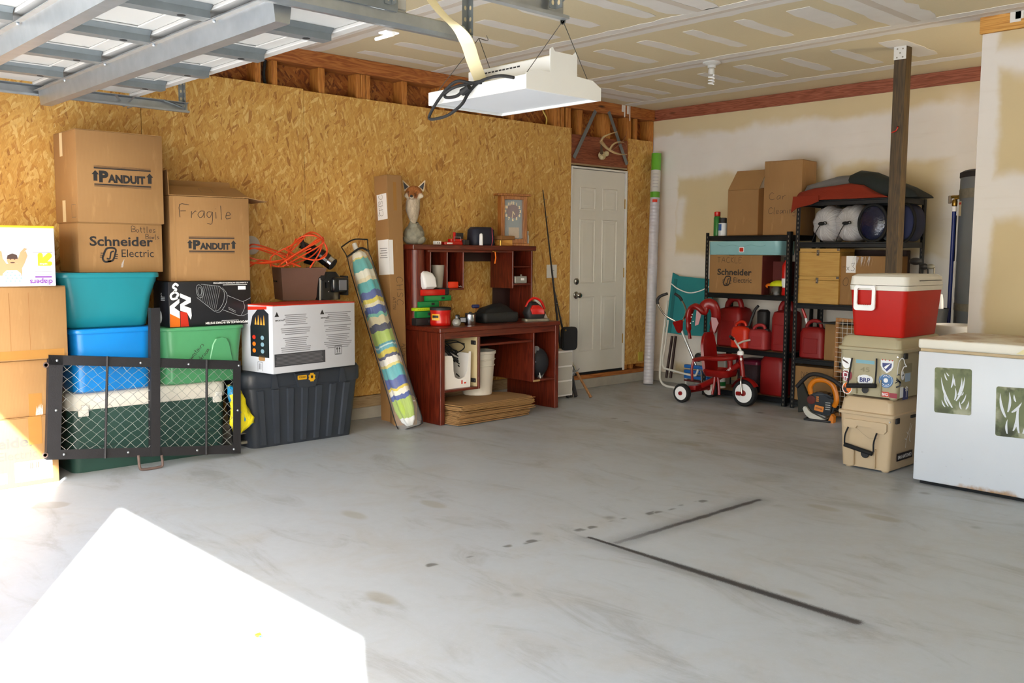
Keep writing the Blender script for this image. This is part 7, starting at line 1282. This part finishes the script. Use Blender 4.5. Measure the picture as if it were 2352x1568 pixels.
# ------------------------------------------------------------------ chest freezer
fz = thing('chest_freezer', 'old white chest freezer with two green grass stencils and rust along the bottom', 'freezer', (3.913, -2.43, 0)); FW, FD = 1.25, .66
@reg
def freezer_white():
    t = NT('freezer_white'); x, y, z = t.sep(); n = t.noise(scale=2, detail=4); c = t.mix(n, '#ced3da', '#dde0e5')
    r = t.math('MULTIPLY', t.sstep(t.math('ADD', z, t.math('MULTIPLY_ADD', t.noise(scale=14, detail=5), .10, -.05)), .05, .012), t.sstep(x, .10, .35)); c = t.mix(t.math('MULTIPLY', r, .9), c, t.mix(t.noise(scale=40, detail=4), '#8a5a2a', '#c79a5c'))
    s = t.math('MULTIPLY', t.sstep(z, .32, .08), t.sstep(t.noise(t.map(scale=(10, 10, 22)), 3.0, 5, .65), .64, .72)); c = t.mix(t.math('MULTIPLY', s, .6), c, '#8b8078')
    return t.out(c, .32)
@reg
def freezer_lid():
    t = NT('freezer_lid'); x, y, z = t.sep(); c = t.mix(t.noise(scale=3, detail=4), '#d8d2c2', '#e6e2d6'); k = t.math('MULTIPLY', t.sstep(z, .852, .859), t.sstep(t.noise(scale=4, detail=6, rough=.65), .40, .62)); c = t.mix(t.math('MULTIPLY', k, .8), c, '#a98a66'); return t.out(c, .45)
b = MB(); b.bx(0, FW, 0, FD, .022, .785, .008, 2); b.build('cabinet', 'freezer_white', fz, smooth=40); box('plinth', 'black_gap', fz, .03, FW-.03, .03, FD-.03, 0, .0215, 0); box('gasket', mat('old_gasket', '#c0aa86', .6, var=.3), fz, .008, FW-.008, .008, FD-.008, .7855, .8025, .002); b = MB(); b.bx(-.003, FW+.003, -.006, FD, .803, .860, .012, 3); b.build('lid', 'freezer_lid', fz, smooth=40)
mat('stencil_green', '#6f7850', .75, var=.2); mat('stencil_fade', '#aeb09c', .75, var=.2); soot = mat('stencil_soot', '#3b3d33', .8, var=.2)
def sooty(nm, dirty):
    t = NT(nm); x, y, z = t.sep(); n = t.noise(scale=7, detail=5, rough=.6); e = t.math('MAXIMUM', t.math('ABSOLUTE', x), t.math('ABSOLUTE', z)); c = t.mix(t.noise(scale=5), '#6b7250', '#7d8463')
    k = t.math('MULTIPLY', t.sstep(n, .46, .62), t.sstep(e, .03 if dirty else .06, .12)); c = t.mix(t.math('MULTIPLY', k, .85 if dirty else .6), c, '#33352c'); k2 = t.math('MULTIPLY', t.sstep(t.noise(t.map(loc=(3, 1, 2)), 6, 4), .5, .62), t.sstep(e, .06, .125)); c = t.mix(t.math('MULTIPLY', k2, .8), c, '#b5b49c'); return t.out(c, .75)
def stencil(cx, cz, w, h, blades, rot, lab, dirty):
    t = thing('grass_stencil', lab, 'magnet', (cx, -.0005+fz.location.y-.0012, cz), 0, None); t.location.x = cx+fz.location.x-0.0; b = MB(); b.prism(rrect(w, h, .012), .0015, fmtx((0, 0, 0), FRONT, rot, -.0005)); b.build('plate', sooty('stencil_plate_'+('a' if not dirty else 'b'), dirty), t, smooth=0)
    for k, (x0, z0, x1, z1, bw) in enumerate(blades):
        a, c = V((x0, z0, 0)), V((x1, z1, 0)); d = (c-a); nrm = V((-d.y, d.x, 0)).normalized()*d.length*(.07 if x1 > x0 else -.07); cl = [a*(1-u)+c*u-nrm*4*u*(1-u) for u in [i/8 for i in range(9)]]; nn = nrm.normalized()*bw*.42; wv = [.5, .75, .95, 1, .95, .8, .6, .35, .05]
        pl = [p-nn*q for p, q in zip(cl, wv)]+[p+nn*q for p, q in reversed(list(zip(cl, wv)))]; patch(t, 'grass_blade', [(p.x, p.y) for p in pl], (0, -.001, 0), FRONT, 'freezer_white', .0006+.0002*k, .0004, rot)
    return t
stencil(.206, .571, .205, .262, [(.0, -.095, -.065, .075, .016), (-.008, .02, .0, .10, .012), (.012, -.05, .015, .02, .012), (.02, -.055, .065, .085, .015), (.03, -.02, .05, .08, .012), (-.022, -.09, -.048, -.02, .011), (-.04, -.095, -.06, -.055, .01), (.05, -.10, .04, -.055, .011), (.075, -.098, .09, -.05, .011), (.05, -.068, .075, -.012, .010), (-.03, .06, -.045, .10, .009), (-.02, .085, -.035, .105, .008), (.015, .03, .012, .075, .009), (.05, -.02, .062, .0, .007)], 0.035, 'square green grass stencil plate nearest the freezer corner', False)
stencil(.555, .490, .225, .275, [(-.06, -.03, -.09, .10, .018), (-.05, -.0, -.045, .11, .016), (-.03, .0, .02, .06, .016), (-.02, -.10, -.005, .02, .016), (.01, -.11, .01, .05, .018), (-.05, -.12, -.05, -.04, .014), (.03, -.11, .06, .09, .022), (-.01, .06, -.02, .10, .012), (.08, -.10, .09, .05, .02)], 0.03, 'darker green grass stencil plate towards the frame edge of the freezer', True)
patch(fz, 'peeled_patch', [(.18, -.02), (.50, -.028), (.52, .022), (.24, .025)], (.35, -.006, .83), FRONT, mat('yellowed', '#ded3a2', .6), .0006)

# ------------------------------------------------------------------ open overhead door, its tracks and hangers
ZD, DYR = 2.262, 0
pL = P(316, 217, z=ZD); DX0 = pL.x; DX1 = 3.27; YR = pL.y
gd = thing('overhead_door', 'white sectional garage door lying open overhead with galvanised stiles', 'garage door', (0, 0, 0)); mat('door_white', '#b0afab', .45, var=.06, vs=3); SECT = .53
st_x = [P(px, py, z=2.217).x for px, py in ((321, 204), (439, 168), (556, 131), (698, 85))]
dx = (st_x[-1]-st_x[0])/3; st_x = [st_x[0]+dx*k for k in range(0, 6) if st_x[0]+dx*k < DX1-.05]
for s in range(4):
    y1_, y0_ = YR-s*SECT, YR-(s+1)*SECT+.006
    sec = box('door_section', 'door_white', gd, DX0, DX1, y0_, y1_, ZD, ZD+.045, .004)
    for nm, a, c in (('section_rail', y1_-.05, y1_), ('section_rail', y0_, y0_+.05)): b = MB(); b.bx(DX0, DX1, a, c, ZD-.016, ZD-.0005, .003); b.build(nm, 'door_white', gd)
    for k, x in enumerate(st_x):
        xc = x+(.035 if k == 0 else 0); b = MB(); w0, w1 = .055, .032; ye0, ye1 = y0_+.055, y1_-.055
        b.loft([[V((xc-w0, y, ZD-.001)), V((xc-w1, y, ZD-.02)), V((xc-w1, y, ZD-.048)), V((xc+w1, y, ZD-.048)), V((xc+w1, y, ZD-.02)), V((xc+w0, y, ZD-.001))] for y in (ye0, ye1)]); b.build('stile', 'galvanised_dark', gd, smooth=0)
        if s < 3: q = MB(); q.lathe([(.001, 0), (.016, 0), (.016, .001), (.001, .001)], 12, Matrix.Translation((xc, ye1-.10, ZD-.0492))); q.build('stile_hole', 'black_gap', gd)
        if s: q = MB(); q.bx(xc-.02, xc+.02, y1_+.001, y1_+.05, ZD-.052, ZD-.018, .003); q.tube([(xc-.028, y1_+.005, ZD-.06), (xc+.028, y1_+.005, ZD-.06)], .011, 8); q.tube([(xc+.02, y1_+.05, ZD-.05), (xc+.03, y1_+.12, ZD-.052)], .004, 5); q.build('hinge', 'dull_steel', gd)
    for k in range(len(st_x)-1):
        a, c = st_x[k]+.085, st_x[k+1]-.085; b = MB(); e = .011
        for x0, x1, y0, y1 in ((a, c, y0_+.12, y0_+.12+e), (a, c, y1_-.12-e, y1_-.12), (a, a+e, y0_+.12+e, y1_-.12-e), (c-e, c, y0_+.12+e, y1_-.12-e)): b.bx(x0, x1, y0, y1, ZD-.007, ZD-.0005, .002)
        o = b.build('embossed_frame', 'door_white', gd)
for s in (1, 2):
    yc = YR-s*SECT+.02; b = MB(); z0, z1 = ZD-.125, ZD-.049
    b.loft([[V((x, yc-.045, z1)), V((x, yc-.036, z0)), V((x, yc+.02, z0)), V((x, yc+.03, z1))] for x in (DX0+.02, DX1-.03)]); b.bx(DX0+.02, DX1-.03, yc-.07, yc+.05, z1-.0005, z1+.002, 0); b.build('strut', 'galvanised', gd, smooth=0)
    for x in st_x: q = MB(); q.sph((x+.02, yc-.055, z1-.004), .0065, 8, 5); q.build('bolt', 'galvanised', gd)
ZT = 2.187
tE = P(436, 259, z=ZT); rE = P(1056, 97, z=ZT); r2E = P(1308, 44, z=2.165)
def track(label, x, y0, y1, z, side, h=.062, lip=.022):
    t = thing('door_track', label, 'door track', (0, 0, 0)); b = MB(); s = side
    b.loft([[V((x, y, z+.012)), V((x, y, z)), V((x+s*lip, y, z)), V((x+s*.034, y, z+.014)), V((x+s*.034, y, z+h-.008)), V((x+s*.022, y, z+h)), V((x+s*.004, y, z+h)), V((x+s*.004, y, z+h-.003)), V((x+s*.021, y, z+h-.003)), V((x+s*.031, y, z+h-.010)), V((x+s*.031, y, z+.016)), V((x+s*(lip-.001), y, z+.003)), V((x+s*.003, y, z+.003)), V((x+s*.003, y, z+.012))] for y in (y0, y1)]); b.build('rail', 'galvanised', t, smooth=0); return t
def hanger(t, x, y, z0, z1, n=None):
    b = MB(); b.loft([[V((x, y, z)), V((x+.032, y, z)), V((x+.032, y-.002, z)), V((x+.002, y-.002, z)), V((x+.002, y-.032, z)), V((x, y-.032, z))] for z in (z0, z1)]); b.build('perforated_angle', 'galvanised_dark', t, smooth=0)
    k = int((z1-z0)/.045); o = rects(t, 'angle_holes', [ell(.0065, .009, 0, .02+.045*i, 10) for i in range(k)], (x+.017, y-.002, z0), FRONT, 'slot_light', .0002, .0003); o['kind'] = 'stuff'; o = rects(t, 'angle_holes', [ell(.0065, .009, 0, .02+.045*i, 10) for i in range(k)], (x+.002, y-.017, z0), RIGHT, 'slot_light', .0002, .0003); o['kind'] = 'stuff'
mat('slot_light', '#b9ab8a', .9)
t1 = track('galvanised door track nearest the strand board wall', tE.x, -7.74, tE.y, ZT, -1); hanger(t1, tE.x-.04, tE.y-.02, ZT+.02, 2.839); b = MB(); b.tube([(tE.x-.01, tE.y-.045, ZT+.03), (tE.x+.0, tE.y-.16, 2.245)], .006, 4); b.build('brace', 'galvanised_dark', t1)
q = MB(); vx = P(285, 245, z=ZT+.03); 
for px in (265, 312): e = P(px, 218, z=ZD-.05); q.loft([[e+V((-.015, 0, 0)), e+V((.015, 0, 0)), vx+V((.015, 0, 0)), vx+V((-.015, 0, 0))], [e+V((-.015, .004, 0)), e+V((.015, .004, 0)), vx+V((.015, .004, 0)), vx+V((-.015, .004, 0))]])
q.tube([vx+V((-.02, .03, 0)), vx+V((.05, .03, 0))], .006, 8); q.build('top_roller_bracket', 'galvanised', gd, smooth=0)
t2 = track('galvanised door track over the middle of the garage', rE.x, -7.74, rE.y, ZT, 1); hp_ = P(1075, 84, z=ZT+.03); hanger(t2, hp_.x, hp_.y, ZT+.03, 2.839); b = MB(); b.bx(min(hp_.x, rE.x), max(hp_.x, rE.x+.03), rE.y-.02, hp_.y, ZT+.02, ZT+.03, .002); b.build('hanger_plate', 'galvanised_dark', t2)
uE = P(905, 30, x=rE.x+.02); t3 = thing('upper_track', 'grey upper door track with round holes above the middle track', 'door track', (0, 0, 0)); b = MB(); x = rE.x; b.loft([[V((x, y, uE.z)), V((x+.045, y, uE.z)), V((x+.045, y, uE.z+.07)), V((x+.04, y, uE.z+.07)), V((x+.04, y, uE.z+.005)), V((x+.005, y, uE.z+.005)), V((x+.005, y, uE.z+.07)), V((x, y, uE.z+.07))] for y in (-7.74, uE.y)]); b.build('rail', 'galvanised_dark', t3, smooth=0)
for k in range(7): q = MB(); q.lathe([(.001, 0), (.016, 0), (.016, .001), (.001, .001)], 14, Matrix.Translation((x+.046, uE.y-.12-.22*k, uE.z+.04)) @ Matrix.Rotation(pi/2, 4, 'Y')); q.build('rail_hole', 'black_gap', t3)
hanger(t3, x+.048, uE.y-.03, uE.z+.02, 2.839); b = MB(); b.bx(x, x+.04, uE.y-.12, uE.y-.05, ZT+.063, uE.z-.0005, .004); b.build('bracket', 'white_print', t3); q = MB(); rp2 = P(884, 84, x=rE.x-.05); q.tube([rp2+V((-.06, 0, .0)), rp2+V((.055, 0, .0))], .007, 8); q.bx(rE.x-.05, rE.x+.002, rp2.y-.03, rp2.y+.03, rp2.z+.006, rp2.z+.012, .001); q.build('roller_stem', 'white_print', t3)
t4 = track('galvanised track end of the neighbouring door carrying the light fixture', r2E.x, -7.74, r2E.y, 2.165, -1, .075, .03); hanger(t4, r2E.x-.01, r2E.y-.06, 2.19, 2.839)

# ------------------------------------------------------------------ hanging light fixture, cord, strap, ceiling bulb
LZ = 1.962
A_, B_, C_ = P(1000, 240, z=LZ), P(1140, 270, z=LZ), P(1375, 232, z=LZ); lx0, lx1 = (A_.x+B_.x)/2, C_.x; ly0, ly1 = A_.y, (B_.y+C_.y)/2
lf = thing('shop_light', 'white rectangular shop light hanging on wires below the door tracks', 'light fixture', (lx0, ly0, LZ)); LW, LD = lx1-lx0, ly1-ly0; lw_ = mat('enamel_white', '#cfcfcb', .35, var=.03)
b = MB()
for x0, x1, y0, y1 in ((0, LW, 0, .012), (0, LW, LD-.012, LD), (0, .012, .012, LD-.012), (LW-.012, LW, .012, LD-.012)): b.bx(x0, x1, y0, y1, 0, .055, .002)
b.build('frame', lw_, lf)
box('diffuser', mat('diffuser_grey', '#c4c6c8', .5, var=.04), lf, .0125, LW-.0125, .0125, LD-.0125, .010, .014, 0); b = MB(); s0, s1 = .0, LW
b.loft([[V((x, .012, .055)), V((x, LD*.28, .078)), V((x, LD*.72, .078)), V((x, LD-.012, .055))] for x in (.003, LW-.003)], closed=True); b.build('reflector', lw_, lf, smooth=0)
b = MB(); b.bx(.10, LW-.004, LD*.32, LD*.62, .0785, .145, .004); b.build('driver_housing', lw_, lf); b = MB(); b.prism([(0, .0), (LD, .0), (LD, .05), (LD*.88, .075), (LD*.66, .08), (LD*.66, .165), (LD*.64, .175), (LD*.60, .16), (LD*.36, .16), (LD*.33, .175), (LD*.30, .165), (LD*.30, .08), (.06, .075), (0, .06)], .004, fmtx((LW, 0, 0), RIGHT, 0, .0005)); b.build('end_plate', lw_, lf, smooth=0)
o = rects(lf, 'vent_slots', [rect(.016, .006, -.16+.022*k, 0) for k in range(13)], (LW*.52, LD*.32, .125), FRONT, 'print_black'); o['kind'] = 'stuff'; o = rects(lf, 'frame_slots', [rect(.04, .0025, -.26+.065*k, 0) for k in range(9)], (LW*.5, 0, .022), FRONT, 'pale_grey'); o['kind'] = 'stuff'
q = MB(); h1 = V((P(1100, 88, z=2.19).x, P(1100, 88, z=2.19).y, 2.19))-V(lf.location); h2 = P(1293, 48, z=2.165)-V(lf.location)
for h, ex in ((h1, .03), (h2, LW-.03)):
    q = MB()
    for yy in (.03, LD-.03): q.tube([h, V((ex, yy, .062))], .0016, 5)
    if ex < .1: q.build('hanging_wire', mat('steel_wire', '#5b5952', .4, .7), lf)
q.lathe([(.012+.002*cos(a), .002*sin(a)) for a in [i*pi/3 for i in range(7)]], 10, Matrix.Translation(h2) @ Matrix.Rotation(pi/2, 4, 'X')); q.build('hanging_wire', mat('steel_wire', '#5b5952', .4, .7), lf)
def tlf(px, py, y): return P(px, py, y=y)-V(lf.location)
q = MB(); yc = ly0-.025
for lp in ([(1180, 178), (1150, 174), (1120, 180), (1095, 192), (1075, 215), (1060, 240), (1030, 264), (1000, 273), (986, 272), (990, 258), (1005, 232), (1030, 200), (1052, 186), (1080, 190), (1105, 190)], [(1110, 185), (1080, 192), (1045, 200), (1022, 215), (1026, 224), (1050, 220), (1065, 205)]): q.tube(smoothpath([tlf(a, c, yc-.02*math.sin(a*.05)) for a, c in lp], 5), .0065, 8)
q.build('power_cord', 'black_gap', lf); q = MB(); q.tube([tlf(1062, 212, yc-.01), tlf(1078, 200, yc-.01)], [.016, .012], 8); q.build('plug', 'black_gap', lf)
sp_ = thing('hanging_strap', 'cream plastic strip drooping from above onto the shop light', 'strip', (0, 0, 0)); pts = smoothpath([P(960, -60, y=-5.50), P(985, -8, y=-5.50), P(1015, 32, y=-5.50), P(1052, 66, y=-5.48), P(1072, 98, y=-5.44), P(1086, 140, y=-5.36), P(1106, 192, y=-5.24)], 6)
q = MB(); L, R_ = [], []
for i, p in enumerate(pts):
    k = min(1.0, max(0.0, (i-14)/8)); wv = V((.012+.026*k, .012*(1-k), .0)); L.append(p-wv); R_.append(p+wv)
q.loft([[a, c, c+V((0, .004, 0)), a+V((0, .004, 0))] for a, c in zip(L, R_)]); q.build('strip', mat('cream_strip', '#dcd0a8', .5, var=.06), sp_, smooth=60); q = MB(); q.tube(smoothpath([h1+V(lf.location)+V((0, 0, .0)), h1+V(lf.location)+V((.03, .02, -.01)), P(1118, 82, y=-5.2)], 4), .0018, 5); q.build('tie_wire', 'steel_wire', sp_)
cb_l = thing('ceiling_bulb', 'white spiral bulb in a round ceiling lampholder', 'ceiling light', (1.862, -1.655, 2.837)); b = MB(); b.lathe([(.001, 0), (.068, 0), (.070, -.010), (.05, -.022), (.032, -.026), (.030, -.045), (.001, -.045)], 28); b.build('lampholder', 'enamel_white', cb_l); b = MB(); b.lathe([(.016, -.046), (.024, -.055), (.026, -.085), (.02, -.095), (.001, -.096)], 20); b.build('bulb_base', 'pale_grey', cb_l); q = MB(); q.tube([(.021*(1 if k < 150 else .6)*cos(k*.16), .021*sin(k*.16), -.100-.0019*k*.16*2.0) for k in range(120)], .0062, 6); q.build('spiral_tube', 'white_print', cb_l)
# antlers over the side door
an = thing('deer_antlers', 'pale deer antlers on a skull cap hung over the side door', 'antlers', (0, 0, 0)); A = lambda px, py, x: P(px, py, x=x); bone = mat('antler_bone', '#b59a6c', .6, var=.25, vs=20); sk = mat('skull_bone', '#c9b88c', .75, var=.25, vs=30, bump=.6, bs=60)
b = MB(); c = A(1383, 357, .03); b.sph(c, .05, 14, 10, (.6, .95, .85)); b.sph(c+V((.02, .04, .02)), .028, 10, 8); b.sph(c+V((.02, -.03, -.02)), .025, 10, 8); b.build('skull_cap', 'skull_bone', an, smooth=40)
def horn(nm, pts, r, m=bone): q = MB(); pp = smoothpath(pts, 5); n = len(pp); q.tube(pp, [r*(1-.8*i/(n-1)) for i in range(n)], 9); q.build(nm, m, an, smooth=60)
horn('pedicle', [A(1382, 352, .05), A(1381, 338, .09), A(1381, 326, .14)], .017, mat('dark_pedicle', '#5d4a34', .8)); horn('main_beam', [A(1381, 326, .14), A(1392, 338, .22), A(1408, 349, .27), A(1424, 354, .27), A(1440, 355, .22)], .018); horn('brow_tine', [A(1380, 325, .14), A(1386, 315, .18), A(1400, 308, .21), A(1418, 302, .24)], .014); horn('tine', [A(1401, 343, .26), A(1408, 332, .30), A(1420, 326, .31), A(1433, 327, .30)], .012); horn('far_beam', [A(1384, 352, .04), A(1405, 345, .02), A(1428, 326, .02), A(1436, 314, .02), A(1440, 302, .03)], .008, mat('antler_red', '#8a5a3c', .7)); horn('far_tine', [A(1430, 325, .02), A(1438, 332, .03), A(1441, 345, .03)], .007, 'antler_red')

# small leftovers
c = P(577, 563, x=0.0); q = MB(); q.lathe([(.001, 0), (.066, 0), (.068, .003), (.066, .008), (.001, .009)], 28, Matrix.Translation((0.0006, c.y, c.z)) @ Matrix.Rotation(pi/2, 4, 'Y')); tag(q.build('round_cover_plate', 'milky_plastic', None), 'round grey cover plate on the strand board behind the orange cord', 'cover plate')
c = P(1470, 818, x=0.0); tag(box('yellow_outlet', mat('dull_yellow', '#c3b04a', .6), None, .0006, .012, c.y-.04, c.y+.04, c.z-.05, c.z+.05, .003), 'small yellow outlet cover low on the strand board beside the bubble wrap roll', 'outlet')
c = P(594, 1460, z=0); t = thing('candy_wrapper', 'tiny yellow and blue wrapper scrap on the sunlit floor', 'litter', (c.x, c.y, .0015)); q = MB(); q.loft([[V((-.014, -.010, 0)), V((.012, -.012, 0)), V((.016, .008, .0)), V((-.010, .012, 0))], [V((-.012, -.008, .004)), V((.010, -.010, .008)), V((.013, .006, .003)), V((-.008, .010, .007))]]); q.build('yellow_side', 'yellow_print', t); q = MB(); q.loft([[V((.012, -.006, 0)), V((.026, -.014, 0)), V((.030, -.004, 0)), V((.016, .004, 0))], [V((.013, -.005, .004)), V((.025, -.012, .005)), V((.028, -.004, .004)), V((.017, .003, .006))]]); q.build('blue_corner', 'sticker_blue', t)

# ------------------------------------------------------------------ details that sit on a part become its sub-parts
SUB = {'wheel_disc': 'tire', 'hub_cap': 'tire', 'clasp': 'lid', 'corner_plate': 'lid', 'glossy_end': 'bag', 'welt': 'bag', 'lid_clip': 'lid', 'nail_heads': 'post_bracket', 'lever': 'brass_valve', 'angle_holes': 'perforated_angle', 'rail_hole': 'rail',
       'stile_hole': 'stile', 'bolt': 'strut', 'post_slots': 'post', 'red_header': 'warning_label', 'vent_slots': 'driver_housing', 'frame_slots': 'frame', 'snap': 'pouch', 'numeral': 'dial', 'clock_hand': 'dial', 'barcode': 'shipping_label',
       'sticker_art': 'sticker', 'sticker_ring': 'sticker', 'sticker_letter': 'sticker', 'sticker_letters': 'sticker', 'sticker_flags': 'sticker', 'lens': 'lens_block', 'cap': 'tank', 'embossed_panel': 'tank', 'silver_lining': 'bag', 'drawstring': 'sack', 'lid_slot': 'lid',
       'inner_ear': 'ear', 'stem_collar': 'handlebar_post', 'printed_face': 'printed_photo', 'printed_pattern': 'printed_photo', 'print_flame': 'print_panel', 'print_icon': 'print_panel', 'grass_blade': 'plate', 'end_cap': 'duct', 'hem': 'fabric', 'handle_lug': 'pail', 'contents': 'pail'}
last = {}
for o in BUILT:
    if o.parent is None or o.name not in bpy.data.objects: continue
    nm = o.name.split('.')[0]; key = (o.parent.name, SUB.get(nm))
    if nm in SUB and key in last and last[key] is not o and o.parent.parent is None: o.parent = last[key]
    else: last[(o.parent.name, nm)] = o
